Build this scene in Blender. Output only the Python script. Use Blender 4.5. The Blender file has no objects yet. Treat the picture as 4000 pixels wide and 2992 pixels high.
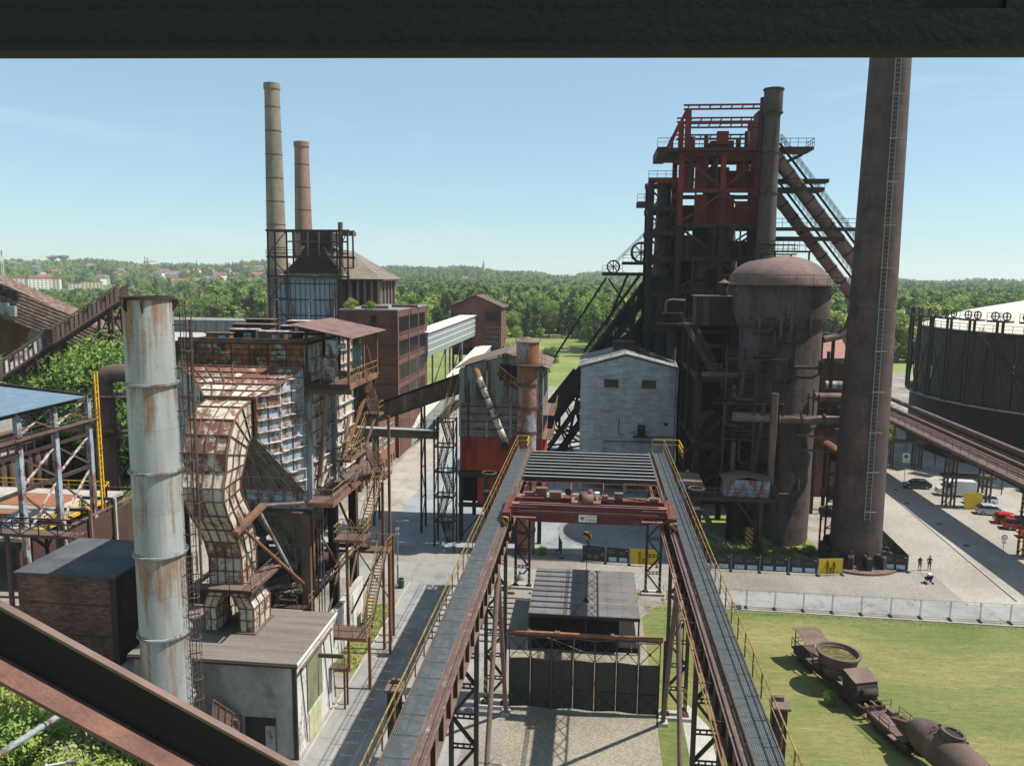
import bpy, bmesh, math, random
from mathutils import Vector, Matrix, noise
random.seed(7)
R = math.radians
S = bpy.context.scene
COL = S.collection
# ---------------------------------------------------------------- camera
YAW, PITCH, ROLL = R(5.85), R(7.85), R(0.58)
hd = Vector((-math.sin(YAW), math.cos(YAW), 0)); rt0 = Vector((math.cos(YAW), math.sin(YAW), 0)); UP = Vector((0, 0, 1))
fw = hd * math.cos(PITCH) - UP * math.sin(PITCH); u0 = UP * math.cos(PITCH) + hd * math.sin(PITCH)
rt = rt0 * math.cos(ROLL) + u0 * math.sin(ROLL); uu = u0 * math.cos(ROLL) - rt0 * math.sin(ROLL)
cam = bpy.data.cameras.new('camera'); cam.lens = 27.585; cam.sensor_width = 36; cam.clip_start = 0.05; cam.clip_end = 60000
camo = bpy.data.objects.new('camera', cam); COL.objects.link(camo); S.camera = camo
mw = Matrix((rt, uu, -fw)).transposed().to_4x4(); mw.translation = (0, 0, 34); camo.matrix_world = mw
# ---------------------------------------------------------------- sky and sun
SUN_EL, SUN_AZ = R(58), R(4)                     # azimuth measured from +X towards +Y
sunv = Vector((math.cos(SUN_EL) * math.cos(SUN_AZ), math.cos(SUN_EL) * math.sin(SUN_AZ), math.sin(SUN_EL)))
W = bpy.data.worlds.new('World'); S.world = W; W.use_nodes = True
wn = W.node_tree; wn.nodes.clear()
sky = wn.nodes.new('ShaderNodeTexSky'); sky.sky_type = 'NISHITA'; sky.sun_disc = False
sky.sun_elevation = SUN_EL; sky.sun_rotation = R(90) - SUN_AZ; sky.altitude = 250; sky.air_density = 1.0; sky.dust_density = 0.25; sky.ozone_density = 1.2
bg = wn.nodes.new('ShaderNodeBackground'); bg.inputs['Strength'].default_value = 0.084
mx = wn.nodes.new('ShaderNodeMix'); mx.data_type = 'RGBA'; mx.blend_type = 'MULTIPLY'; mx.inputs[0].default_value = 1; mx.inputs[7].default_value = (.84, 1.05, 1.12, 1); wn.links.new(sky.outputs[0], mx.inputs[6])
m2 = wn.nodes.new('ShaderNodeMix'); m2.data_type = 'RGBA'; m2.inputs[0].default_value = .42; m2.inputs[7].default_value = (4.6, 6.4, 7.4, 1); wn.links.new(mx.outputs[2], m2.inputs[6])
tc_ = wn.nodes.new('ShaderNodeTexCoord'); mp_ = wn.nodes.new('ShaderNodeMapping'); mp_.inputs['Scale'].default_value = (1.2, 1.2, 7); wn.links.new(tc_.outputs['Generated'], mp_.inputs[0])
nz_ = wn.nodes.new('ShaderNodeTexNoise'); nz_.inputs['Scale'].default_value = 2.2; nz_.inputs['Detail'].default_value = 9; nz_.inputs['Roughness'].default_value = .62; nz_.inputs['Distortion'].default_value = .6; wn.links.new(mp_.outputs[0], nz_.inputs[0])
cr_ = wn.nodes.new('ShaderNodeValToRGB'); cr_.color_ramp.elements[0].position = .54; cr_.color_ramp.elements[1].position = .85; cr_.color_ramp.elements[0].color = (0, 0, 0, 1); cr_.color_ramp.elements[1].color = (.34, .34, .34, 1); wn.links.new(nz_.outputs[0], cr_.inputs[0])
m3 = wn.nodes.new('ShaderNodeMix'); m3.data_type = 'RGBA'; m3.inputs[7].default_value = (7.6, 8.3, 8.9, 1); wn.links.new(cr_.outputs[0], m3.inputs[0]); wn.links.new(m2.outputs[2], m3.inputs[6])
wo = wn.nodes.new('ShaderNodeOutputWorld'); wn.links.new(m3.outputs[2], bg.inputs[0]); wn.links.new(bg.outputs[0], wo.inputs[0])
sl = bpy.data.lights.new('sun', 'SUN'); sl.energy = 5.0; sl.angle = R(0.53); sl.color = (1, 0.95, 0.87)
so = bpy.data.objects.new('sun', sl); COL.objects.link(so); so.rotation_euler = sunv.to_track_quat('Z', 'Y').to_euler()
so.location = (60, 40, 120)
S.view_settings.view_transform = 'Standard'; S.view_settings.look = 'None'; S.view_settings.gamma = 1
S.view_settings.use_curve_mapping = False; S.view_settings.exposure = 0.5
S.render.engine = 'CYCLES'
S.cycles.max_bounces = 5; S.cycles.volume_bounces = 1; S.cycles.diffuse_bounces = 2; S.cycles.glossy_bounces = 2; S.cycles.transparent_max_bounces = 6
S.cycles.caustics_reflective = False; S.cycles.caustics_refractive = False
# ---------------------------------------------------------------- helpers
def V(*a): return Vector(a if len(a) > 1 else a[0])
def link(o, parent=None, W4=None, name=None):
    COL.objects.link(o)
    if parent is not None:
        o.parent = parent
        o.matrix_parent_inverse = WM[parent.name].inverted()
    M4 = W4 if W4 is not None else Matrix.Identity(4)
    o.matrix_basis = M4
    WM[o.name] = M4
    return o
WM = {}
def tag(o, label=None, cat=None, group=None, kind=None):
    if label: o['label'] = label
    if cat: o['category'] = cat
    if group: o['group'] = group
    if kind: o['kind'] = kind
    return o
def thing(name, label, cat, loc, group=None):
    o = bpy.data.objects.new(name, None); o.empty_display_size = 0.3
    link(o, None, Matrix.Translation(Vector(loc)))
    return tag(o, label, cat, group)
def raw(name, vs, fs, mat, parent=None, smooth=False, W4=None):
    me = bpy.data.meshes.new(name); me.from_pydata([tuple(v) for v in vs], [], fs); me.update()
    if mat: me.materials.append(mat)
    if smooth:
        me.polygons.foreach_set('use_smooth', [True] * len(me.polygons))
    return link(bpy.data.objects.new(name, me), parent, W4)
BOXV = [(x, y, z) for x in (-.5, .5) for y in (-.5, .5) for z in (-.5, .5)]
BOXF = [(0, 1, 3, 2), (4, 6, 7, 5), (0, 4, 5, 1), (2, 3, 7, 6), (0, 2, 6, 4), (1, 5, 7, 3)]
_unit = {}
def unit(kind, mat, n=12):
    k = (kind, mat.name, n)
    if k not in _unit:
        me = bpy.data.meshes.new(kind + '_' + mat.name)
        if kind == 'box':
            me.from_pydata(BOXV, [], BOXF)
        else:
            bm = bmesh.new(); bmesh.ops.create_cone(bm, cap_ends=True, segments=n, radius1=.5, radius2=.5, depth=1); bm.to_mesh(me); bm.free()
            me.polygons.foreach_set('use_smooth', [len(p.vertices) == 4 for p in me.polygons])
        me.materials.append(mat); _unit[k] = me
    return _unit[k]
def axes(p, q, nrm=None):
    x = (q - p); L = x.length; x = x / max(L, 1e-6)
    if nrm is None: nrm = UP if abs(x.z) < .96 else Vector((0, 1, 0))
    y = nrm.cross(x); y.normalize(); z = x.cross(y)
    return x, y, z, L
def barM(p, q, w, h, nrm=None):
    p = Vector(p); q = Vector(q); x, y, z, L = axes(p, q, nrm)
    m = Matrix((x * L, y * w, z * h)).transposed().to_4x4(); m.translation = (p + q) / 2
    return m
def bar(parent, name, p, q, w, h, mat, nrm=None):
    return link(bpy.data.objects.new(name, unit('box', mat)), parent, barM(p, q, w, h, nrm))
def box(parent, name, c, s, mat, rz=0):
    m = Matrix.Translation(Vector(c)) @ Matrix.Rotation(rz, 4, 'Z') @ Matrix.Diagonal((*s, 1))
    return link(bpy.data.objects.new(name, unit('box', mat)), parent, m)
def boxc(parent, name, x0, x1, y0, y1, z0, z1, mat):
    return box(parent, name, ((x0 + x1) / 2, (y0 + y1) / 2, (z0 + z1) / 2), (abs(x1 - x0), abs(y1 - y0), abs(z1 - z0)), mat)
def cyl(parent, name, p, q, r, mat, n=12):
    p = Vector(p); q = Vector(q); x, y, z, L = axes(p, q)
    m = Matrix((y * 2 * r, z * 2 * r, x * L)).transposed().to_4x4(); m.translation = (p + q) / 2
    return link(bpy.data.objects.new(name, unit('cyl', mat, n)), parent, m)
class MB:
    def __init__(s): s.v = []; s.f = []; s.sm = []
    def add(s, vs, fs, smooth=False):
        b = len(s.v); s.v += [tuple(v) for v in vs]; s.f += [tuple(i + b for i in f) for f in fs]; s.sm += [smooth] * len(fs); return s
    def bar(s, p, q, w, h=None, nrm=None):
        m = barM(p, q, w, h or w, nrm); return s.add([m @ Vector(v) for v in BOXV], BOXF)
    def box(s, x0, x1, y0, y1, z0, z1):
        return s.add([(x, y, z) for x in (x0, x1) for y in (y0, y1) for z in (z0, z1)], BOXF)
    def tube(s, p, q, r, n=8, r2=None, cap=True):
        p = Vector(p); q = Vector(q); x, y, z, L = axes(p, q); r2 = r if r2 is None else r2
        vs = []
        for i in range(n):
            a = 2 * math.pi * i / n; d = y * math.cos(a) + z * math.sin(a); vs += [p + d * r, q + d * r2]
        fs = [(2 * i, 2 * ((i + 1) % n), 2 * ((i + 1) % n) + 1, 2 * i + 1) for i in range(n)]
        s.add(vs, fs, True)
        if cap: s.add([vs[2 * i] for i in range(n)], [tuple(range(n))[::-1]]); s.add([vs[2 * i + 1] for i in range(n)], [tuple(range(n))])
        return s
    def path(s, pts, r, n=8):
        pts = [Vector(p) for p in pts]; rings = []; prev = None
        for i, p in enumerate(pts):
            d = (pts[min(i + 1, len(pts) - 1)] - pts[max(i - 1, 0)]).normalized()
            y = prev - d * prev.dot(d) if prev is not None else (UP if abs(d.z) < .9 else Vector((1, 0, 0))).cross(d)
            y.normalize(); z = d.cross(y); prev = y
            rr = r[i] if isinstance(r, (list, tuple)) else r
            rings.append([p + (y * math.cos(2 * math.pi * k / n) + z * math.sin(2 * math.pi * k / n)) * rr for k in range(n)])
        vs = [v for ring in rings for v in ring]
        fs = [(i * n + k, i * n + (k + 1) % n, (i + 1) * n + (k + 1) % n, (i + 1) * n + k) for i in range(len(pts) - 1) for k in range(n)]
        s.add(vs, fs, True); s.add(rings[0], [tuple(range(n))[::-1]]); s.add(rings[-1], [tuple(range(n))]); return s
    def lathe(s, prof, c=(0, 0, 0), n=32, a0=0, a1=2 * math.pi, smooth=True):
        """turned profile; hard corners of the profile stay hard"""
        runs = [[prof[0]]]
        for i in range(1, len(prof)):
            runs[-1].append(prof[i])
            if i < len(prof) - 1:
                u, w = Vector(prof[i]) - Vector(prof[i - 1]), Vector(prof[i + 1]) - Vector(prof[i])
                if u.length > 1e-6 and w.length > 1e-6 and u.angle(w) > .5: runs.append([prof[i]])
        full = abs(a1 - a0 - 2 * math.pi) < 1e-4; m = n if full else n + 1
        for run in runs:
            vs = []; k = len(run); fs = []
            for i in range(m):
                a = a0 + (a1 - a0) * i / n
                for r, z in run: vs.append((c[0] + r * math.cos(a), c[1] + r * math.sin(a), c[2] + z))
            for i in range(n):
                j = (i + 1) % m
                for t in range(k - 1): fs.append((i * k + t, j * k + t, j * k + t + 1, i * k + t + 1))
            s.add(vs, fs, smooth)
        return s
    def prism(s, poly, d):
        n = len(poly); d = Vector(d); a = [Vector(p) for p in poly]; b = [p + d for p in a]
        return s.add(a + b, [tuple(range(n))[::-1], tuple(range(n, 2 * n))] + [(i, (i + 1) % n, n + (i + 1) % n, n + i) for i in range(n)])
    def build(s, name, mat, parent=None, kind=None):
        me = bpy.data.meshes.new(name); me.from_pydata(s.v, [], s.f); me.update()
        bm = bmesh.new(); bm.from_mesh(me); bmesh.ops.recalc_face_normals(bm, faces=bm.faces); bm.to_mesh(me); bm.free()
        me.polygons.foreach_set('use_smooth', s.sm)
        me.materials.append(mat)
        o = link(bpy.data.objects.new(name, me), parent)
        if kind: o['kind'] = kind
        return o
def lerp(a, b, t): return Vector(a) * (1 - t) + Vector(b) * t
def panel_face(parent, A, B, C, D, nu, nv, mat, ribmat, rw=.05, rd=.12, pname='panel', rname='rib', edge=True, vribs=True, hribs=True, rdv=None):
    """quad A(0,0) B(1,0) C(1,1) D(0,1), outside normal = (B-A)x(D-A); separate plates with proud ribs along the joints"""
    A, B, C, D = map(Vector, (A, B, C, D)); nrm = (B - A).cross(D - A).normalized(); rdv = rdv or rd
    pt = lambda u, v: lerp(lerp(A, B, u), lerp(D, C, u), v)
    us = nu if isinstance(nu, list) else [i / nu for i in range(nu + 1)]; vv = nv if isinstance(nv, list) else [i / nv for i in range(nv + 1)]
    for i in range(len(us) - 1):
        for j in range(len(vv) - 1):
            q = [pt(us[i], vv[j]), pt(us[i + 1], vv[j]), pt(us[i + 1], vv[j + 1]), pt(us[i], vv[j + 1])]
            c = sum(q, Vector()) / 4; q = [c + (p - c) * .985 for p in q]; dz = random.uniform(-.012, .012)
            vs = [p + nrm * dz for p in q] + [p - nrm * .05 for p in q]
            raw(pname, vs, [(0, 1, 2, 3), (7, 6, 5, 4), (0, 4, 5, 1), (1, 5, 6, 2), (2, 6, 7, 3), (3, 7, 4, 0)], mat, parent)
    if hribs:
        for j, v in enumerate(vv):
            if edge or 0 < j < len(vv) - 1: bar(parent, rname, pt(us[0], v) + nrm * rd / 2, pt(us[-1], v) + nrm * rd / 2, rw, rd, ribmat, nrm)
    if vribs:
        for i, u in enumerate(us):
            if edge or 0 < i < len(us) - 1: bar(parent, rname, pt(u, vv[0]) + nrm * rdv / 2, pt(u, vv[-1]) + nrm * rdv / 2, rw, rdv, ribmat, nrm)
def rail(parent, pts, mat, h=1.1, step=1.8, r=.03, name='handrail_post', mid=True, toe=None):
    pts = [Vector(p) for p in pts]
    for a, b in zip(pts, pts[1:]):
        L = (b - a).length; n = max(1, round(L / step))
        for k in range(n + (b == pts[-1])):
            p = lerp(a, b, k / n); bar(parent, name, p, p + UP * h, r * 1.7, r * 1.7, mat)
        bar(parent, 'handrail', a + UP * h, b + UP * h, r * 2, r * 2, mat)
        if mid: bar(parent, 'handrail', a + UP * h * .55, b + UP * h * .55, r * 1.6, r * 1.6, mat)
        if toe: bar(parent, 'toe_board', a + UP * .08, b + UP * .08, .02, .15, toe)
def mrail(mb, pts, h=1.1, step=1.8, r=.03):
    pts = [Vector(p) for p in pts]
    for a, b in zip(pts, pts[1:]):
        n = max(1, round((b - a).length / step))
        for k in range(n + 1): p = lerp(a, b, k / n); mb.bar(p, p + UP * h, r * 1.6)
        mb.bar(a + UP * h, b + UP * h, r * 2); mb.bar(a + UP * h * .52, b + UP * h * .52, r * 1.5)
    return mb
def stair(parent, a, b, w, side, smat, rmat, tmat, h=1.0, n=None, riser=.2):
    """straight flight from a (bottom) to b (top); w width along unit vector side"""
    a = Vector(a); b = Vector(b); side = Vector(side).normalized(); n = n or max(4, round(abs(b.z - a.z) / riser))
    for sgn in (-.5, .5):
        o = side * w * sgn
        bar(parent, 'stringer', a + o, b + o, .05, .22, smat)
        bar(parent, 'handrail', a + o + UP * h, b + o + UP * h, .06, .06, rmat)
        bar(parent, 'handrail', a + o + UP * h * .55, b + o + UP * h * .55, .045, .045, rmat)
        for k in range(0, 4): p = lerp(a, b, (k + .1) / 3.2) + o; bar(parent, 'handrail_post', p, p + UP * h, .05, .05, rmat)
    dh = Vector((b.x - a.x, b.y - a.y, 0)).normalized()
    for k in range(n):
        p = lerp(a, b, (k + .5) / n); bar(parent, 'tread', p - side * w * .5, p + side * w * .5, .24, .035, tmat)
def lat(parent, p0, p1, q0, q1, n, mat, w=.1, name='brace', horiz=True, cross=False):
    """bracing between two chords p0-p1 and q0-q1, n bays"""
    for k in range(n):
        a, b = lerp(p0, p1, k / n), lerp(p0, p1, (k + 1) / n); c, d = lerp(q0, q1, k / n), lerp(q0, q1, (k + 1) / n)
        if cross or k % 2 == 0: bar(parent, name, a, d, w, w, mat)
        if cross or k % 2 == 1: bar(parent, name, c, b, w, w, mat)
        if horiz: bar(parent, 'batten', b, d, w, w, mat)
def mlat(mb, p0, p1, q0, q1, n, w=.1, cross=False, horiz=True):
    for k in range(n):
        a, b = lerp(p0, p1, k / n), lerp(p0, p1, (k + 1) / n); c, d = lerp(q0, q1, k / n), lerp(q0, q1, (k + 1) / n)
        if cross or k % 2 == 0: mb.bar(a, d, w)
        if cross or k % 2 == 1: mb.bar(c, b, w)
        if horiz: mb.bar(b, d, w)
    return mb
def copy_tree(o, M4, label=None, parent=None):
    """copy a thing and everything under it; M4 moves it in the world"""
    c = o.copy(); COL.objects.link(c); c.parent = parent
    c.matrix_parent_inverse = o.matrix_parent_inverse.copy(); c.matrix_basis = o.matrix_basis.copy()
    if parent is None: c.matrix_basis = M4 @ o.matrix_basis
    if label: c['label'] = label
    WM[c.name] = M4 @ WM[o.name]
    for ch in o.children: copy_tree(ch, M4, None, c)
    return c
# ---------------------------------------------------------------- materials
def lin(h):
    h = h.lstrip('#'); return tuple((c / 12.92 if c <= .04045 else ((c + .055) / 1.055) ** 2.4) for c in (int(h[i:i + 2], 16) / 255 for i in (0, 2, 4))) + (1,)
class NT:
    def __init__(s, name):
        s.m = bpy.data.materials.new(name); s.m.use_nodes = True; s.t = s.m.node_tree
        s.b = s.t.nodes['Principled BSDF']; s.pos = s.t.nodes.new('ShaderNodeNewGeometry').outputs['Position']
    def n(s, typ, **k):
        x = s.t.nodes.new(typ)
        for a, v in k.items():
            if a.startswith('i_'):
                x.inputs[a[2:].replace('_', ' ')].default_value = v
            else: setattr(x, a, v)
        return x
    def l(s, a, b): s.t.links.new(a, b)
    def map(s, sc, rot=(0, 0, 0), src=None):
        x = s.n('ShaderNodeMapping'); x.inputs['Scale'].default_value = sc; x.inputs['Rotation'].default_value = rot; s.l(src or s.pos, x.inputs['Vector']); return x.outputs[0]
    def noise(s, scale, vec=None, detail=4, rough=.55, dist=0):
        x = s.n('ShaderNodeTexNoise'); x.inputs['Scale'].default_value = scale; x.inputs['Detail'].default_value = detail; x.inputs['Roughness'].default_value = rough; x.inputs['Distortion'].default_value = dist
        s.l(vec or s.pos, x.inputs['Vector']); return x.outputs['Fac']
    def ramp(s, fac, stops, interp='LINEAR'):
        x = s.n('ShaderNodeValToRGB'); r = x.color_ramp; r.interpolation = interp
        while len(r.elements) < len(stops): r.elements.new(.5)
        for e, (p, c) in zip(r.elements, stops): e.position = p; e.color = c if len(c) == 4 else (*c, 1)
        s.l(fac, x.inputs[0]); return x.outputs[0]
    def mix(s, f, a, b, typ='MIX'):
        x = s.n('ShaderNodeMix', data_type='RGBA', blend_type=typ)
        for sock, v in ((0, f), (6, a), (7, b)):
            if hasattr(v, 'is_linked') or isinstance(v, bpy.types.NodeSocket): s.l(v, x.inputs[sock])
            else: x.inputs[sock].default_value = v
        return x.outputs[2]
    def math(s, op, a, b=0.0):
        x = s.n('ShaderNodeMath', operation=op)
        for i, v in enumerate((a, b)):
            if isinstance(v, bpy.types.NodeSocket): s.l(v, x.inputs[i])
            else: x.inputs[i].default_value = v
        return x.outputs[0]
    def plates(s, cx, cy, r, w, h):
        """riveted plate courses round an upright cylinder: tone per plate, dark joints"""
        sx = s.n('ShaderNodeSeparateXYZ'); s.l(s.pos, sx.inputs[0]); cb = s.n('ShaderNodeCombineXYZ')
        s.l(s.math('MULTIPLY', s.math('ARCTAN2', s.math('SUBTRACT', sx.outputs[1], cy), s.math('SUBTRACT', sx.outputs[0], cx)), r), cb.inputs[0]); s.l(sx.outputs[2], cb.inputs[1])
        br = s.n('ShaderNodeTexBrick'); br.inputs['Scale'].default_value = 1; br.inputs['Brick Width'].default_value = w; br.inputs['Row Height'].default_value = h; br.inputs['Mortar Size'].default_value = .022; br.inputs['Mortar Smooth'].default_value = .4
        br.inputs['Color1'].default_value = (.8, .8, .8, 1); br.inputs['Color2'].default_value = (1.12, 1.1, 1.08, 1); br.inputs['Mortar'].default_value = (.45, .43, .42, 1); s.l(cb.outputs[0], br.inputs['Vector']); return br.outputs[0], br.outputs['Fac']
    def bump(s, h, strength=.3, dist=.02):
        x = s.n('ShaderNodeBump'); x.inputs['Strength'].default_value = strength; x.inputs['Distance'].default_value = dist; s.l(h, x.inputs['Height']); s.l(x.outputs[0], s.b.inputs['Normal'])
    def out(s, col, rough=.7, metal=0.0):
        if isinstance(col, bpy.types.NodeSocket): s.l(col, s.b.inputs['Base Color'])
        else: s.b.inputs['Base Color'].default_value = col
        if isinstance(rough, bpy.types.NodeSocket): s.l(rough, s.b.inputs['Roughness'])
        else: s.b.inputs['Roughness'].default_value = rough
        s.b.inputs['Metallic'].default_value = metal; return s.m
BW = lambda a, b: [(a, (0, 0, 0)), (b, (1, 1, 1))]
def gscale(c, k): return (c[0] * k, c[1] * k, c[2] * k, 1)
def rusty(name, paint, rust='#6b3a26', dark='#3a241d', cover=.5, scale=.7, streak=4.0, soft=.05, rough=.75, bump=.3, var=.25, plate=None):
    """paint broken by rust in patches and vertical runs"""
    t = NT(name); paint = lin(paint); rust = lin(rust); dark = lin(dark)
    a = t.noise(scale, t.map((1, 1, 1 / streak)), 6, .64, .3); b = t.noise(scale * 4.5, None, 4, .6)
    f = t.math('ADD', t.math('MULTIPLY', a, .72), t.math('MULTIPLY', b, .28))
    mask = t.ramp(f, BW(1 - cover - soft if False else .5 + (.5 - cover) * .45 - soft, .5 + (.5 - cover) * .45 + soft))
    rc = t.mix(t.ramp(t.noise(scale * 2.3, t.map((1, 1, .5)), 6), BW(.35, .65)), dark, rust)
    pc = t.mix(t.ramp(t.noise(scale * .8, t.map((1.5, 1.5, .35)), 6), BW(.3, .72)), gscale(paint, 1 - var), gscale(paint, 1 + var * .35))
    c = t.mix(mask, pc, rc)
    fine = t.ramp(t.noise(11, None, 3), [(.2, (.8, .8, .8)), (.8, (1.08, 1.08, 1.08))])
    c = t.mix(1.0, c, fine, 'MULTIPLY')
    if plate: c = t.mix(1.0, c, t.plates(*plate)[0], 'MULTIPLY')
    t.bump(t.math('SUBTRACT', b, mask), bump, .015)
    return t.out(c, rough)
def rustc(name, a, b, scale=.5, rough=.85, bump=.25, streak=3.0, c3=None):
    """all rust: two tones"""
    t = NT(name); f = t.noise(scale, t.map((1, 1, 1 / streak)), 8, .65, .4); g = t.noise(scale * 9, None, 4)
    st = [(.32, lin(a)), (.66, lin(b))] + ([(.8, lin(c3))] if c3 else [])
    c = t.mix(1.0, t.ramp(f, st), t.ramp(g, [(.25, (.72, .72, .72)), (.75, (1.12, 1.12, 1.12))]), 'MULTIPLY')
    t.bump(g, bump, .01); return t.out(c, rough)
def plain(name, c, rough=.6, var=.18, scale=1.2, metal=0, bump=.1):
    t = NT(name); c = lin(c); f = t.noise(scale, None, 6)
    t.bump(t.noise(scale * 12, None, 3), bump, .01)
    return t.out(t.ramp(f, [(.3, gscale(c, 1 - var)), (.7, gscale(c, 1 + var))]), rough, metal)
def brickm(name, a, b, mortar, bw=.27, bh=.085, dirt=.5, rough=.9):
    t = NT(name)
    sx = t.n('ShaderNodeSeparateXYZ'); t.l(t.pos, sx.inputs[0]); cb = t.n('ShaderNodeCombineXYZ')
    t.l(t.math('ADD', sx.outputs[0], sx.outputs[1]), cb.inputs[0]); t.l(sx.outputs[2], cb.inputs[1])
    br = t.n('ShaderNodeTexBrick'); br.inputs['Scale'].default_value = 1; br.inputs['Brick Width'].default_value = bw; br.inputs['Row Height'].default_value = bh; br.inputs['Mortar Size'].default_value = .011
    br.inputs['Color1'].default_value = lin(a); br.inputs['Color2'].default_value = lin(b); br.inputs['Mortar'].default_value = lin(mortar); t.l(cb.outputs[0], br.inputs['Vector'])
    d = t.ramp(t.noise(.35, t.map((1, 1, .45)), 7, .65), [(.3, (1 - dirt,) * 3), (.68, (1.12, 1.08, 1.05))])
    e = t.ramp(t.noise(2.2, t.map((.8, .8, 4.5)), 6, .7), [(.3, (.58, .56, .55)), (.7, (1.32, 1.26, 1.22))])
    t.bump(br.outputs['Fac'], -.35, .012); return t.out(t.mix(1.0, t.mix(1.0, br.outputs[0], d, 'MULTIPLY'), e, 'MULTIPLY'), rough)
def corr(name, paint, rust, dark, cover, axis=(1, 1, 0), pitch=.25, streak=6, depth=.04, scale=.5):
    """corrugated sheet, waves run across `axis`"""
    t = NT(name); paint, rust, dark = lin(paint), lin(rust), lin(dark)
    d = t.n('ShaderNodeVectorMath', operation='DOT_PRODUCT'); t.l(t.pos, d.inputs[0]); d.inputs[1].default_value = axis
    w = t.math('SINE', t.math('MULTIPLY', d.outputs['Value'], 2 * math.pi / pitch))
    f = t.noise(scale, t.map((1.6, 1.6, 1 / streak)), 7, .62)
    mask = t.ramp(f, BW(.5 + (.5 - cover) * .45 - .05, .5 + (.5 - cover) * .45 + .05))
    rc = t.mix(t.ramp(t.noise(scale * 3), BW(.35, .65)), dark, rust)
    c = t.mix(mask, t.mix(t.noise(scale * 1.5, t.map((2, 2, .3))), gscale(paint, .72), gscale(paint, 1.12)), rc)
    t.bump(w, .9, depth); return t.out(c, .75)
def ground_mat(name, cols, scale=.4, fine=14, rough=.95, bump=.35, bd=.01, stretch=(1, 1, 1), stain=0):
    t = NT(name); n = len(cols)
    f = t.noise(scale, t.map(stretch), 8, .6, .2); g = t.noise(fine, None, 3)
    c = t.ramp(f, [(.28 + .44 * i / max(1, n - 1), lin(k)) for i, k in enumerate(cols)])
    c = t.mix(1.0, c, t.ramp(g, [(.2, (.78, .78, .78)), (.8, (1.15, 1.15, 1.15))]), 'MULTIPLY')
    if stain:
        s1 = t.ramp(t.noise(.22, None, 9, .7, 1.5), [(.36, (1 - stain,) * 3), (.5, (1, 1, 1))]); s2 = t.ramp(t.noise(1.1, t.map((1, .12, 1)), 5, .6), [(.35, (1 - stain * .5,) * 3), (.5, (1, 1, 1))])
        vo = t.n('ShaderNodeTexVoronoi', feature='DISTANCE_TO_EDGE'); vo.inputs['Scale'].default_value = .16; nz = t.n('ShaderNodeTexNoise'); nz.inputs['Scale'].default_value = .8; t.l(t.pos, nz.inputs['Vector'])
        ad = t.n('ShaderNodeVectorMath', operation='MULTIPLY_ADD'); t.l(nz.outputs['Color'], ad.inputs[0]); ad.inputs[1].default_value = (2.4, 2.4, 0); t.l(t.pos, ad.inputs[2]); t.l(ad.outputs[0], vo.inputs['Vector'])
        cr = t.ramp(vo.outputs['Distance'], [(.0, (.55, .54, .52)), (.009, (1, 1, 1))])
        for k in (s1, s2, cr): c = t.mix(1.0, c, k, 'MULTIPLY')
    t.bump(g, bump, bd); return t.out(c, rough)
M = {}
M['rust'] = rustc('rust', '#473731', '#6d564c')
M['rust_pink'] = rustc('rust_pink', '#5d4a43', '#7c6459', .6, c3='#6b5348')
M['rust_dark'] = rustc('rust_dark', '#2a201e', '#46342e')
M['rust_deep'] = rustc('rust_deep', '#1e1817', '#322725', .3)
M['rust_orange'] = rustc('rust_orange', '#5d3d2e', '#916345', .8, c3='#785039')
M['steel_dark'] = rustc('steel_dark', '#2b2725', '#463a34')
M['girder_web'] = rusty('girder_web', '#66503f', '#9a744e', '#6e5341', .5, .9, 3)
M['flange'] = rusty('flange', '#a0958e', '#6c5750', '#57453f', .76, 1.4, 1)
M['yellow'] = rusty('yellow', '#9a7d42', '#7a5632', '#553c2a', .5, 2.5, 1, .08)
M['yellow_new'] = rusty('yellow_new', '#e6b21c', '#9a6a24', '#6b4622', .3, 1.5, 1)
M['white_paint'] = rusty('white_paint', '#c9c3b4', '#8b5f45', '#5d4234', .44, 1.1, 2.2, .05)
M['white_stack'] = rusty('white_stack', '#a9adae', '#8f6f57', '#7b6455', .42, .42, 4.5, .06, .6, .1, .14)
M['blue_grey'] = rusty('blue_grey', '#9fadb8', '#83543c', '#57382b', .47, 1.0, 2, .05)
t = NT('stack_paint'); sx = t.n('ShaderNodeSeparateXYZ'); t.l(t.pos, sx.inputs[0])
gr = t.math('FRACT', t.math('DIVIDE', t.math('SUBTRACT', 59.5, sx.outputs[2]), 5.4)); n1 = t.noise(1.5, t.map((1.3, 1.3, .07)), 5, .6); n2 = t.noise(.55, t.map((1, 1, .3)), 7, .66, .4); n3 = t.noise(4, None, 5)
fm = t.math('SUBTRACT', t.math('ADD', t.math('MULTIPLY', n1, .55), t.math('ADD', t.math('MULTIPLY', n2, .5), t.math('MULTIPLY', n3, .14))), t.math('MULTIPLY', gr, .13))
mk = t.ramp(fm, BW(.525, .63)); base = t.ramp(t.noise(.5, t.map((1.4, 1.4, .2)), 6), [(.3, lin('#858887')), (.7, lin('#a6a8a5'))])
cc = t.mix(mk, base, t.mix(t.ramp(n3, BW(.35, .65)), lin('#6d5546'), lin('#8f6c52'))); cc = t.mix(.5, cc, t.mix(1.0, cc, t.plates(-27.35, 46, 1.5, 3.1, 2.7)[0], 'MULTIPLY')); t.bump(t.noise(1.2, None, 3), .15, .05); M['stack_paint'] = t.out(cc, .6)
M['grey_paint'] = rusty('grey_paint', '#8f979b', '#7b5a48', '#4d3a30', .42, .9, 3)
M['rib_rust'] = rustc('rib_rust', '#573e37', '#85604f', 1.5)
M['rib_white'] = rusty('rib_white', '#cbc8c0', '#8a553c', '#5d3a2c', .48, 2, 1)
M['grating'] = plain('grating', '#4b5052', .6, .2, 3, 0)
M['alu'] = plain('alu', '#c2c6c6', .5, .08, 3, 0)
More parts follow.
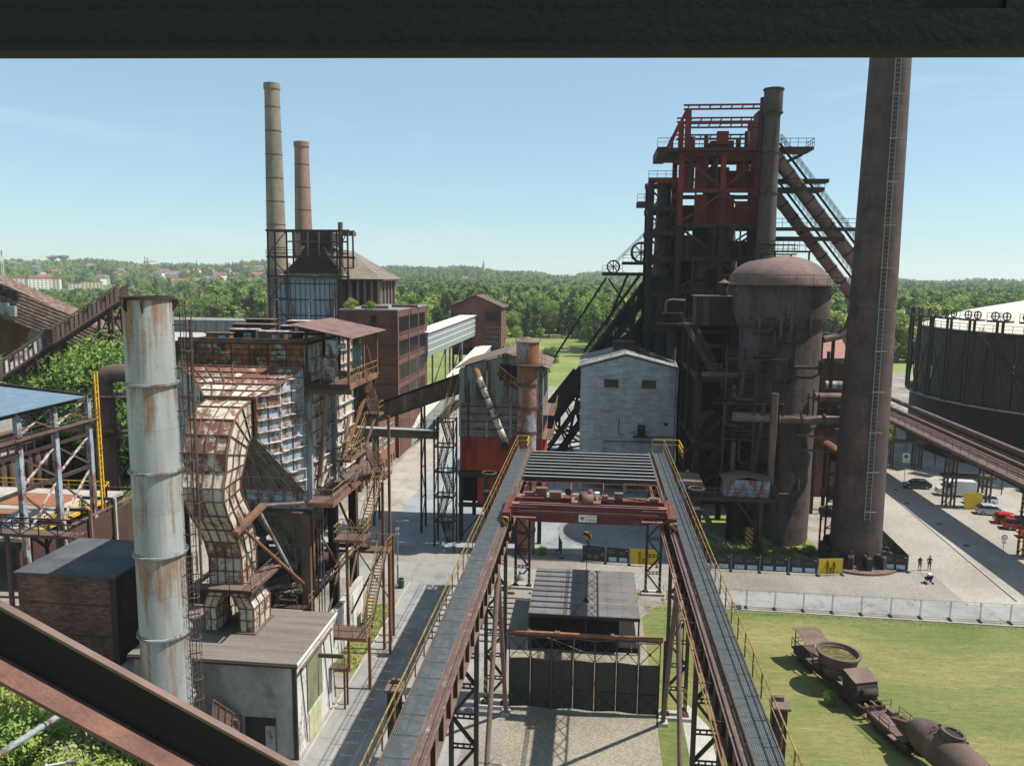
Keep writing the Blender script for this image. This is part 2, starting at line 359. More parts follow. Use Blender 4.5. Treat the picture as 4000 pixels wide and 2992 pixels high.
M['concrete'] = ground_mat('concrete', ['#8d8982', '#b5b0a6'], .5)
M['dark'] = plain('dark', '#161414', .8)
M['black_steel'] = plain('black_steel', '#100e10', .75, .35, 3)
M['glass_dark'] = plain('glass_dark', '#23272b', .15, .4, 2)
M['white'] = plain('white', '#d8d6d0', .6, .1)
M['crane_red'] = rusty('crane_red', '#692c29', '#7d4a40', '#502523', .35, .8, 1.2)
M['crane_pink'] = rustc('crane_pink', '#70483f', '#8a6457', .9)
# ================================================================ ground, roads, pavements
def sheet(name, poly, z, mat, parent=None, kind='structure'):
    o = raw(name, [(x, y, z) for x, y in poly], [tuple(range(len(poly)))], mat, parent)
    if parent is None and kind: o['kind'] = kind
    return o
def rect(x0, x1, y0, y1): return [(x0, y0), (x1, y0), (x1, y1), (x0, y1)]
M['field'] = ground_mat('field', ['#5f6a35', '#74803f', '#8a8a52'], .02, 3)
M['dirt'] = ground_mat('dirt', ['#6e665b', '#8d857a', '#a49c90'], .12, 6, stain=.3)
M['asphalt'] = ground_mat('asphalt', ['#7a7874', '#8c8a86', '#959390'], .15, 30, bump=.15, stain=.24)
M['asphalt_gravel'] = ground_mat('asphalt_gravel', ['#7b8083', '#8d9295', '#969a9b'], .2, 9, bump=.6, bd=.03, stain=.2)
M['lane'] = ground_mat('lane', ['#8f8a80', '#a8a196'], .15, 12, stain=.25)
def paver(name, cols, w, h, ang=0, mortar='#6d675e'):
    t = NT(name); br = t.n('ShaderNodeTexBrick'); br.inputs['Scale'].default_value = 1; br.inputs['Brick Width'].default_value = w; br.inputs['Row Height'].default_value = h
    br.inputs['Mortar Size'].default_value = h * .08; br.inputs['Color1'].default_value = lin(cols[0]); br.inputs['Color2'].default_value = lin(cols[1]); br.inputs['Mortar'].default_value = lin(mortar)
    nz = t.n('ShaderNodeTexNoise'); nz.inputs['Scale'].default_value = 1.6; t.l(t.pos, nz.inputs['Vector'])
    ad = t.n('ShaderNodeVectorMath', operation='MULTIPLY_ADD'); t.l(nz.outputs['Color'], ad.inputs[0]); ad.inputs[1].default_value = (.09, .09, 0); t.l(t.map((1, 1, 1), (0, 0, ang)), ad.inputs[2])
    t.l(ad.outputs[0], br.inputs['Vector'])
    d = t.ramp(t.noise(.09, None, 7, .6, .5), [(.3, (.72, .69, .66)), (.65, (1.05, 1.05, 1.05))]); e = t.ramp(t.noise(7, None, 4), [(.25, (.8, .8, .8)), (.75, (1.15, 1.15, 1.15))])
    t.bump(br.outputs['Fac'], -.5, .02); return t.out(t.mix(1.0, t.mix(1.0, br.outputs[0], d, 'MULTIPLY'), e, 'MULTIPLY'), .9)
M['cobble'] = paver('cobble', ('#a39b8a', '#857d6e'), .17, .15, 0, '#5b5448')
M['paver'] = paver('paver', ('#aca69b', '#99938a'), .3, .2, R(45), '#7d776e')
M['paver_dark'] = paver('paver_dark', ('#9a948b', '#857f77'), .22, .2, 0, '#66615a')
t = NT('lawn'); sx = t.n('ShaderNodeSeparateXYZ'); t.l(t.pos, sx.inputs[0])
f = t.noise(.09, t.map((.6, 1.3, 1), (0, 0, R(-14))), 8, .65, .6); f2 = t.noise(.8, t.map((.35, 3, 1), (0, 0, R(-10))), 6, .7)
f = t.math('ADD', t.math('MULTIPLY', f, .62), t.math('MULTIPLY', f2, .38))
c = t.ramp(f, [(.33, lin('#4d5e28')), (.45, lin('#646c38')), (.56, lin('#7c7948')), (.68, lin('#928a5e'))])
g = t.noise(22, None, 4, .7); g2 = t.noise(2.4, t.map((.5, 1.6, 1), (0, 0, R(-20))), 6, .75); c = t.mix(1.0, c, t.ramp(g, [(.25, (.6, .64, .58)), (.75, (1.28, 1.24, 1.2))]), 'MULTIPLY'); c = t.mix(1.0, c, t.ramp(g2, [(.32, (.66, .7, .62)), (.5, (1, 1, 1)), (.68, (1.25, 1.18, 1.1))]), 'MULTIPLY'); t.bump(g, .8, .05); M['lawn'] = t.out(c, .95)
M['dry_grass'] = ground_mat('dry_grass', ['#5b6a2c', '#7d8046', '#988f68'], .3, 14, bump=.8, bd=.05)
g0 = sheet('ground', rect(-9400, 9400, -500, 9500), -.03, M['field'])
sheet('yard_ground', rect(-110, 150, -10, 300), 0.0, M['dirt'])
sheet('road', rect(-19.5, -8.8, 10, 82.3), .006, M['asphalt'])
sheet('cross_road', [(-42, 82.3), (8, 81.9), (14, 80.2), (80, 78.6), (80, 82.6), (16, 84.2), (8, 87.7), (-42, 88.2)], .010, M['asphalt'])
sheet('pavement', [(-42, 88.25), (8, 87.75), (12, 86), (16, 84.25), (40, 83.4), (40, 92.4), (12.7, 93.4), (-5, 93.2), (-42, 93.6)], .006, M['paver_dark'])
sheet('plaza', [(27, 92.4), (40, 92.4), (40, 83.4), (80, 82.65), (80, 210), (38, 210), (38, 104.5)], .006, M['paver'])
sheet('service_yard', [(-27, 93.7), (-5, 93.3), (12.7, 93.4), (12.7, 160), (-27, 160)], .006, M['asphalt_gravel'])
sheet('side_lane', rect(-34.6, -27, 93.7, 190), .006, M['lane'])
sheet('cobbled_yard', rect(-6.1, 5.5, 10, 81.8), .006, M['cobble'])
sheet('paved_strip', rect(-8.75, -6.1, 10, 81.9), .006, M['paver_dark'])
lw = sheet('lawn', [(5.6, 10), (80, 10), (80, 77.4), (14.2, 78.9), (7.5, 79.2), (5.6, 76)], .008, M['lawn'])
sheet('concrete_path', [(7.6, 10), (9.5, 10), (9.5, 57), (8.3, 60), (7.6, 60)], .014, M['concrete'])
sheet('verge', rect(-22.4, -19.6, 61.5, 76), .008, M['dry_grass'])
sheet('planting_bed', [(12.8, 93.5), (29, 92.6), (29, 112), (12.8, 112)], .008, M['dry_grass'])
sheet('furnace_apron', rect(12.8, 38, 112, 210), .007, M['dirt'])
sheet('storage_slab', rect(-98, -62, 120, 158), .3, M['concrete'])
for x0, y0, x1, y1 in ((-19.55, 45, -19.55, 82), (14.2, 79.05, 80, 77.55), (40, 83.4, 40, 83.5), (45.7, 85, 47.6, 128)):
    o = bar(None, 'kerb', (x0, y0, .03), (x1, y1, .03), .14, .16, M['concrete']); o['kind'] = 'structure'
# grass tufts: real blades near the lawn edges and on the verge and bed
random.seed(11)
def tufts(name, region, n, hmin, hmax, mat, label, cat='grass', cl=0.0):
    mb = MB()
    for _ in range(n):
        x, y = region(); h = random.uniform(hmin, hmax)
        for k in range(3):
            a = random.uniform(0, 6.28); dx, dy = math.cos(a) * h * .5, math.sin(a) * h * .5; w = h * .14; px, py = -math.sin(a) * w, math.cos(a) * w
            mb.add([(x - px, y - py, 0), (x + px, y + py, 0), (x + dx, y + dy, h)], [(0, 1, 2)])
    o = mb.build(name, mat); return tag(o, label, cat, kind='stuff')
t = NT('weeds'); c = t.ramp(t.noise(1.5, None, 4), [(.3, lin('#4a5c26')), (.55, lin('#6c7b3a')), (.75, lin('#938f56'))]); M['weeds'] = t.out(c, .8)
u = random.uniform
def weedy():
    while True:
        x, y = u(13, 28), min(u(93.2, 101), u(93.2, 106))
        if noise.noise((x * .55, y * .55, 2)) > -.02: return x, y
tufts('verge_grass', lambda: (u(-22.3, -19.7), u(61.6, 75.8)), 2600, .06, .22, M['weeds'], 'thin weedy grass on the verge beside the white wall')
tufts('bed_weeds', lambda: weedy(), 3400, .08, .42, M['weeds'], 'green weeds growing wild around the stove foot')
tufts('lawn_edge_grass', lambda: (u(6, 46), 78.6 - abs(random.gauss(0, .6))), 3000, .04, .12, M['weeds'], 'short dry grass along the fenced lawn edge')

lg = MB(); random.seed(12)
for _ in range(52000):
    y = 14 + 64.5 * random.random() ** .8; x = u(6, min(48, 8 + y * .56)); h = u(.03, .085); a = u(0, 6.28); dx, dy = math.cos(a) * h * .6, math.sin(a) * h * .6; w = .02
    lg.add([(x - dy * .4, y + dx * .4, .008), (x + dy * .4, y - dx * .4, .008), (x + dx, y + dy, .008 + h)], [(0, 1, 2)])
t = NT('lawn_blade'); c = t.ramp(t.noise(.12, None, 6, .65, .6), [(.33, lin('#566030')), (.5, lin('#737044')), (.66, lin('#968c64'))]); M['lawn_blade'] = t.out(c, .8)
me_ = bpy.data.meshes.new('lawn_grass'); me_.from_pydata(lg.v, [], lg.f); me_.materials.append(M['lawn_blade']); tag(link(bpy.data.objects.new('lawn_grass', me_)), 'mown dry grass blades across the lawn', 'grass', kind='stuff')
# ================================================================ crane runways
t = NT('hazard'); sx = t.n('ShaderNodeSeparateXYZ'); t.l(t.pos, sx.inputs[0])
w = t.math('FRACT', t.math('MULTIPLY', t.math('ADD', t.math('ADD', sx.outputs[2], sx.outputs[0]), sx.outputs[1]), 1.6))
c = t.mix(t.math('GREATER_THAN', w, .5), lin('#2a2523'), lin('#b08a3c')); c = t.mix(1.0, c, t.ramp(t.noise(3), [(.3, (.6, .55, .5)), (.7, (1, 1, 1))]), 'MULTIPLY'); M['hazard'] = t.out(c, .7)
def grating_mesh(L, Wd):
    mb = MB()
    for k in range(13): x = -Wd / 2 + Wd * k / 12; mb.box(x - .03, x + .03, -L / 2 + .03, L / 2 - .03, -.04, 0)
    for k in range(1, 4): y = -L / 2 + L * k / 4; mb.box(-Wd / 2, Wd / 2, y - .008, y + .008, -.035, -.012)
    for y in (-L / 2 + .015, L / 2 - .045): mb.box(-Wd / 2, Wd / 2, y - .015, y + .015, -.045, .004)
    me = bpy.data.meshes.new('grating'); me.from_pydata(mb.v, [], mb.f); me.materials.append(M['grating']); return me
GM = grating_mesh(1.5, .98)
Y0, Y1 = 18.0, 82.2
def runway(s, label):
    T = thing('crane_runway', label, 'crane runway', (s * 6.2, 50, 0))
    gx = s * 6.18
    bar(T, 'top_flange', (gx, Y0, 15.46), (gx, Y1, 15.46), .46, .05, M['flange'])
    bar(T, 'bottom_flange', (gx, Y0, 14.1), (gx, Y1, 14.1), .46, .05, M['rust_pink'])
    bar(T, 'web', (gx, Y0, 14.78), (gx, Y1, 14.78), .03, 1.28, M['girder_web'])
    bar(T, 'crane_rail', (gx - s * .05, Y0, 15.54), (gx - s * .05, Y1, 15.54), .09, .11, M['rust'])
    bar(T, 'cover_plate', (gx + s * .32, Y0, 15.50), (gx + s * .32, Y1, 15.50), .16, .03, M['flange'])
    y = Y0 + .6
    while y < Y1:
        for d in (-1, 1): bar(T, 'stiffener', (gx + d * .12, y, 14.14), (gx + d * .12, y, 15.42), .2, .03, M['rust_dark'])
        y += 1.75
    # walkway outside the girder
    y = Y0 + .75; k = 0
    while y < Y1 - .5:
        o = link(bpy.data.objects.new('grating', GM), T, Matrix.Translation((s * 7.03, y, 15.8)))
        bar(T, 'bracket', (gx + s * .2, y - .7, 15.25), (s * 7.62, y - .7, 15.66), .07, .09, M['rust_dark'])
        y += 1.5
    bar(T, 'walkway_beam', (s * 7.60, Y0, 15.72), (s * 7.60, Y1, 15.72), .07, .26, M['rust'])
    bar(T, 'walkway_beam', (s * 6.50, Y0, 15.70), (s * 6.50, Y1, 15.70), .05, .16, M['rust_pink'])
    # lateral truss hanging below the walkway
    bar(T, 'truss_chord', (s * 7.7, Y0, 14.25), (s * 7.7, Y1, 14.25), .1, .12, M['rust_dark'])
    n = 40
    for k in range(n):
        a = Y0 + (Y1 - Y0) * k / n; b = Y0 + (Y1 - Y0) * (k + 1) / n
        bar(T, 'truss_diagonal', (s * 7.66, a if k % 2 else b, 14.3), (s * 7.62, b if k % 2 else a, 15.55), .06, .06, M['rust_dark'])
        bar(T, 'truss_lacing', (gx, a if k % 2 else b, 14.2), (s * 7.66, b if k % 2 else a, 14.28), .06, .06, M['rust_dark'])
    # handrail
    bar(T, 'handrail', (s * 7.72, Y0, 16.95), (s * 7.72, Y1, 16.95), .055, .055, M['yellow'])
    bar(T, 'handrail', (s * 7.72, Y0, 16.4), (s * 7.72, Y1, 16.4), .04, .04, M['yellow'])
    y = Y0
    while y < Y1: bar(T, 'handrail_post', (s * 7.72, y, 15.7), (s * 7.72, y, 16.95), .06, .06, M['yellow']); y += 1.9
    # end cage
    rail(T, [(s * 7.72, Y1, 15.8), (s * 6.55, Y1, 15.8)], M['yellow_new'], 1.15, 1.2)
    rail(T, [(s * 6.5, Y1, 15.8), (s * 6.5, Y1 - 2.6, 15.8)] if s < 0 else [(7.72, Y1 + .05, 15.8), (9.3, Y1 + .05, 15.8), (9.3, Y1 - 3.5, 15.8)], M['yellow_new'], 1.15, 1.3)
    return T
RWL = runway(-1, 'left crane runway with grating walkway and yellow handrail beside the road')
RWR = runway(1, 'right crane runway with grating walkway and yellow handrail beside the lawn')
for dz in (0, .16):
    bar(RWR, 'conductor_rail', (5.5 - dz, Y0, 15.35 + dz * .3), (5.5 - dz, Y1 - 3, 15.35 + dz * .3), .06, .08, M['rust_orange'])
y = Y0 + 1
while y < Y1 - 3: bar(RWR, 'conductor_bracket', (5.3, y, 15.3), (6.1, y, 15.3), .05, .07, M['rust_dark']); y += 3.2
# flood lamp on the right handrail
L_ = thing('floodlight', 'grey floodlight clamped to the yellow handrail above the lawn', 'floodlight', (7.8, 41.5, 16))
bar(L_, 'bracket', (7.72, 41.5, 16.3), (8.0, 41.5, 16.3), .05, .05, M['grey_paint']); box(L_, 'housing', (8.14, 41.5, 16.35), (.3, .34, .3), M['grey_paint']); box(L_, 'lens', (8.3, 41.5, 16.33), (.02, .28, .24), M['glass_dark'])
def tower(s, y, label, stripes=True, top=14.05, two=True):
    T = thing('runway_tower', label, 'lattice tower', (s * 7.05, y, 0), 'lattice towers carrying the crane runways')
    xs = (s * 6.3, s * 7.8)
    for x in xs:
        bar(T, 'leg', (x, y, 2.6 if stripes else .3), (x, y, top), .26, .34, M['steel_dark'])
        if stripes: bar(T, 'striped_leg', (x, y, .3), (x, y, 2.6), .27, .35, M['hazard'])
        box(T, 'base_plate', (x, y, .31), (.6, .7, .06), M['rust_dark'])
    boxc(T, 'plinth', xs[0] - s * .5, xs[1] + s * .5, y - .6, y + .6, 0, .28, M['concrete'])
    n = 7; zs = [.5 + (top - .7) * k / n for k in range(n + 1)]
    for k in range(n):
        a, b = (xs[0], xs[1]) if k % 2 else (xs[1], xs[0])
        for dx in (-.07, .07): bar(T, 'diagonal', (a, y + dx * 2, zs[k]), (b, y + dx * 2, zs[k + 1]), .05, .12, M['rust_dark'])
        for dz in (-.13, .13): bar(T, 'batten', (xs[0], y, zs[k + 1] + dz), (xs[1], y, zs[k + 1] + dz), .14, .05, M['rust_dark'])
        for q in (.25, .5, .75): x = xs[0] + (xs[1] - xs[0]) * q; bar(T, 'batten_plate', (x, y, zs[k + 1] - .13), (x, y, zs[k + 1] + .13), .1, .05, M['rust_dark'])
    box(T, 'bearing', (s * 6.2, y, 13.98), (.55, .9, .2), M['rust']); bar(T, 'cap_beam', (xs[0], y, 13.75), (xs[1], y, 13.75), .3, .26, M['rust'])
    return T
for s, nm in ((-1, 'left'), (1, 'right')):
    side = 'road side' if s < 0 else 'lawn side'
    tower(s, 82.0, f'far lattice tower with striped feet under the {nm} crane runway, {side} end')
    tower(s, 58.0, f'lattice tower of the {nm} crane runway standing beside the closed gate, {side}')
    tower(s, 42.8, f'nearest lattice tower of the {nm} crane runway, without stripes, {side}', False)
    A = thing('strut_frame', f'rusty pipe struts leaning like an upturned V under the {nm} runway', 'strut', (s * 6.0, 50.4, 0))
    for yb in (56.9, 44.2):
        cyl(A, 'strut', (s * 5.98, 50.4, 14.0), (s * 6.05, yb, .25), .17, M['rust_pink']); box(A, 'foot', (s * 6.05, yb, .14), (.7, .7, .26), M['concrete'])
    box(A, 'gusset', (s * 5.98, 50.4, 13.9), (.1, 1.1, .5), M['rust'])
# round ladder cages on the outer side
for s, y in ((-1, 66.2), (1, 63.5)):
    Cg = thing('access_ladder', ('round caged ladder on the road side of the left runway' if s < 0 else 'round caged ladder on the lawn side of the right runway'), 'ladder', (s * 8.6, y, 0))
    for d in (-.25, .25): bar(Cg, 'stile', (s * 8.15, y + d, 0), (s * 8.15, y + d, 16.9), .05, .05, M['rust_dark'])
    for k in range(0, 48): bar(Cg, 'rung', (s * 8.15, y - .25, .4 + k * .34), (s * 8.15, y + .25, .4 + k * .34), .025, .025, M['rust_dark'])
    for z in (12.8, 14, 15.2, 16.9):
        mb = MB(); mb.path([(s * 8.15 + s * (.55 + .62 * math.sin(a)), y + .62 * math.cos(a), z) for a in [math.pi * 2 * i / 18 for i in range(19)]], .03, 5); mb.build('hoop', M['rust_dark'] if z < 16 else M['yellow'], Cg)
    for i in range(7):
        a = math.pi * 2 * i / 7; p = V(s * 8.15 + s * (.55 + .62 * math.sin(a)), y + .62 * math.cos(a), 12.8); bar(Cg, 'cage_bar', p, p + UP * 4.1, .03, .03, M['rust_dark'])
    boxc(Cg, 'base', s * 8.7 - .3, s * 8.7 + .3, y - .9, y - .3, 12.6, 15.4, M['rust_dark'])
# square steel column heads standing outside the runways near the camera
for s, y, lb in ((-1, 33.2, 'short rusty box column head outside the left runway walkway'), (1, 33.8, 'short rusty box column head outside the right runway walkway')):
    K = thing('column_head', lb, 'column', (s * 8.7, y, 0))
    for d in (-.35, .35):
        bar(K, 'post', (s * 8.7, y + d, 0), (s * 8.7, y + d, 15.1), .5, .12, M['steel_dark']); 
    for k in range(10): box(K, 'tie_plate', (s * 8.7, y, 1 + k * 1.5), (.44, .6, .3), M['rust_dark'])
    box(K, 'cap', (s * 8.7, y, 15.15), (.75, .95, .1), M['rust_pink']); box(K, 'stub', (s * 8.7, y + .25, 15.3), (.4, .2, .2), M['rust'])
# ---------------------------------------------------------------- slatted canopy between the runways
SL = thing('slatted_pergola', 'pale aluminium slats spanning between the far ends of both runways', 'pergola', (0, 75, 15.6))
for k in range(9):
    y = 69.6 + (79.7 - 69.6) * k / 8
    sl_ = bar(SL, 'slat', (-6.0, y, 15.6), (6.0, y, 15.6), .34, .5, M['steel_dark']); bar(sl_, 'slat_cap', (-6.0, y, 15.86), (6.0, y, 15.86), .11, .03, M['alu'])
for s in (-1, 1): bar(SL, 'side_rail', (s * 6.06, 69.3, 15.62), (s * 6.06, 80, 15.62), .08, .1, M['steel_dark'])
# ---------------------------------------------------------------- travelling crane
CR = thing('bridge_crane', 'rust red travelling bridge crane spanning both runways with a load sign', 'crane', (0, 57.6, 15.6))
mb = MB(); mb.prism([(-5.75, 57.2, 16.85), (-5.75, 57.2, 16.05), (-4.1, 57.2, 15.55), (4.1, 57.2, 15.55), (5.75, 57.2, 16.05), (5.75, 57.2, 16.85)], (0, .5, 0)); mb.build('main_beam', M['crane_red'], CR)
bar(CR, 'beam_flange', (-5.8, 57.45, 16.88), (5.8, 57.45, 16.88), .62, .06, M['crane_pink'])
bar(CR, 'trolley_rail', (-5.2, 57.3, 16.96), (5.2, 57.3, 16.96), .07, .09, M['rust'])
for z in (16.42, 16.3): bar(CR, 'cable_track', (-5.2, 57.12, z), (5.2, 57.12, z), .08, .05, M['crane_pink'])
mb = MB(); mb.prism([(-5.75, 59.4, 16.75), (-5.75, 59.4, 16.1), (-4.3, 59.4, 15.8), (4.3, 59.4, 15.8), (5.75, 59.4, 16.1), (5.75, 59.4, 16.75)], (0, .4, 0)); mb.build('rear_beam', M['crane_red'], CR)
bar(CR, 'walkway_plate', (-5.6, 60.2, 16.72), (5.6, 60.2, 16.72), .8, .04, M['crane_pink'])
for s in (-1, 1):
    boxc(CR, 'end_carriage', s * 5.8, s * 6.4, 56.2, 61.0, 15.75, 16.5, M['crane_red'])
    for y in (56.7, 60.4): cyl(CR, 'wheel', (s * 6.05, y, 15.78), (s * 6.3, y, 15.78), .2, M['rust_dark'], 14)
    box(CR, 'buffer', (s * 6.15, 55.95, 15.95), (.5, .35, .55), M['hazard'])
    # side inspection platforms in front of the beam
    boxc(CR, 'side_platform', s * 3.9, s * 5.7, 56.75, 57.15, 15.92, 15.98, M['crane_pink'])
    rail(CR, [(s * 3.9, 56.78, 15.96), (s * 5.7, 56.78, 15.96)], M['crane_pink'], .85, 1.8, .022)
    for y in (57.0, 60.6):
        mb = MB(); mb.path([(s * 5.9, y - .3, 16.5), (s * 5.9, y - .3, 17.2), (s * 5.9, y - .15, 17.45), (s * 5.9, y + .15, 17.45), (s * 5.9, y + .3, 17.2), (s * 5.9, y + .3, 16.5)], .025, 6); mb.build('guard_hoop', M['yellow'], CR)
rail(CR, [(-5.5, 60.6, 16.74), (5.5, 60.6, 16.74)], M['crane_pink'], 1.0, 1.4, .02)
rail(CR, [(2.7, 60.9, 16.74), (5.2, 60.9, 16.74)], M['yellow'], 1.0, 1.2, .022)
# trolley
boxc(CR, 'trolley_frame', -1.3, .9, 57.4, 59.6, 16.95, 17.1, M['crane_pink'])
cyl(CR, 'rope_drum', (-.75, 58.4, 17.35), (.45, 58.4, 17.35), .34, M['rust'], 16); cyl(CR, 'hoist_motor', (-1.55, 59.0, 17.45), (-1.55, 59.6, 17.45), .3, M['rust_dark'], 14)
cyl(CR, 'gearbox', (-.5, 57.7, 17.3), (.35, 57.7, 17.3), .4, M['crane_pink'], 12); cyl(CR, 'travel_motor', (.1, 58.0, 17.5), (.1, 58.0, 17.95), .18, M['rust_pink'], 12)
box(CR, 'brake_cap', (.62, 58.3, 17.55), (.35, .35, .3), M['white']); box(CR, 'trolley_box', (1.2, 58.6, 17.2), (.45, .4, .4), M['crane_pink'])
for x, y, sx_, sy_, sz_ in ((-4.6, 59.9, .8, .35, .25), (-3.7, 60.0, .8, .5, .6), (-2.6, 59.4, .9, .6, .5), (2.3, 59.6, .6, .5, .5), (1.7, 58.7, .5, .4, .3), (5.0, 59.6, .7, .4, .2)):
    box(CR, 'switch_box', (x, y, 16.8 + sz_ / 2), (sx_, sy_, sz_), M['crane_pink']); box(CR, 'box_lid', (x, y, 16.82 + sz_), (sx_ * 1.12, sy_ * 1.12, .05), M['rust_pink'])
rail(CR, [(-1.35, 57.45, 17.1), (-1.35, 59.6, 17.1), (1.1, 59.6, 17.1), (1.1, 58.0, 17.1)], M['crane_pink'], .95, 1.4, .022)
mb = MB(); random.seed(3)
for k in range(5): mb.path([(-2.0 + i * .5, 58.9 + .12 * math.sin(i * 1.7 + k), 16.95 - .1 * math.sin(i * .9 + k) + k * .05) for i in range(14)], .022, 5)
mb.build('cable_bundle', M['black_steel'], CR)
# load sign with writing
sgn = box(CR, 'load_sign', (-.05, 57.14, 15.98), (1.36, .03, .58), M['white']); sgn['label'] = 'cream plate reading NOSNOST 8.000kg with a shield mark'
def text(parent, name, body, size, loc, mat, rot=(R(90), 0, 0), align='CENTER', ext=.004):
    cu = bpy.data.curves.new(name, 'FONT'); cu.body = body; cu.size = size; cu.align_x = align; cu.align_y = 'CENTER'; cu.extrude = ext; cu.materials.append(mat)
    from mathutils import Euler
    tmp = bpy.data.objects.new('tmp', cu); COL.objects.link(tmp); me = bpy.data.meshes.new_from_object(tmp.evaluated_get(bpy.context.evaluated_depsgraph_get()))
    bpy.data.objects.remove(tmp); me.name = name
    return link(bpy.data.objects.new(name, me), parent, Matrix.Translation(Vector(loc)) @ Euler(rot).to_matrix().to_4x4())
M['ink'] = plain('ink', '#8a6a3c', .7)
text(CR, 'lettering', 'NOSNOST', .17, (.22, 57.12, 16.13), M['ink']); text(CR, 'lettering', '8.000kg', .27, (.24, 57.12, 15.87), M['ink'])
mb = MB(); mb.prism([(-.58, 57.122, 16.12), (-.62, 57.122, 15.98), (-.45, 57.122, 15.8), (-.28, 57.122, 15.98), (-.32, 57.122, 16.12), (-.45, 57.122, 16.06)], (0, .008, 0)); mb.build('shield_mark', M['ink'], CR)
# hook block and lifting gear holding the gate beam
HK = thing('hook_block', 'yellow and black striped hook block hanging from the crane', 'crane hook', (-.05, 57.8, 13.9))
for x in (-.17, .07): cyl(HK, 'rope', (x, 57.8, 14.55), (x, 57.8, 17.2), .018, M['black_steel'], 6)
mb = MB(); mb.lathe([(0, -.3), (.2, -.26), (.34, -.05), (.34, .1), (.22, .32), (0, .36)], (-.05, 57.8, 14.4), 16); mb.build('sheave_housing', M['hazard'], HK)
mb = MB(); mb.path([(-.05, 57.8, 14.1), (-.05, 57.8, 13.92), (.1, 57.8, 13.8), (.12, 57.8, 13.66), (0, 57.8, 13.55), (-.14, 57.8, 13.6), (-.17, 57.8, 13.7)], [.06, .06, .07, .075, .07, .05, .03], 8); mb.build('hook', M['black_steel'], HK)
CHN = thing('lifting_chain', 'long chain and two slings holding up the gate beam', 'chain', (0, 57.9, 6.5))
for k in range(24): cyl(CHN, 'chain_link', (-.05, 57.82, 13.55 - k * .17), (-.05, 57.82, 13.55 - (k + 1) * .17), .022 if k % 2 else .034, M['black_steel'], 6)
mb = MB(); mb.prism([(-.05, 57.78, 9.62), (.22, 57.78, 9.1), (-.32, 57.78, 9.1)], (0, .1, 0)); mb.build('yoke', M['black_steel'], CHN)
for x in (-2.2, 2.0): cyl(CHN, 'sling', (-.05 + (.2 if x > 0 else -.22), 57.85, 9.15), (x, 57.95, 6.45), .02, M['black_steel'], 6)
# ---------------------------------------------------------------- gate
GT = thing('folding_gate', 'black folding gate of corrugated sheets with crossed bracing under a rusty beam', 'gate', (0, 58, 0))
bar(GT, 'top_beam', (-6.15, 58.0, 6.32), (5.95, 58.0, 6.32), .3, .22, M['rust_orange']); bar(GT, 'track', (-6.1, 58.0, 6.14), (5.9, 58.0, 6.14), .18, .14, M['steel_dark'])
for x in (-2.2, 2.0): box(GT, 'clamp', (x, 58.0, 6.45), (.4, .42, .1), M['rust_pink'])
M['gate_sheet'] = corr('gate_sheet', '#4f4d48', '#57534c', '#3f3d39', .3, (1, .35, 0), .16, 6, .03)
N = 7; xs = [-5.95 + 11.75 * k / N for k in range(N + 1)]; ys = [57.85 + (.22 if k % 2 else 0) for k in range(N + 1)]; ys[-1] = 57.95
for k in range(N):
    a = V(xs[k] + .05, ys[k], 0); b = V(xs[k + 1] - .05, ys[k + 1], 0)
    mb = MB(); d = (b - a); nn = 44
    pts = [a + d * (i / nn) + V(0, .022 if i % 2 else -.022, 0) for i in range(nn + 1)]
    mb.add([p + UP * z for p in pts for z in (.22, 4.2)], [(2 * i, 2 * i + 2, 2 * i + 3, 2 * i + 1) for i in range(nn)]); mb.build('sheet', M['gate_sheet'], GT)
    f = V(0, -.06, 0)
    for z in (.25, 1.75, 4.22, 6.02): bar(GT, 'frame_rail', a + f + UP * z, b + f + UP * z, .06, .07, M['steel_dark'] if z < 4 else M['rust'])
    for p in (a, b): bar(GT, 'frame_stile', p + f + UP * .2, p + f + UP * 6.05, .07, .08, M['steel_dark'] if k != 3 else M['rust_orange'])
    for z0, z1 in ((4.25, 6.0), (.28, 1.72)):
        bar(GT, 'cross_brace', a + f + UP * z0, b + f + UP * z1, .04, .05, M['rust_dark']); bar(GT, 'cross_brace', a + f + UP * z1, b + f + UP * z0, .04, .05, M['rust_dark'])
        m = (a + b) / 2 + f + UP * (z0 + z1) / 2; cyl(GT, 'centre_plate', m - V(0, .04, 0), m + V(0, .04, 0), .11, M['rust_dark'], 12)
for x, y in ((-6.25, 58.05), (6.1, 58.05)): bar(GT, 'gate_post', (x, y, 0), (x, y, 6.2), .16, .16, M['rust_dark'])
# ---------------------------------------------------------------- stage canopy
ST = thing('stage_canopy', 'low flat canopy of grey boards over a black stage in the yard', 'canopy', (0, 73, 0))
M['board'] = ground_mat('board', ['#5b5755', '#686361', '#706b69'], .25, 12, .85, .1)
M['curtain'] = plain('curtain', '#0f0f10', .95)
cx0, cx1, cy0, cy1 = -5.25, 4.85, 67.7, 78.9
nx, ny = 7, 6
for i in range(nx):
    for j in range(ny):
        a = cx0 + (cx1 - cx0) * i / nx; b = cx0 + (cx1 - cx0) * (i + 1) / nx; c_ = cy0 + (cy1 - cy0) * j / ny; d = cy0 + (cy1 - cy0) * (j + 1) / ny
        boxc(ST, 'board', a + .008, b - .008, c_ + .008, d - .008, 3.5, 3.58 + random.uniform(-.004, .004), M['board'])
        for q in (.12, .88): box(ST, 'fixing', (a + (b - a) * q, c_ + .14, 3.6), (.12, .05, .03), M['steel_dark'])
bar(ST, 'edge_beam', (cx0, cy0 + .05, 3.36), (cx1, cy0 + .05, 3.36), .1, .24, M['steel_dark']); bar(ST, 'edge_beam', (cx0, cy1 - .05, 3.36), (cx1, cy1 - .05, 3.36), .1, .24, M['steel_dark'])
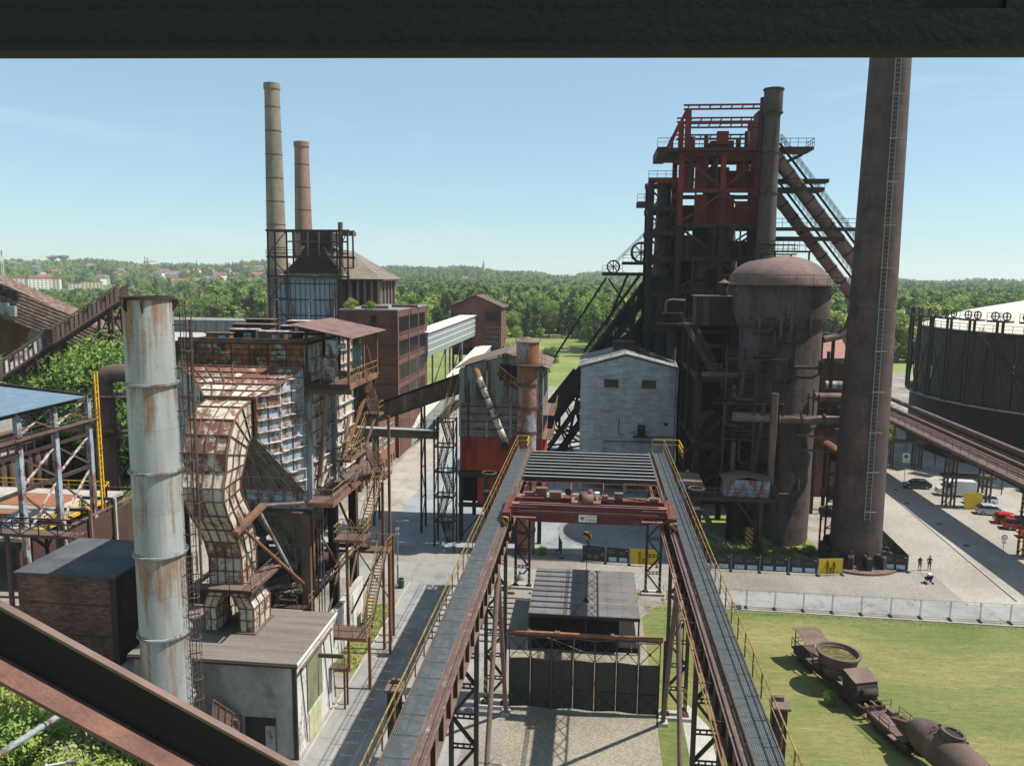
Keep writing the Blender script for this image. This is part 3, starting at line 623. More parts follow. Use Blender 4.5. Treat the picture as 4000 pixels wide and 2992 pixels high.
bar(ST, 'roof_joint', (cx0, 70.5, 3.6), (cx1, 70.5, 3.6), .07, .03, M['concrete'])
for x in (cx0 + .1, 0, cx1 - .1):
    for y in (cy0 + .2, cy1 - .2): bar(ST, 'post', (x, y, 0), (x, y, 3.4), .14, .14, M['steel_dark'])
boxc(ST, 'back_curtain', cx0 + .1, cx1 - .1, cy1 - .5, cy1 - .45, .1, 3.4, M['curtain']); boxc(ST, 'side_curtain', cx0 + .1, cx0 + .14, cy0 + .3, cy1 - .5, .1, 3.4, M['curtain'])
boxc(ST, 'front_curtain', cx0 + .2, 3.0, cy0 + .35, cy0 + .4, .1, 3.4, M['curtain']); boxc(ST, 'stage_floor', cx0 + .15, cx1 - .15, cy0 + .5, cy1 - .6, .02, .5, M['curtain'])
for p, q in (((-5.3, 67.2, 0), (-5.3, 67.2, 2.3)), ((-5.3, 67.2, 2.3), (1.9, 66.2, .1)), ((4.2, 67.3, 0), (4.0, 67.3, 2.2))): cyl(ST, 'guy_pole', p, q, .03, M['grey_paint'], 6)
# bell lamps hanging from brackets on the towers
def bell(p, base, label):
    L = thing('bell_lamp', label, 'lamp', p, 'grey bell lamps on the runway towers'); p = V(p)
    cyl(L, 'arm', base, p + UP * 1.0, .03, M['rust_dark'], 6); cyl(L, 'stay', V(base) - UP * .6, p + UP * 1.0 + (V(base) - p) * .35, .02, M['rust_dark'], 6)
    cyl(L, 'cap', p + UP * .62, p + UP * 1.0, .2, M['grey_paint'], 12); mb = MB(); mb.lathe([(.12, .68), (.2, .6), (.3, .45), (.4, .2), (.42, 0), (.38, 0), (.34, .2), (.2, .5)], p, 18); mb.build('shade', M['grey_paint'], L)
bell((-4.7, 42.6, 4.3), (-6.2, 42.7, 5.3), 'grey bell lamp on a bracket at the nearest left tower')
bell((4.9, 42.6, 4.3), (6.2, 42.7, 5.3), 'grey bell lamp on a bracket at the nearest right tower')
bell((-7.1, 80.4, 1.6), (-6.4, 81.8, 3.2), 'small grey bell lamp on the far left striped tower')
bell((7.7, 75.6, 1.0), (7.2, 80.6, 3.0), 'small grey bell lamp on the far right striped tower') if False else None
for x, y in ((-8.5, 81.0), (-5.6, 80.6), (5.5, 80.6), (8.5, 80.7)):
    B = thing('guard_post', f'yellow guard post at the {"left" if x < 0 else "right"} foot of the far {"left" if x < 0 else "right"} tower' if abs(x) > 6 else f'yellow guard post at the inner foot of the far {"left" if x < 0 else "right"} tower', 'bollard', (x, y, 0))
    cyl(B, 'post', (x, y, 0), (x, y, 1.1), .07, M['yellow_new'], 10); cyl(B, 'crossbar', (x, y - .35, .8), (x, y + .35, .8), .06, M['yellow_new'], 8)
# ================================================================ dust filter with its duct, stairs and cabin
FB = thing('dust_filter', 'huge rusty white dust filter with ribbed inlet funnel on tall columns', 'dust filter', (-28, 65, 0))
CW, CE, CF, CB_ = -33.4, -22.7, 60.0, 72.0
WP, BGm, RR, RW_ = M['white_paint'], M['blue_grey'], M['rib_rust'], M['rib_white']
M['mottled'] = rusty('mottled', '#8f9794', '#8a552c', '#33211c', .62, .75, .55, .04)
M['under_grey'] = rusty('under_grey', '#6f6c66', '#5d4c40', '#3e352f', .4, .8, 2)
# casing: upper rusty box
panel_face(FB, (CW, CF, 26.55), (CE, CF, 26.55), (CE, CF, 28.35), (CW, CF, 28.35), 7, 4, M['mottled'], M['rust_dark'], .06, .07)
panel_face(FB, (CE, CF, 14.9), (CE, CB_, 14.9), (CE, CB_, 28.3), (CE, CF, 28.3), 5, 11, WP, RW_, .07, .28, rdv=.1)
panel_face(FB, (CW, CB_, 14.9), (CW, CF, 14.9), (CW, CF, 28.3), (CW, CB_, 28.3), 3, 4, WP, RR)
boxc(FB, 'roof', CW - .1, CE + .1, CF - .1, CB_ + .1, 28.36, 28.46, M['rust_dark'])
boxc(FB, 'back_wall', CW, CE, CB_ - .1, CB_, 14.9, 28.3, WP)
panel_face(FB, (CW, CF, 14.9), (CE, CF, 14.9), (CE, CF, 16.6), (CW, CF, 16.6), 10, 3, M['blue_grey'], M['grey_paint'], .05, .08)
boxc(FB, 'casing_floor', CW, CE, CF, CB_, 14.8, 14.88, M['rust_dark'])
# two-stage funnel
rim = (CW + .3, CE - .1, 59.6, 16.6, 26.5); mid = (-30.2, -23.75, 57.2, 19.3, 25.45); inl = (-28.85, -24.85, 55.4, 21.7, 24.72)
def slope_side(bx, by, bz0, bz1, ax, ay, az0, az1, mat):
    n = V(ay - by, -(ax - bx), 0).normalized(); zl = [az0 + .02 + k * .92 for k in range(int((az1 - az0) / .92) + 1)] + [az1]
    u0 = lambda z: (z - bz1) / (az1 - bz1) if z > bz1 else ((bz0 - z) / (bz0 - az0) if z < bz0 else 0)
    P3 = lambda u, z: V(bx + (ax - bx) * u, by + (ay - by) * u, z)
    for za, zb in zip(zl, zl[1:]):
        ua, ub = u0(za), u0(zb)
        for c0, c1 in ((0, .5), (.5, 1)):
            q = [P3(max(ua, c0), za), P3(max(ua, c1), za), P3(max(ub, c1), zb), P3(max(ub, c0), zb)]
            if max((q[0] - q[1]).length, (q[2] - q[3]).length) < .06: continue
            vs = q + [p - n * .05 for p in q]; raw('funnel_plate', vs, [(0, 1, 2, 3), (7, 6, 5, 4), (0, 4, 5, 1), (1, 5, 6, 2), (2, 6, 7, 3), (3, 7, 4, 0)], mat, FB)
        if ua < .97: bar(FB, 'rib', P3(ua, za) + n * .13, P3(1, za) + n * .13, .06, .26, RW_, n)
    bar(FB, 'rib', P3(.5, max(az0, lerp((bz0, 0, 0), (az0, 0, 0), .5).x)) + n * .05, P3(.5, lerp((bz1, 0, 0), (az1, 0, 0), .5).x) + n * .05, .06, .1, RR, n)
    bar(FB, 'corner_seam', P3(0, bz1), P3(1, az1), .1, .1, RR); bar(FB, 'corner_seam', P3(0, bz0), P3(1, az0), .1, .1, RR)
def funnel(a, b, nx, nz, mats):
    ax0, ax1, ay, az0, az1 = a; bx0, bx1, by, bz0, bz1 = b
    panel_face(FB, (bx0, by, bz1), (bx1, by, bz1), (ax1, ay, az1), (ax0, ay, az1), nx, 3 if a is rim else 2, mats[0], RR, .06, .11, 'funnel_plate')      # top
    slope_side(bx1, by, bz0, bz1, ax1, ay, az0, az1, mats[1])
    panel_face(FB, (ax0, ay, az0), (bx0, by, bz0), (bx0, by, bz1), (ax0, ay, az1), 2, 4, mats[1], RR, .06, .11, 'funnel_plate')        # left
    panel_face(FB, (ax0, ay, az0), (ax1, ay, az0), (bx1, by, bz0), (bx0, by, bz0), nx, 2, M['under_grey'], M['grey_paint'], .06, .12, 'funnel_plate')     # underside, its shade put into darker plate paint
M['funnel_rust'] = rusty('funnel_rust', '#c9c3b4', '#7f5443', '#664538', .62, .9, 1.2, .05)
funnel(rim, mid, 9, 10, (M['funnel_rust'], BGm)); funnel(mid, inl, 6, 8, (M['white_paint'], BGm))
for a, m in ((rim, M['grey_paint']), (mid, RW_), (inl, RR)):
    x0, x1, y, z0, z1 = a; w = .22
    for p, q in (((x0, y, z0), (x0, y, z1)), ((x1, y, z0), (x1, y, z1))): bar(FB, 'frame', p, q, w, w, m)
    for p, q in (((x0, y, z1), (x1, y, z1)), ((x0, y, z0), (x1, y, z0))): bar(FB, 'frame', p, q, w, w, RR)
# S-shaped duct: stations (outer y,z) (inner y,z) and left edge
STA = [((55.3, 24.5), (55.3, 21.85), -28.6), ((53.8, 24.25), (55.0, 21.75), -28.5), ((52.6, 23.55), (54.7, 21.55), -28.45), ((51.8, 22.6), (54.4, 21.2), -28.4), ((51.2, 21.4), (54.1, 20.7), -28.35),
       ((51.0, 20.2), (53.8, 20.1), -28.3), ((50.5, 19.1), (53.2, 19.3), -28.2), ((50.4, 18.2), (53.0, 18.5), -28.1), ((50.95, 17.0), (53.5, 17.6), -27.95), ((51.8, 15.7), (54.5, 16.3), -27.8),
       ((52.35, 14.6), (55.1, 14.6), -27.7), ((52.8, 13.3), (55.3, 13.3), -27.65), ((52.8, 12.25), (55.25, 12.25), -27.65), ((52.8, 11.2), (55.2, 11.2), -27.65)]
XR = -25.2
DU = thing('exhaust_duct', 'S-curved rusty white square duct running from the filter funnel down to the roof', 'duct', (-26.5, 53, 7.3))
for k in range(len(STA) - 1):
    (oy, oz), (iy, iz), xl = STA[k]; (oy2, oz2), (iy2, iz2), xl2 = STA[k + 1]
    mf = WP if k < 5 else M['blue_grey']
    panel_face(DU, (xl2, oy2, oz2), (XR, oy2, oz2), (XR, oy, oz), (xl, oy, oz), 4, 1, M['funnel_rust'] if k in (2, 3, 4, 10) else WP, RR, .05, .1)
    panel_face(DU, (XR, oy2, oz2), (XR, iy2, iz2), (XR, iy, iz), (XR, oy, oz), 3, 1, WP, RR, .05, .1)
    raw('left_plate', [(xl2, iy2, iz2), (xl2, oy2, oz2), (xl, oy, oz), (xl, iy, iz)], [(0, 1, 2, 3)], WP, DU)
    raw('back_plate', [(XR, iy2, iz2), (xl2, iy2, iz2), (xl, iy, iz), (XR, iy, iz)], [(0, 1, 2, 3)], WP, DU)
# trouser piece with two feet on the fan house roof
z0, z1, z2 = 11.15, 9.2, 7.35
for fx0, fx1, tx0, tx1 in ((-28.45, -27.45, -27.65, -26.45), (-25.7, -24.6, -26.4, -25.2)):
    m_ = WP
    panel_face(DU, (fx0, 53.2, z1), (fx1, 53.2, z1), (tx1, 52.85, z0), (tx0, 52.85, z0), 2, 2, m_, RR, .05, .08)
    panel_face(DU, (fx1, 53.2, z1), (fx1, 56.2, z1), (tx1, 55.2, z0), (tx1, 52.85, z0), 3, 2, m_, RR, .05, .08)
    panel_face(DU, (fx0, 56.2, z1), (fx0, 53.2, z1), (tx0, 52.85, z0), (tx0, 55.2, z0), 2, 1, m_, RR, .05, .08)
    panel_face(DU, (fx0 + .05, 53.25, z2), (fx1 - .05, 53.25, z2), (fx1, 53.2, z1), (fx0, 53.2, z1), 2, 2, m_, RR, .05, .08)
    panel_face(DU, (fx1 - .05, 53.25, z2), (fx1 - .05, 56.15, z2), (fx1, 56.2, z1), (fx1, 53.2, z1), 3, 2, m_, RR, .05, .08)
    boxc(DU, 'foot_flange', fx0 - .2, fx1 + .2, 53.0, 56.4, 7.26, 7.38, M['rust_pink'])
# maintenance deck round the duct
boxc(DU, 'deck', -28.9, -24.2, 51.7, 52.7, 11.18, 11.26, M['rust_pink']); boxc(DU, 'deck', -25.1, -24.0, 52.7, 57.0, 11.18, 11.26, M['rust_pink'])
bar(DU, 'deck_edge', (-28.9, 51.68, 11.14), (-24.0, 51.68, 11.14), .06, .22, M['rust_dark']); bar(DU, 'deck_edge', (-23.98, 51.7, 11.14), (-23.98, 57, 11.14), .06, .22, M['rust'])
rail(DU, [(-28.9, 51.75, 11.26), (-24.05, 51.75, 11.26), (-24.05, 57, 11.26)], M['rust'], 1.05, 1.6, .025)
# duct saddle and struts
bar(DU, 'saddle_beam', (-25.0, 51.6, 15.55), (-24.6, 55.6, 16.5), .5, .3, M['rib_rust']); 
for y in (52.3, 53.6): mb = MB(); mb.prism([(-25.18, y, 15.9), (-25.18, y, 16.6), (-24.9, y, 15.85)], (0, .06, 0)); mb.build('gusset', M['rib_rust'], DU)
for a, b, m in (((-24.9, 52.6, 15.6), (-22.9, 59.4, 8.6), M['rust_orange']), ((-24.7, 55.0, 16.2), (-23.1, 59.4, 7.8), M['grey_paint']), ((-24.6, 55.4, 16.5), (-22.9, 59.4, 15.6), M['rust_pink'])): cyl(DU, 'strut', a, b, .13, m)
# legs and bracing of the filter
for y in (59.5, 66.0, 71.9):
    for x in (-22.75, -33.2):
        bar(FB, 'column', (x, y, 0), (x, y, 14.7), .75 if x > -30 else .6, .75, M['rust_dark'] if y > 60 else M['rust'])
    bar(FB, 'cross_beam', (-33.2, y, 14.55), (-22.8, y, 14.55), .35, .4, M['rust'])
    bar(FB, 'cross_beam', (-33.2, y, 7.6), (-22.8, y, 7.6), .3, .35, M['rust_dark'])
for x in (-22.75, -33.2):
    bar(FB, 'ring_beam', (x, 59.2, 14.6), (x, 72.2, 14.6), .35, .45, M['rust']); bar(FB, 'ring_beam', (x, 59.2, 7.6), (x, 72.2, 7.6), .3, .35, M['rib_white'])
for ya, yb in ((59.5, 66), (66, 71.9)): cyl(FB, 'wind_brace', (-22.4, ya, 14.4), (-22.4, yb, 7.8), .12, M['rust_pink']); cyl(FB, 'wind_brace', (-22.4, yb, 7.4), (-22.4, ya, .6), .12, M['rust'])
for y in (60.02, 66.0): bar(FB, 'corner_post', (CE + .2, y, 14.9), (CE + .2, y, 28.3), .42, .42, M['grey_paint'])
bar(FB, 'rust_strip', (CE + .46, 59.7, 7.8), (CE + .46, 59.7, 14.9), .06, .3, M['rust_orange'])
for a, b in (((CE + .45, 64.6, 25.4), (CE + .5, 61.0, 16.6)), ((CE + .5, 69.5, 21), (CE + .5, 66.6, 16.4))): cyl(FB, 'side_brace', a, b, .16, M['rust_pink'])
# hoppers
for hx in (-25.4, -30.7):
    for hy in (63.2, 69.0):
        w, d, zt, zb = 2.5, 2.75, 14.8, 9.3
        T_ = [(hx - w, hy - d, zt), (hx + w, hy - d, zt), (hx + w, hy + d, zt), (hx - w, hy + d, zt)]; B_ = [(hx + sx * .35, hy + sy * .35, zb) for sx, sy in ((-1, -1), (1, -1), (1, 1), (-1, 1))]
        for i in range(4):
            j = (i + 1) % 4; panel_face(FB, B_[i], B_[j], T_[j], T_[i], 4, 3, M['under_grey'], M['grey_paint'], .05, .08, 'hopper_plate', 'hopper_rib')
        cyl(FB, 'outlet', (hx, hy, 7.9), (hx, hy, 9.4), .32, M['grey_paint']); box(FB, 'valve', (hx, hy, 8.2), (.9, .7, .5), M['rust_dark'])
# service deck under the hoppers
boxc(FB, 'service_deck', -32.8, -22.6, 58.3, 72.2, 7.0, 7.08, M['rust_dark'])
for y in (60.5, 62.2): bar(FB, 'deck_beam', (-29, y - 2.2, 7.4), (-23, y + 1.2, 7.4), .16, .3, M['rib_white'])
rail(FB, [(-22.3, 58.4, 7.1), (-22.3, 72, 7.1)], M['yellow'], 1.05, 1.9); rail(FB, [(-31, 58.4, 7.1), (-23.3, 58.4, 7.1)], M['rust'], 1.05, 1.6)
for x in (-25.0, -26.6, -27.6): rail(FB, [(x, 58.4, 7.3), (x + 2.1, 62.2, 7.3)], M['yellow'], 1.0, 1.5, .025)
bar(FB, 'ladder_stile', (-23.6, 58.1, 7.3), (-23.6, 58.1, 12.5), .05, .05, M['rust_dark']); bar(FB, 'ladder_stile', (-23.2, 58.1, 7.3), (-23.2, 58.1, 12.5), .05, .05, M['rust_dark'])
for k in range(16): bar(FB, 'rung', (-23.6, 58.1, 7.5 + k * .31), (-23.2, 58.1, 7.5 + k * .31), .025, .025, M['rust_dark'])
for k, x in enumerate((-22.2, -22.05, -21.9)): cyl(FB, 'conduit', (x, 60.5 + k * .25, 4.0), (x, 60.5 + k * .25, 16.5), .05, M['rust_orange'] if k == 0 else M['grey_paint'], 6)
# roof equipment
for (x, y, w, d, h, m) in ((-30.4, 61.4, 2.0, .7, .55, 'rust_orange'), (-28.8, 62.6, 2.2, .8, .8, 'rust_dark'), (-25.9, 61.5, 2.2, .9, .75, 'rust'), (-29.5, 66.0, 3.4, 1.2, 1.0, 'rust'), (-26.4, 66.2, 1.3, .8, .9, 'rust_dark'), (-25.5, 68.4, 3.2, 1.4, 1.2, 'rust'), (-30.6, 70, 2.4, 1.2, 1.2, 'rust_dark'), (-27.2, 64, 5.6, .5, .5, 'rust_dark')):
    box(FB, 'roof_unit', (x, y, 28.46 + h / 2), (w, d, h), M[m]); box(FB, 'unit_lid', (x, y, 28.5 + h), (w * 1.1, d * 1.2, .08), M['rib_white'] if random.random() < .5 else M['rust_pink'])
    box(FB, 'terminal_box', (x + w * .2, y - d * .5, 28.5 + h * .4), (w * .3, .16, h * .5), M['blue_grey'])
mb = MB(); mb.box(-33.3, -22.8, 60.1, 60.3, 28.4, 28.75); mb.build('parapet', M['rust'], FB)
for x in (-29.3, -26.0, -23.6): mb = MB(); mb.path([(x, 70, 28.4), (x, 70, 31.2), (x + .15, 70, 31.5), (x + .4, 70, 31.55)], .04, 6); mb.build('lamp_pole', M['grey_paint'], FB)
# ---------------------------------------------------------------- switch cabin on the filter's corner
CBN = thing('roofed_platform', 'open steel platform with brown corrugated roof and white transformer boxes', 'platform', (-21, 64, 25.4))
fx0, fx1, fy0, fy1, fz = -22.5, -18.95, 59.5, 67.6, 25.3
boxc(CBN, 'floor', fx0, fx1, fy0, fy1, fz - .08, fz, M['rust'])
for p, q in (((fx0, fy0, fz - .2), (fx1, fy0, fz - .2)), ((fx1, fy0, fz - .2), (fx1, fy1, fz - .2)), ((fx0, fy1, fz - .2), (fx1, fy1, fz - .2))): bar(CBN, 'edge_beam', p, q, .12, .42, M['rust_orange'] if q[1] != fy0 else M['rust_dark'])
bar(CBN, 'bearer', (fx0, fy0 + .3, fz - .6), (fx1 + .1, fy0 + .3, fz - .6), .3, .45, M['rust'])
for x, zt in ((fx0 + .1, 29.8), (fx1 - .05, 29.1)):
    for y in (fy0 + .05, (fy0 + fy1) / 2, fy1 - .05): bar(CBN, 'post', (x, y, fz), (x, y, zt), .2, .2, M['rust_orange'] if x > -20 else M['rust_dark'])
    bar(CBN, 'eaves_beam', (x, fy0 - .4, zt - .1), (x, fy1 + .4, zt - .1), .14, .2, M['rust_dark'])
for y in (fy0 + .05, fy1 - .05): bar(CBN, 'rafter', (fx0, y, 29.72), (fx1, y, 29.02), .12, .22, M['rust_dark'])
for k in range(9):
    ya = 58.7 + k * 1.08; raw('roof_sheet', [(-23.4, ya, 30.02), (-18.35, ya, 29.02), (-18.35, ya + 1.09, 29.02 + .015), (-23.4, ya + 1.09, 30.02 + .015), (-23.4, ya, 29.99), (-18.35, ya, 28.99), (-18.35, ya + 1.09, 28.99), (-23.4, ya + 1.09, 29.99)], [(0, 1, 2, 3), (7, 6, 5, 4), (0, 4, 5, 1), (1, 5, 6, 2), (2, 6, 7, 3), (3, 7, 4, 0)], corr('roof_sheet_%d' % k, '#785d54', '#674a41', '#553c34', .35, (0, 1, 0), .27, 1, .03) if k == 0 else bpy.data.materials['roof_sheet_0'], CBN)
rail(CBN, [(fx0, fy0 + .02, fz), (fx1, fy0 + .02, fz), (fx1, fy1, fz)], M['yellow'], 1.1, 1.3)
for (x, y, w, d, z, h) in ((-20.9, 60.8, 1.0, .8, 25.35, 1.9), (-20.75, 60.9, .9, .7, 27.5, 1.2), (-20.0, 65.4, .8, .8, 25.9, 2.0), (-20.1, 65.5, .6, .5, 28.0, .9)):
    box(CBN, 'cabinet', (x, y, z + h / 2), (w, d, h), M['blue_grey'])
    for q in (-.25, .25): box(CBN, 'cabinet_door', (x + w * q, y - d / 2 - .02, z + h / 2), (w * .42, .03, h * .86), M['blue_grey'])
cyl(CBN, 'bushing', (-20.3, 60.9, 28.2), (-19.7, 60.9, 28.2), .26, M['blue_grey']); bar(CBN, 'brace', (-19.1, 66.8, 25.5), (-19.0, 63.8, 28.8), .12, .12, M['rust_pink']); bar(CBN, 'brace', (-22, 62, 25.5), (-20.9, 60, 25.6), .08, .08, M['rust_orange'])
cyl(CBN, 'support_strut', (-20.9, 59.9, 24.7), (-22.4, 61.5, 16.2), .2, M['rust_pink'])
# ---------------------------------------------------------------- stairs on the filter's side
SR = thing('filter_staircase', 'zigzag steel staircase with yellow handrails down the side of the filter', 'staircase', (-19.5, 64, 0))
Y_ = (0, 1, 0); X_ = (1, 0, 0); sm, ym, tm = M['rust_dark'], M['yellow'], M['rust_pink']
def landing(x0, x1, y0, y1, z, rails=((0, 1), (1, 2), (2, 3))):
    boxc(SR, 'landing', x0, x1, y0, y1, z - .06, z, M['rust']); bar(SR, 'landing_edge', (x0, y0, z - .12), (x1, y0, z - .12), .05, .22, M['rust_orange']); bar(SR, 'landing_edge', (x1, y0, z - .12), (x1, y1, z - .12), .05, .22, M['rust_orange'])
    c4 = [(x0, y0, z), (x1, y0, z), (x1, y1, z), (x0, y1, z)]
    for a, b in rails: rail(SR, [c4[a], c4[b]], ym, 1.05, 1.2)
landing(-20.4, -18.9, 67.7, 69.2, 21.5, ((1, 2), (2, 3)))
stair(SR, (-19.3, 67.7, 21.5), (-19.3, 63.9, 25.3), .8, X_, sm, ym, tm)
stair(SR, (-20.1, 62.6, 18.9), (-20.1, 67.7, 21.5), .8, X_, sm, ym, tm)
landing(-20.6, -19.4, 60.9, 65.0, 18.9)
stair(SR, (-19.2, 68.6, 15.9), (-19.2, 65.0, 18.9), .8, X_, sm, ym, tm)
boxc(SR, 'side_walkway', -22.3, -20.2, 58.6, 71.5, 15.8, 15.88, M['rust']); bar(SR, 'walkway_edge', (-20.18, 58.6, 15.7), (-20.18, 71.5, 15.7), .08, .34, M['rust_orange']); bar(SR, 'walkway_edge', (-22.3, 58.58, 15.7), (-20.2, 58.58, 15.7), .08, .34, M['rust_orange'])
rail(SR, [(-22.2, 58.65, 15.88), (-20.2, 58.65, 15.88), (-20.2, 68.2, 15.88)], ym, 1.1, 1.5); rail(SR, [(-20.2, 69.4, 15.88), (-18.2, 69.4, 15.88), (-18.2, 66.8, 15.88)], ym, 1.1, 1.3)
landing(-20.2, -18.2, 66.9, 69.4, 15.9, ())
stair(SR, (-18.7, 61.6, 12.5), (-18.7, 66.9, 15.9), .8, X_, sm, ym, tm)
landing(-20.6, -18.2, 59.8, 62.2, 12.5, ((0, 1), (1, 2), (3, 0)))
stair(SR, (-19.6, 65.4, 9.9), (-19.6, 62.2, 12.5), .8, X_, sm, ym, tm)
landing(-20.2, -17.4, 64.6, 66.0, 9.9, ((1, 2), (2, 3)))
stair(SR, (-17.9, 59.6, 5.2), (-17.9, 64.6, 9.9), .8, X_, sm, ym, tm)
landing(-21.8, -17.4, 57.6, 59.6, 5.2, ((0, 1), (1, 2)))
for x, y, zt in ((-18.25, 66.2, 15.7), (-20.2, 61.9, 12.4), (-17.5, 65.4, 9.8), (-17.6, 59.3, 5.1), (-20.6, 57.8, 5.1), (-18.1, 69, 9.9), (-18.0, 67.6, 21.4)): bar(SR, 'post', (x, y, 0), (x, y, zt), .22, .22, M['rust_orange'])
bar(SR, 'brace', (-18.2, 66.2, 9.7), (-19.9, 61.9, 5.3), .12, .12, M['rust_dark']); bar(SR, 'brace', (-20.2, 61.9, 12.2), (-17.6, 65.4, 5.4), .1, .1, M['rust'])
bar(SR, 'hanger', (-20.1, 60.9, 18.7), (-19.1, 66.6, 25.1), .18, .18, M['rust_orange']); bar(SR, 'hanger', (-20.0, 63.2, 15.9), (-19.2, 67.7, 21.4), .16, .16, M['rust_pink'])
# ---------------------------------------------------------------- fan house below
FH = thing('fan_house', 'low flat-roofed building with front greyed for shade and white side wall below the duct', 'building', (-27, 53, 0))
M['render_shaded'] = rusty('render_shaded', '#a2a19c', '#6d6a66', '#4d4a48', .42, .35, 1.5, .2)  # front wall render greyed so the colour carries its shade
M['render_white'] = rusty('render_white', '#d5d2cd', '#8d8780', '#5f5a56', .33, .8, 2.5, .06)
M['felt'] = ground_mat('felt', ['#5e5650', '#726961', '#7d746b'], .8, 5, stretch=(.12, 2.2, 1))
M['louver'] = plain('louver', '#b5b48d', .5)
boxc(FH, 'wall', -31.8, -20.05, 49.4, 57.3, 0, 6.95, M['render_shaded']); boxc(FH, 'side_wall', -20.048, -19.95, 49.45, 57.3, 0, 6.9, M['render_white'])
boxc(FH, 'roof', -32.1, -19.75, 49.15, 57.6, 6.96, 7.26, M['felt'])
bar(FH, 'verge_strip', (-19.72, 49.15, 7.2), (-19.72, 57.6, 7.2), .07, .2, M['white']); bar(FH, 'gutter', (-32.1, 49.1, 7.05), (-19.7, 49.1, 7.05), .12, .16, M['rust_dark']); bar(FH, 'side_gutter', (-19.6, 49.6, 6.7), (-19.6, 56, 6.7), .14, .16, M['rust_pink'])
for k in range(14): bar(FH, 'louvre_slat', (-19.9, 51.5 + k * .22, 2.4), (-19.9, 51.5 + k * .22, 6.1), .1, .08, M['louver'])
boxc(FH, 'louvre_frame', -19.949, -19.93, 51.35, 54.6, 2.3, 6.2, M['glass_dark'])
for y in (51.6, 52.45, 53.3): boxc(FH, 'door_leaf', -19.94, -19.88, y, y + .8, .05, 2.2, M['louver'])
bar(FH, 'hoist_beam', (-20, 53.6, 5.7), (-17.9, 53.6, 5.7), .16, .3, M['rust']); 
for y in (50.2, 54.9, 56.4): bar(FH, 'wall_tie', (-19.9, y, 6.4), (-19.85, y + .9, .3), .06, .05, M['rust_dark'])
boxc(FH, 'corner_post', -20.2, -19.9, 49.3, 49.5, 0, 6.9, M['rust_dark']); boxc(FH, 'doorway', -23.7, -21.5, 49.3, 49.42, 0, 3.0, M['dark']); boxc(FH, 'door_leaf', -22.2, -21.5, 49.22, 49.29, 0, 2.5, M['grey_paint'])
boxc(FH, 'side_porch', -19.9, -18.6, 56.0, 56.9, 3.3, 3.4, M['rust']); 
for y in (56.1, 56.8): bar(FH, 'porch_post', (-18.7, y, 0), (-18.7, y, 3.3), .14, .14, M['rust'])
rail(FH, [(-18.65, 56, 3.4), (-18.65, 56.9, 3.4)], M['rust'], 1, 1, .02)
for x in (-30.6, -29.9): rail(FH, [(-22.8, 48.2, 0), (-21.6, 48.2, 0)], M['yellow'], 1.1, 1.2) if x < -30.5 else None
# ribbed duct mouth in front of it
RD = thing('fan_casing', 'tilted ribbed rusty casing leaning against the fan house front', 'duct', (-25.4, 48.5, 0))
panel_face(RD, (-25.6, 47.6, .8), (-23.9, 48.2, .6), (-23.9, 49.0, 3.2), (-25.6, 48.6, 4.6), 4, 3, M['rust_pink'], M['rib_rust'], .04, .08)
boxc(RD, 'casing_body', -25.6, -23.95, 48.7, 49.35, 0, 3.1, M['rust'])
WL = thing('white_wall', 'streaked white plastered wall behind the fan house under the filter', 'wall', (-21.9, 65, 0))
boxc(WL, 'wall', -22.3, -21.95, 57.9, 72, 0, 4.4, M['render_white']); boxc(WL, 'coping', -22.4, -21.85, 57.9, 72, 4.4, 4.5, M['concrete'])
# ---------------------------------------------------------------- white stack
WS = thing('white_stack', 'tall grey-white steel stack with flanged joints and rust stains', 'chimney', (-27.35, 46, 0))
zz = [0, 6.0, 10.8, 16.2, 21.6, 27.1, 32.4]
for a, b in zip(zz, zz[1:]):
    for c0, c1 in ((a, (a + b) / 2 + .4), ((a + b) / 2 + .4, b)):
        r0, r1 = 1.56 - .0035 * c0, 1.56 - .0035 * c1
        mb = MB(); mb.lathe([(r0, c0), (r0, c0 + .03), (r1, c1 - .012), (r1 - .02, c1)], (-27.35, 46, 0), 48); mb.build('shell_ring', M['stack_paint'], WS)
    if b < 32: mb = MB(); r = 1.56 - .0035 * b; mb.lathe([(r, b - .08), (r + .17, b - .08), (r + .17, b + .05), (r, b + .05)], (-27.35, 46, 0), 48, smooth=False); mb.build('flange', M['grey_paint'], WS)
mb = MB(); mb.lathe([(1.42, 32.28), (1.58, 32.28), (1.58, 32.46), (1.34, 32.46), (1.34, 26)], (-27.35, 46, 0), 48, smooth=False); mb.build('rim', M['rust_dark'], WS)
for a in (-1.95, -1.2, .3): mb = MB(); d = V(math.cos(a), math.sin(a), 0); c = V(-27.35, 46, 0) + d * 1.44; mb.prism([c + UP * 31.5, c + UP * 32.3 , c + d * .35 + UP * 32.3, c + d * .35 + UP * 32.0], d.cross(UP) * .1); mb.build('lug', M['rust_dark'], WS)
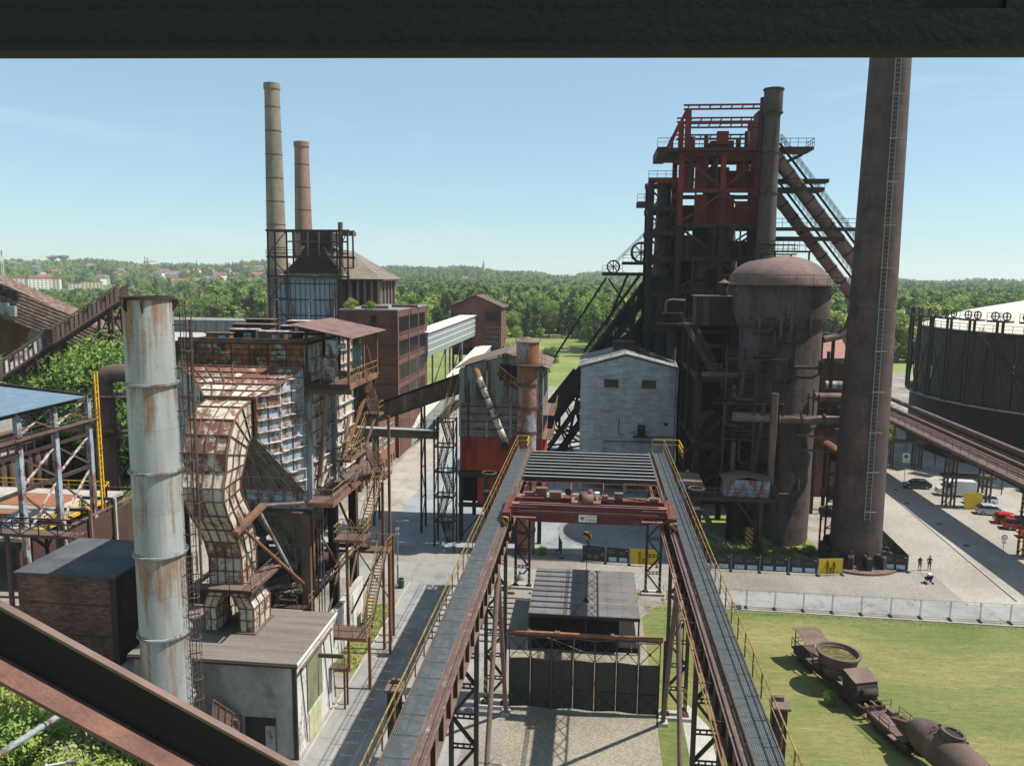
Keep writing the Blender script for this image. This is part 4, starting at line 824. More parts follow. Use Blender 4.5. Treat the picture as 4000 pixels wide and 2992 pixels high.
# ladders with hoops
def caged_ladder(p, d, z0, z1, mat, parent, cage=True, wd=.45):
    p = V(p); d = V(d).normalized(); sd = d.cross(UP)
    for k in (-.5, .5): bar(parent, 'stile', p + sd * wd * k + UP * z0, p + sd * wd * k + UP * z1, .05, .05, mat)
    n = int((z1 - z0) / .4)
    for k in range(n): z = z0 + .2 + k * .4; bar(parent, 'rung', p - sd * wd * .5 + UP * z, p + sd * wd * .5 + UP * z, .026, .026, mat)
    if cage:
        for k in range(int((z1 - z0 - 2) / 1.4) + 1):
            z = z0 + 2 + k * 1.4; mb = MB(); mb.path([p + sd * math.cos(a) * .4 + d * (.05 + .62 * math.sin(a)) + UP * z for a in [math.pi * i / 10 for i in range(11)]], .025, 5); mb.build('hoop', mat, parent)
        for a in (.6, 1.57, 2.5): q = p + sd * math.cos(a) * .4 + d * (.05 + .62 * math.sin(a)); bar(parent, 'cage_bar', q + UP * (z0 + 2), q + UP * z1, .03, .03, mat)
LD = thing('stack_ladder', 'rusty caged ladder climbing the right side of the white stack', 'ladder', (-25, 46.5, 0))
caged_ladder((-25.55, 46.2, 0), (.9, -.45, 0), 0, 16.0, M['rust'], LD); caged_ladder((-25.5, 46.7, 0), (.9, -.3, 0), 14.5, 32.2, M['rust'], LD)
for k in range(12): bar(LD, 'standoff', (-25.9, 46.2, 1 + k * 2.7), (-25.2, 46.6, 1 + k * 2.7), .06, .06, M['rust_dark'])
cyl(LD, 'mast', (-25.2, 47.0, 14), (-25.2, 47.0, 31), .09, M['rust'], 8)
# ================================================================ buildings in the middle ground
M['whitewash'] = rusty('whitewash', '#c2c4c6', '#8d8f93', '#6f6c6b', .38, .45, .3, .16)
M['brick_brown'] = brickm('brick_brown', '#6b4438', '#7d5345', '#5b4a42', .29, .09, .55)
M['brick_red'] = brickm('brick_red', '#8a5a4a', '#9c6a58', '#7d6a60', .29, .09, .4)
M['brick_dark'] = brickm('brick_dark', '#4b342d', '#5d4137', '#3f322d', .29, .09, .5)
M['brick_buff'] = brickm('brick_buff', '#857d70', '#938b7e', '#787167', .3, .1, .35)
M['roof_brown'] = corr('roof_brown', '#63483f', '#553a33', '#45302b', .4, (0, 1, 0), .5, 2, .03)
M['roof_grey'] = ground_mat('roof_grey', ['#5f5f5d', '#7b7a77', '#94918c'], .3, 5)
M['corr_green'] = corr('corr_green', '#7f897f', '#5d4a3c', '#3f342c', .42, (1, 1, 0), .3, 6, .04)
M['corr_red'] = corr('corr_red', '#9c3a2a', '#7a2f24', '#5d241d', .3, (1, 1, 0), .3, 5, .04)
M['corr_rust'] = corr('corr_rust', '#7d655c', '#5a3f37', '#442e29', .66, (1, .2, 0), .42, 8, .06)
M['corr_blue'] = corr('corr_blue', '#8a97a1', '#6a625c', '#4d3f38', .38, (1, 1, 0), .6, 8, .03)
M['corr_pale'] = corr('corr_pale', '#868f8c', '#989f9c', '#747d7a', .3, (1, 1, 0), .5, 8, .03)
M['slab_band'] = rusty('slab_band', '#8a8078', '#6f5a50', '#4a3c35', .5, .5, .8, .1)
def window(parent, o, u, v, w, h, cols, rows, fm, pm=None, inset=.12, nrm=None):
    """o lower corner, u/v unit directions, outward normal nrm"""
    o, u, v = V(o), V(u), V(v); nrm = V(nrm) if nrm is not None else u.cross(v)
    q = [o, o + u * w, o + u * w + v * h, o + v * h]
    wo_ = raw('window', [p + nrm * .02 for p in q] + [p - nrm * inset for p in q], [(0, 1, 2, 3), (7, 6, 5, 4), (0, 4, 5, 1), (1, 5, 6, 2), (2, 6, 7, 3), (3, 7, 4, 0)], pm or M['glass_dark'], parent)
    for i in range(cols + 1): p = o + u * w * i / cols + nrm * .05; bar(wo_, 'mullion', p, p + v * h, .07, .07, fm, nrm)
    for j in range(rows + 1): p = o + v * h * j / rows + nrm * .05; bar(wo_, 'glazing_bar', p, p + u * w, .07, .06, fm, nrm)
    return wo_
XV, YV, ZV = V(1, 0, 0), V(0, 1, 0), V(0, 0, 1)
# ---- whitewashed hall
WB = thing('whitewashed_hall', 'whitewashed brick hall with gabled end and two small windows behind the crane', 'building', (5.5, 128, 0))
mb = MB(); mb.prism([(-1.7, 122, 3.2), (12.9, 122, 3.2), (12.9, 122, 19.9), (5.2, 122, 21.7), (-1.7, 122, 19.8)], (0, 16, 0)); mb.build('wall', M['whitewash'], WB)
for k in range(9): bar(WB, 'course', (-1.72, 121.98, 4.6 + k * 1.72), (12.92, 121.98, 4.6 + k * 1.72), .05, .05, M['whitewash'])
for x0, z0, x1, z1 in ((-2.1, 19.86, 5.2, 21.9), (5.2, 21.9, 13.3, 19.9)): mb = MB(); mb.prism([(x0, 121.6, z0), (x1, 121.6, z1), (x1, 121.6, z1 + .22), (x0, 121.6, z0 + .22)], (0, 16.8, 0)); mb.build('roof_slope', M['roof_grey'], WB)
for x in (2.0, 7.75): window(WB, (x, 121.98, 16.8), XV, ZV, 2.1, 1.25, 4, 2, M['rust_dark'], M['glass_dark'], .1, -YV); bar(WB, 'window_sill', (x - .15, 121.9, 16.72), (x + 2.25, 121.9, 16.72), .3, .12, M['concrete']); bar(WB, 'window_head', (x - .15, 121.95, 18.15), (x + 2.25, 121.95, 18.15), .2, .16, M['whitewash'])
boxc(WB, 'door', 7.3, 8.5, 121.85, 121.99, 9.2, 11.0, M['rust_dark']); boxc(WB, 'hatch', 11.4, 11.9, 121.9, 121.99, 11.0, 11.4, M['dark'])
bar(WB, 'balcony', (6.6, 121.4, 9.2), (8.9, 121.4, 9.2), 1.1, .08, M['rust_dark']); rail(WB, [(6.6, 120.9, 9.2), (8.9, 120.9, 9.2)], M['rust_dark'], 1, 1)
for pts in ([(2.2, 121.7, 5.5), (2.2, 121.7, 8.3), (12.6, 121.7, 8.4)], [(6.8, 121.7, 9.0), (12.6, 121.7, 9.3)], [(4.4, 121.7, 12), (4.4, 121.7, 9.4), (5, 121.7, 9.4)]): mb = MB(); mb.path(pts, .07, 6); mb.build('pipe', M['rust_dark'], WB)
for x in (-1.5, 2.0, 5.6, 9.2, 12.7): bar(WB, 'pillar', (x, 122.3, 0), (x, 122.3, 3.3), .6, .6, M['hazard'] if x == 2.0 else M['concrete'])
boxc(WB, 'cellar_wall', -1.6, 12.8, 130, 130.3, 0, 3.2, M['concrete']); bar(WB, 'lintel', (-1.7, 122.2, 3.1), (12.9, 122.2, 3.1), .5, .3, M['concrete'])
rail(WB, [(-1.5, 122.4, 20.1), (5, 122.4, 22), (12, 122.4, 20.3)], M['rust_dark'], 1, 2.2); rail(WB, [(5, 128, 22), (12, 128, 20.4)], M['rust_dark'], 1.2, 1.5)
mb = MB(); mb.path([(9.5, 131, 21.3), (13, 125, 20.6), (13.15, 122.2, 19.8), (13.15, 122.0, 5)], .16, 8); mb.build('downpipe', M['grey_paint'], WB)
boxc(WB, 'roof_hut', 3.5, 7, 130, 135, 21, 23.2, M['rust_dark']); bar(WB, 'roof_duct', (7, 132, 22.2), (9.6, 126.5, 21.5), .8, .5, M['rust'])
# ---- corrugated transfer house on legs
TB = thing('transfer_house', 'raised sinter transfer house clad in grey corrugated sheet above red panels', 'building', (-11, 101, 0))
bx0, bx1, by0, by1 = -16.4, -6.0, 96.2, 108
for (z0, z1, mf) in ((18.0, 22.2, 'corr_green'), (13.7, 18.0, 'slab_band'), (9.3, 13.66, 'corr_red')):
    boxc(TB, 'cladding', bx0, bx1, by0 + (.05 if mf == 'slab_band' else 0), by1, z0 + .02, z1, M[mf])
mb = MB(); mb.prism([(bx0, by0, 22.21), (bx1, by0, 22.21), (bx1, by0, 22.6), (-10.6, by0, 24.2), (bx0, by0, 22.4)], (0, .25, 0)); mb.build('gable', M['corr_green'], TB)
for x0, z0, x1, z1 in ((-17, 22.3, -10.6, 24.35), (-10.6, 24.35, -5.2, 22.5)): mb = MB(); mb.prism([(x0, 95.9, z0), (x1, 95.9, z1), (x1, 95.9, z1 + .12), (x0, 95.9, z0 + .12)], (0, 12.6, 0)); mb.build('roof_slope', M['rust_pink'], TB)
for k in range(1, 5):
    z = 13.7 + k * .98; bar(TB, 'joint_strip', (bx0, by0, z), (bx1, by0, z), .06, .09, M['rust_dark'])
for x in (bx0, -13.0, -10.0, -6.6): bar(TB, 'pilaster', (x, by0, 13.7), (x, by0, 22.2), .25, .12, M['grey_paint'])
boxc(TB, 'opening', -11.4, -9.3, by0 - .06, by0 + .3, 21.0, 23.0, M['dark']); boxc(TB, 'opening', -9.0, -8.0, by0 - .05, by0 + .2, 18.4, 20.9, M['dark']); boxc(TB, 'opening', bx1 - .3, bx1 + .05, 98, 105, 18.6, 21.4, M['dark'])
boxc(TB, 'red_bay', -14.2, bx1, by0 + .15, by1, 5.0, 8.6, M['corr_red']); boxc(TB, 'dark_bay', bx0, -14.2, by0 + 1.2, by1, 5, 9.1, M['dark'])
bar(TB, 'transfer_beam', (bx0 - .2, by0, 8.9), (bx1 + .2, by0, 8.9), .5, .7, M['steel_dark']); bar(TB, 'transfer_beam', (bx0 - .2, by0 + .2, 4.8), (bx1 + .2, by0 + .2, 4.8), .5, .5, M['steel_dark'])
for x in (bx0 + .1, -13, -9.6, bx1 - .2):
    for y in (by0 + .3, by1 - .3): bar(TB, 'leg', (x, y, 0), (x, y, 9), .5, .5, M['steel_dark'])
for x0, x1 in ((bx0, -13), (-9.6, bx1)): bar(TB, 'leg_brace', (x0, by0 + .3, .4), (x1, by0 + .3, 4.6), .14, .14, M['rust_dark'])
mb = MB(); mb.path([(-14.3, 95.8, 22.1), (-14.1, 95.2, 22.0), (-13.8, 95.0, 21.2)], .42, 14); mb.build('chute_elbow', M['rust_orange'], TB)
a, b = V(-13.9, 95.0, 21.5), V(-10.7, 95.0, 13.9)
for k in range(6): cyl(TB, 'chute_section', lerp(a, b, k / 6 + .008), lerp(a, b, (k + 1) / 6 - .008), .4, M['white_paint'], 16); cyl(TB, 'chute_flange', lerp(a, b, (k + 1) / 6 - .01), lerp(a, b, (k + 1) / 6 + .01), .46, M['rust'], 16)
cyl(TB, 'chute_mouth', (-10.6, 95.05, 13.7), (-10.4, 94.2, 12.9), .5, M['rust_dark'], 16)
cyl(TB, 'standpipe', (-15.3, 95.9, 12.2), (-15.3, 95.9, 20.8), .12, M['steel_dark']); cyl(TB, 'vent', (-10.3, 95.6, 10), (-10.3, 96.3, 10), .3, M['dark'])
stair(TB, (-9.0, 95.3, 20.0), (-11.6, 95.3, 22.0), .7, YV, M['rust_dark'], M['yellow'], M['rust']); stair(TB, (-8.2, 95.3, 18.6), (-10.8, 95.3, 21.4), .7, YV, M['rust_dark'], M['yellow'], M['rust']) if False else None
boxc(TB, 'side_gallery', bx1, -4.6, 97.5, 107, 16.4, 16.5, M['rust_pink']); rail(TB, [(-4.6, 97.5, 16.5), (-4.6, 107, 16.5)], M['yellow'], 1.1, 2)
boxc(TB, 'side_gallery', bx1, -4.8, 97, 104, 13.4, 13.5, M['rust_pink']); rail(TB, [(-4.8, 97, 13.5), (-4.8, 104, 13.5)], M['yellow'], 1.1, 2)
# rusty pipe stack in front
PS = thing('rusty_stack', 'rust-streaked steel pipe stack with banded joints and a capped drum on top', 'chimney', (-7.7, 93.2, 0))
M['stack_rust'] = rusty('stack_rust', '#8fa0ab', '#8d5736', '#6a4534', .66, .5, 2.5, .06)
zs = [0, 2.9, 5.8, 9, 12.2, 15.2, 18.2, 21, 23.4]
for a, b in zip(zs, zs[1:]):
    mb = MB(); mb.lathe([(1.17, a + .02), (1.17, b - .02), (1.12, b)], (-7.7, 93.2, 0), 32); mb.build('shell_ring', M['stack_rust'], PS)
    for d in (-.12, .1): mb = MB(); mb.lathe([(1.17, b + d - .05), (1.28, b + d - .05), (1.28, b + d + .05), (1.17, b + d + .05)], (-7.7, 93.2, 0), 32, smooth=False); mb.build('band', M['rust'], PS)
mb = MB(); mb.lathe([(1.2, 23.3), (1.36, 23.5), (1.36, 26.1)], (-7.7, 93.2, 0), 32); mb.build('drum', M['stack_rust'], PS)
mb = MB(); mb.lathe([(1.5, 26.05), (1.5, 26.15), (0, 26.75)], (-7.7, 93.2, 0), 32, smooth=False); mb.build('cone_cap', M['rust_pink'], PS)
mb = MB(); mb.lathe([(1.3, 23.35), (2.15, 23.35), (2.15, 23.45), (1.3, 23.45)], (-7.7, 93.2, 0), 24, smooth=False); mb.build('gallery', M['rust'], PS)
rail(PS, [(-7.7 + 2.1 * math.cos(a), 93.2 + 2.1 * math.sin(a), 23.45) for a in [math.pi * 2 * i / 10 for i in range(11)]], M['yellow'], 1.1, 1.4, .025)
# stair tower beside it
STW = thing('stair_tower', 'dark lattice stair tower with zigzag flights between footbridge and ground', 'stair tower', (-18, 95, 0))
for x in (-19.2, -16.8):
    for y in (93.6, 96): bar(STW, 'post', (x, y, 0), (x, y, 16.2), .2, .2, M['steel_dark'])
for k in range(5):
    z = k * 3.2; d = 1 if k % 2 else -1
    stair(STW, (-18 - d * .9 * 0 - .5 * d, 93.9 if d > 0 else 95.7, z), (-18 - .5 * d * 0 + .0, 95.7 if d > 0 else 93.9, z + 3.2), .8, XV, M['steel_dark'], M['steel_dark'], M['rust'])
    for p, q in (((-19.2, 93.6), (-16.8, 93.6)), ((-16.8, 93.6), (-16.8, 96)), ((-19.2, 96), (-16.8, 96)), ((-19.2, 93.6), (-19.2, 96))): bar(STW, 'girt', (*p, z + 3.2), (*q, z + 3.2), .14, .14, M['steel_dark'])
    bar(STW, 'brace', (-19.2, 93.6, z), (-16.8 if d > 0 else -19.2, 93.6 if d > 0 else 96, z + 3.2), .09, .09, M['steel_dark']); bar(STW, 'brace', (-16.8, 93.6, z), (-16.8, 96, z + 3.2), .09, .09, M['steel_dark'])
    boxc(STW, 'landing', -19.1, -16.9, 93.7, 94.5, z + 3.1, z + 3.15, M['rust_dark'])
stair(STW, (-17.9, 94.2, 16.2), (-17.1, 97.6, 20.8), .8, XV, M['yellow'], M['yellow'], M['rust']); rail(STW, [(-19.2, 93.6, 16.2), (-16.8, 93.6, 16.2), (-16.8, 95.9, 16.2)], M['yellow'], 1.1, 1.2)
# footbridge and inclined gallery
FBR = thing('footbridge', 'rusty pipe footbridge with railings from filter to stair tower', 'footbridge', (-25, 97, 13))
bar(FBR, 'girder', (-36, 98.6, 13.4), (-19.2, 95.4, 13.9), .12, 1.0, M['rust']); bar(FBR, 'deck', (-36, 99.2, 14.0), (-19.2, 96, 14.5), 1.3, .08, M['rust_pink']); cyl(FBR, 'white_pipe', (-36, 98.2, 14.1), (-19.2, 95.2, 14.55), .12, M['white'])
bar(FBR, 'girder', (-36, 99.9, 13.4), (-19.2, 96.7, 13.9), .12, 1.0, M['rust_dark'])
rail(FBR, [(-36, 98.6, 14.05), (-19.2, 95.4, 14.55)], M['rust'], 1.05, 1.7, .025); rail(FBR, [(-36, 99.9, 14.05), (-19.2, 96.7, 14.55)], M['rust'], 1.05, 1.7, .025)
IG = thing('inclined_gallery', 'inclined conveyor gallery clad in rusty corrugated sheet rising to the transfer house', 'conveyor gallery', (-25, 101, 15))
mb = MB(); A_ = V(-40, 105.5, 10.9); B_ = V(-16.4, 98.4, 20.3)
mb.prism([A_ + V(0, -1.1, -1.1), A_ + V(0, 1.1, -1.1), A_ + V(0, 1.1, 1.1), A_ + V(0, -1.1, 1.1)], B_ - A_); mb.build('cladding', M['corr_rust'], IG)
bar(IG, 'roof', A_ + V(0, 0, 1.2), B_ + V(0, 0, 1.2), 2.7, .1, M['rust_dark']); bar(IG, 'bottom_chord', A_ + V(0, -1.12, -1.15), B_ + V(0, -1.12, -1.15), .2, .2, M['rust_dark'])
for x in (-22, -29): 
    f = (x + 40) / 23.6; p = lerp(A_, B_, f)
    for dy in (-1, 1): bar(IG, 'trestle_leg', (p.x, p.y + dy * 1.4, 0), (p.x, p.y + dy * .9, p.z - 1.2), .25, .25, M['rust_dark'])
    lat(IG, V(p.x, p.y - 1.4, .5), V(p.x, p.y - .9, p.z - 1.2), V(p.x, p.y + 1.4, .5), V(p.x, p.y + .9, p.z - 1.2), 4, M['rust_dark'], .1)
# ---- brick screen building
BS = thing('brick_screening_house', 'tall brown brick building with four storeys of broken windows', 'building', (-41, 152, 0))
boxc(BS, 'wall', -46.2, -35.4, 140, 165, 0, 27.2, M['brick_brown']); boxc(BS, 'roof', -46.3, -35.3, 139.9, 165.1, 27.21, 27.5, M['roof_grey'])
for z in (24.6, 21.0, 17.4, 13.8, 10.2): bar(BS, 'band', (-46.2, 139.97, z), (-35.35, 139.97, z), .1, .16, M['rust_dark'])
for z in (23.4, 19.0, 14.6, 10.2):
    for y, w in ((141.2, 7.0), (149.3, 7.0), (157.6, 5.4)): window(BS, (-35.38, y, z), YV, ZV, w, 2.7, 7, 1, M['rust_dark'], M['glass_dark'], .15, XV)
    bar(BS, 'band', (-35.35, 140, z - .5), (-35.35, 165, z - .5), .1, .14, M['rust_dark'])
for y in (140.05, 148.8, 157.1, 164.9): bar(BS, 'pilaster', (-35.34, y, 0), (-35.34, y, 27.1), .1, .3, M['brick_red'])
boxc(BS, 'front_opening', -40.3, -39.3, 139.9, 140.02, 24.9, 26.4, M['dark'])
for x, y in ((-43, 143), (-39, 150)): cyl(BS, 'roof_pipe', (x, y, 27.8), (x + 5, y + .5, 27.8), .35, M['rust'])
AN = thing('brick_annexe', 'low pale brick annexe with tall windows along the side lane', 'building', (-41, 135, 0))
boxc(AN, 'wall', -47, -36.0, 118, 139.8, 0, 9.4, M['brick_red']); boxc(AN, 'roof', -47.2, -35.8, 117.8, 139.9, 9.4, 9.7, M['roof_brown'])
for k in range(5): window(AN, (-35.98, 119.2 + k * 4.1, 3.6), YV, ZV, 2.6, 3.6, 4, 3, M['white'], M['glass_dark'], .12, XV)
for k in range(12): bar(AN, 'buttress', (-35.85, 118.6 + k * 1.8, 0), (-35.85, 118.6 + k * 1.8, 1.5), .3, .4, M['brick_buff'])
boxc(AN, 'gate_pier', -36.3, -35.6, 116.5, 117.3, 0, 6.5, M['brick_dark'])
LT = thing('lean_to', 'small steel lean-to with a brown roof against the brick building', 'shed', (-34, 118, 12))
for x, y in ((-37.5, 112), (-33.2, 112), (-33.2, 117), (-37.5, 117)): bar(LT, 'post', (x, y, 0), (x, y, 18.3), .2, .2, M['rust'])
raw('roof', [(-38, 111.4, 18.2), (-32.6, 111.4, 18.7), (-32.6, 117.5, 18.9), (-38, 117.5, 18.4), (-38, 111.4, 18.1), (-32.6, 111.4, 18.6), (-32.6, 117.5, 18.8), (-38, 117.5, 18.3)], [(0, 1, 2, 3), (7, 6, 5, 4), (0, 4, 5, 1), (1, 5, 6, 2), (2, 6, 7, 3), (3, 7, 4, 0)], M['roof_brown'], LT)
for k in range(4): bar(LT, 'brace', (-37.5 + k * 1.2, 112, 13), (-36.6 + k * 1.2, 112, 18), .12, .12, M['rust_pink'])
bar(LT, 'girt', (-37.5, 112, 15), (-33.2, 112, 15), .12, .12, M['rust']); boxc(LT, 'inner_wall', -37.4, -33.3, 116.8, 116.9, 8, 18, M['rust_deep'])
# ---- coal tower with head frame
CT = thing('coal_tower', 'derelict coal tower with pyramid roof and rusty steel head frame', 'tower', (-58, 165, 0))
boxc(CT, 'clad_shaft', -66, -53.2, 160, 172, 0, 32.7, M['corr_blue'])
for k in range(10): bar(CT, 'girt', (-66, 159.9, 2 + k * 3.3), (-53.2, 159.9, 2 + k * 3.3), .14, .2, M['rust_dark'])
for k in range(12): bar(CT, 'sheeting_rail', (-65.4 + k * 1.06, 159.92, 0), (-65.4 + k * 1.06, 159.92, 32.6), .08, .08, M['rust_dark'])
for k in range(6):
    a = 2 * math.pi * k / 6 + .3
boxc(CT, 'bunker_wall', -53.1, -45, 163, 176, 0, 32.4, M['brick_dark'])
for k in range(6): bar(CT, 'concrete_column', (-52.6 + k * 1.5, 162.8, 24), (-52.6 + k * 1.5, 162.8, 32.4), .5, .4, M['brick_buff'])
for k in range(5): bar(CT, 'concrete_column', (-44.9, 163.5 + k * 2.8, 22), (-44.9, 163.5 + k * 2.8, 32.4), .4, .5, M['brick_buff'])
ap = V(-54.5, 168, 38.6); e = 32.8; x0, x1, ya, yb = -66.8, -43.6, 160.5, 176.8; hx0, hx1 = -60, -53
for q in ([(x0, ya, e), (x1, ya, e), (hx1, 167, 38.8), (hx0, 167, 38.8)], [(x1, ya, e), (x1, yb, e), (hx1, 171, 38.8), (hx1, 167, 38.8)], [(x1, yb, e), (x0, yb, e), (hx0, 171, 38.8), (hx1, 171, 38.8)], [(x0, yb, e), (x0, ya, e), (hx0, 167, 38.8), (hx0, 171, 38.8)], [(hx0, 167, 38.8), (hx1, 167, 38.8), (hx1, 171, 38.8), (hx0, 171, 38.8)]):
    raw('roof_slope', q, [tuple(range(4))], M['slab_band'] if q[0][0] == x1 else M['brick_buff'], CT)
boxc(CT, 'eaves', x0, x1, ya, yb, e - .35, e - .03, M['brick_dark'])
boxc(CT, 'head_house', -61.6, -55.0, 162, 169, 39.6, 42.4, M['rust_dark']); mb = MB(); mb.prism([(-65.2, 161.4, 34), (-52.6, 161.4, 34), (-55.4, 161.4, 37.3), (-56.4, 161.4, 39.5), (-60.4, 161.4, 39.5), (-62, 161.4, 37)], (0, 7.5, 0)); mb.build('hood', M['rust_dark'], CT)
for x in (-62.6, -59.8, -57.4, -54.6): bar(CT, 'head_post', (x, 161.2, 37.4), (x, 161.2, 42.4), .35, .35, M['rust'])
bar(CT, 'head_rail', (-64, 161, 40.4), (-51, 161, 40.4), .3, .3, M['rust']); boxc(CT, 'opening', -58.6, -57.4, 161.9, 162.1, 40, 41.6, M['dark'])
for x in (-67.6, -63.6, -52.9, -50.6):
    for y in (159.4, 163):
        bar(CT, 'frame_column', (x, y, 0), (x, y, 42.6), .3, .3, M['rust_dark'])
for x0_, x1_ in ((-67.6, -63.6), (-52.9, -50.6)): lat(CT, V(x0_, 159.4, 1), V(x0_, 159.4, 42.5), V(x1_, 159.4, 1), V(x1_, 159.4, 42.5), 9, M['rust_dark'], .16)
for z in (33.2, 37.2, 42.6):
    for y in (159.3, 163): bar(CT, 'frame_beam', (-68, y, z), (-50.2, y, z), .3, .4, M['rust_dark'])
mrail(mb := MB(), [(-68, 159.2, 33.4), (-50.4, 159.2, 33.4)], 1.1, 2, .05).build('handrail', M['rust_dark'], CT); mrail(mb := MB(), [(-68, 159.2, 37.5), (-50.4, 159.2, 37.5)], 1.1, 2, .05).build('handrail', M['rust_dark'], CT)
cyl(CT, 'vent_pipe', (-52.6, 161, 20), (-52.6, 161, 44.4), .5, M['rust'])
for x in (-51.5, -50): box(CT, 'cable_head', (x, 161, 42), (.9, 2, .8), M['rust'])
# ---- two chimneys
def chimney(x, y, zt, r0, r1, zs, label, mlow, mup):
    T = thing('brick_chimney', label, 'chimney', (x, y, 0)); n = 14
    rr = lambda z: r0 + (r1 - r0) * z / zt
    mb = MB(); mb.lathe([(rr(0) + .12, 0), (rr(zs) + .12, zs), (rr(zs), zs + .02)], (x, y, 0), 40); mb.build('lower_shaft', mlow, T)
    mb = MB(); mb.lathe([(rr(zs), zs), (rr(zt), zt)], (x, y, 0), 40); mb.build('shaft', mup, T)
    mb = MB(); mb.lathe([(rr(zt), zt - 1.6), (rr(zt) + .22, zt - 1.4), (rr(zt) + .22, zt), (rr(zt) - .5, zt), (rr(zt) - .5, zt - 4)], (x, y, 0), 40, smooth=False); mb.build('crown', mup, T)
    for k in range(1, 8): z = zs + (zt - zs) * k / 8; mb = MB(); mb.lathe([(rr(z), z - .08), (rr(z) + .06, z - .08), (rr(z) + .06, z + .08), (rr(z), z + .08)], (x, y, 0), 40, smooth=False); mb.build('iron_hoop', M['rust_dark'], T)
M['shaft_clad'] = rusty('shaft_clad', '#6d5f61', '#6b4644', '#4b3a3a', .45, .25, 1.5, .08)
chimney(-82.5, 200, 81.3, 3.1, 1.85, 34.5, 'taller pale brick chimney with dark clad base behind the filter', M['shaft_clad'], M['brick_buff'])
chimney(-83.4, 222, 70.6, 3.3, 1.95, 20, 'shorter reddish brick chimney right behind the coal tower frame', M['brick_red'], brickm('brick_rose', '#8d7266', '#9d8274', '#7d6f65', .3, .1, .35))
# ---- head house and galleries
HH = thing('brick_head_house', 'brick conveyor head house with brown gabled roof on dark steel legs', 'building', (-29, 204, 0))
mb = MB(); mb.prism([(-35, 198, 15.6), (-27.4, 198, 15.6), (-27.4, 198, 25.8), (-31.2, 198, 28.4), (-35, 198, 25.8)], (0, 11, 0)); 
boxc(HH, 'wall', -36.2, -23.2, 198, 209, 15.4, 25.6, M['brick_brown'])
for p in ([(-36.2, 198, 25.6), (-23.2, 198, 25.6), (-23.2, 198, 25.7), (-29.7, 198, 28.6), (-36.2, 198, 25.7)],): mb = MB(); mb.prism(p, (0, 11, 0)); mb.build('gable', M['brick_brown'], HH)
for x0, z0, x1, z1 in ((-36.8, 25.6, -29.7, 28.7), (-29.7, 28.7, -22.6, 25.6)): mb = MB(); mb.prism([(x0, 197.5, z0), (x1, 197.5, z1), (x1, 197.5, z1 + .15), (x0, 197.5, z0 + .15)], (0, 12, 0)); mb.build('roof_slope', M['roof_brown'], HH)
window(HH, (-27.2, 197.98, 22.3), XV, ZV, 3.2, 2.4, 3, 2, M['rust_dark'], None, .12, -YV)
for z in (17.0, 19.6): window(HH, (-27.2, 197.98, z), XV, ZV, 3.6, 1.2, 6, 1, M['concrete'], None, .12, -YV)
for x in (-35.6, -29.7, -23.8):
    for y in (198.5, 208.5): bar(HH, 'leg', (x, y, 0), (x, y, 15.4), .5, .5, M['steel_dark'])
lat(HH, V(-35.6, 198.5, .5), V(-35.6, 198.5, 15), V(-29.7, 198.5, .5), V(-29.7, 198.5, 15), 3, M['steel_dark'], .25)
boxc(HH, 'skirt', -35.5, -24, 198.2, 208.6, 13.5, 15.4, M['rust_deep'])
UG = thing('upper_gallery', 'pale corrugated conveyor gallery with white roof between the two brick buildings', 'conveyor gallery', (-33, 180, 17))
a, b = V(-36.5, 163, 19.2), V(-31.5, 198, 21.2)
mb = MB(); mb.prism([a + V(-1.8, 0, -2.6), a + V(1.8, 0, -2.6), a + V(1.8, 0, 2.4), a + V(-1.8, 0, 2.4)], b - a); mb.build('cladding', M['corr_pale'], UG)
bar(UG, 'roof', a + V(0, 0, 2.5), b + V(0, 0, 2.5), 4.2, .16, M['white'])
for z in (-1.4, 0, 1.2): bar(UG, 'trim_strip', a + V(1.84, 0, z), b + V(1.84, 0, z), .06, .14, M['white'])
for f in (.35, .7): 
    p = lerp(a, b, f)
    for d in (-1.5, 1.5): bar(UG, 'leg', (p.x + d, p.y, 0), (p.x + d, p.y, p.z - 2.6), .35, .35, M['grey_paint'])
    bar(UG, 'leg_brace', (p.x - 1.5, p.y, 8), (p.x + 1.5, p.y, p.z - 2.7), .2, .2, M['grey_paint'])
LG = thing('lower_gallery', 'lower sloping conveyor gallery with pale roof climbing to the head house', 'conveyor gallery', (-31, 180, 6))
a, b = V(-37, 150, 1.6), V(-27.5, 198, 14.4)
mb = MB(); mb.prism([a + V(-1.7, 0, -1.5), a + V(1.7, 0, -1.5), a + V(1.7, 0, 1.5), a + V(-1.7, 0, 1.5)], b - a); mb.build('cladding', M['corr_pale'], LG); bar(LG, 'roof', a + V(0, 0, 1.6), b + V(0, 0, 1.6), 3.9, .14, plain('pale_roof', '#c9beb2', .8))
bar(LG, 'leg', (-29.5, 186, 0), (-29.5, 186, 10), .3, .3, M['white'])
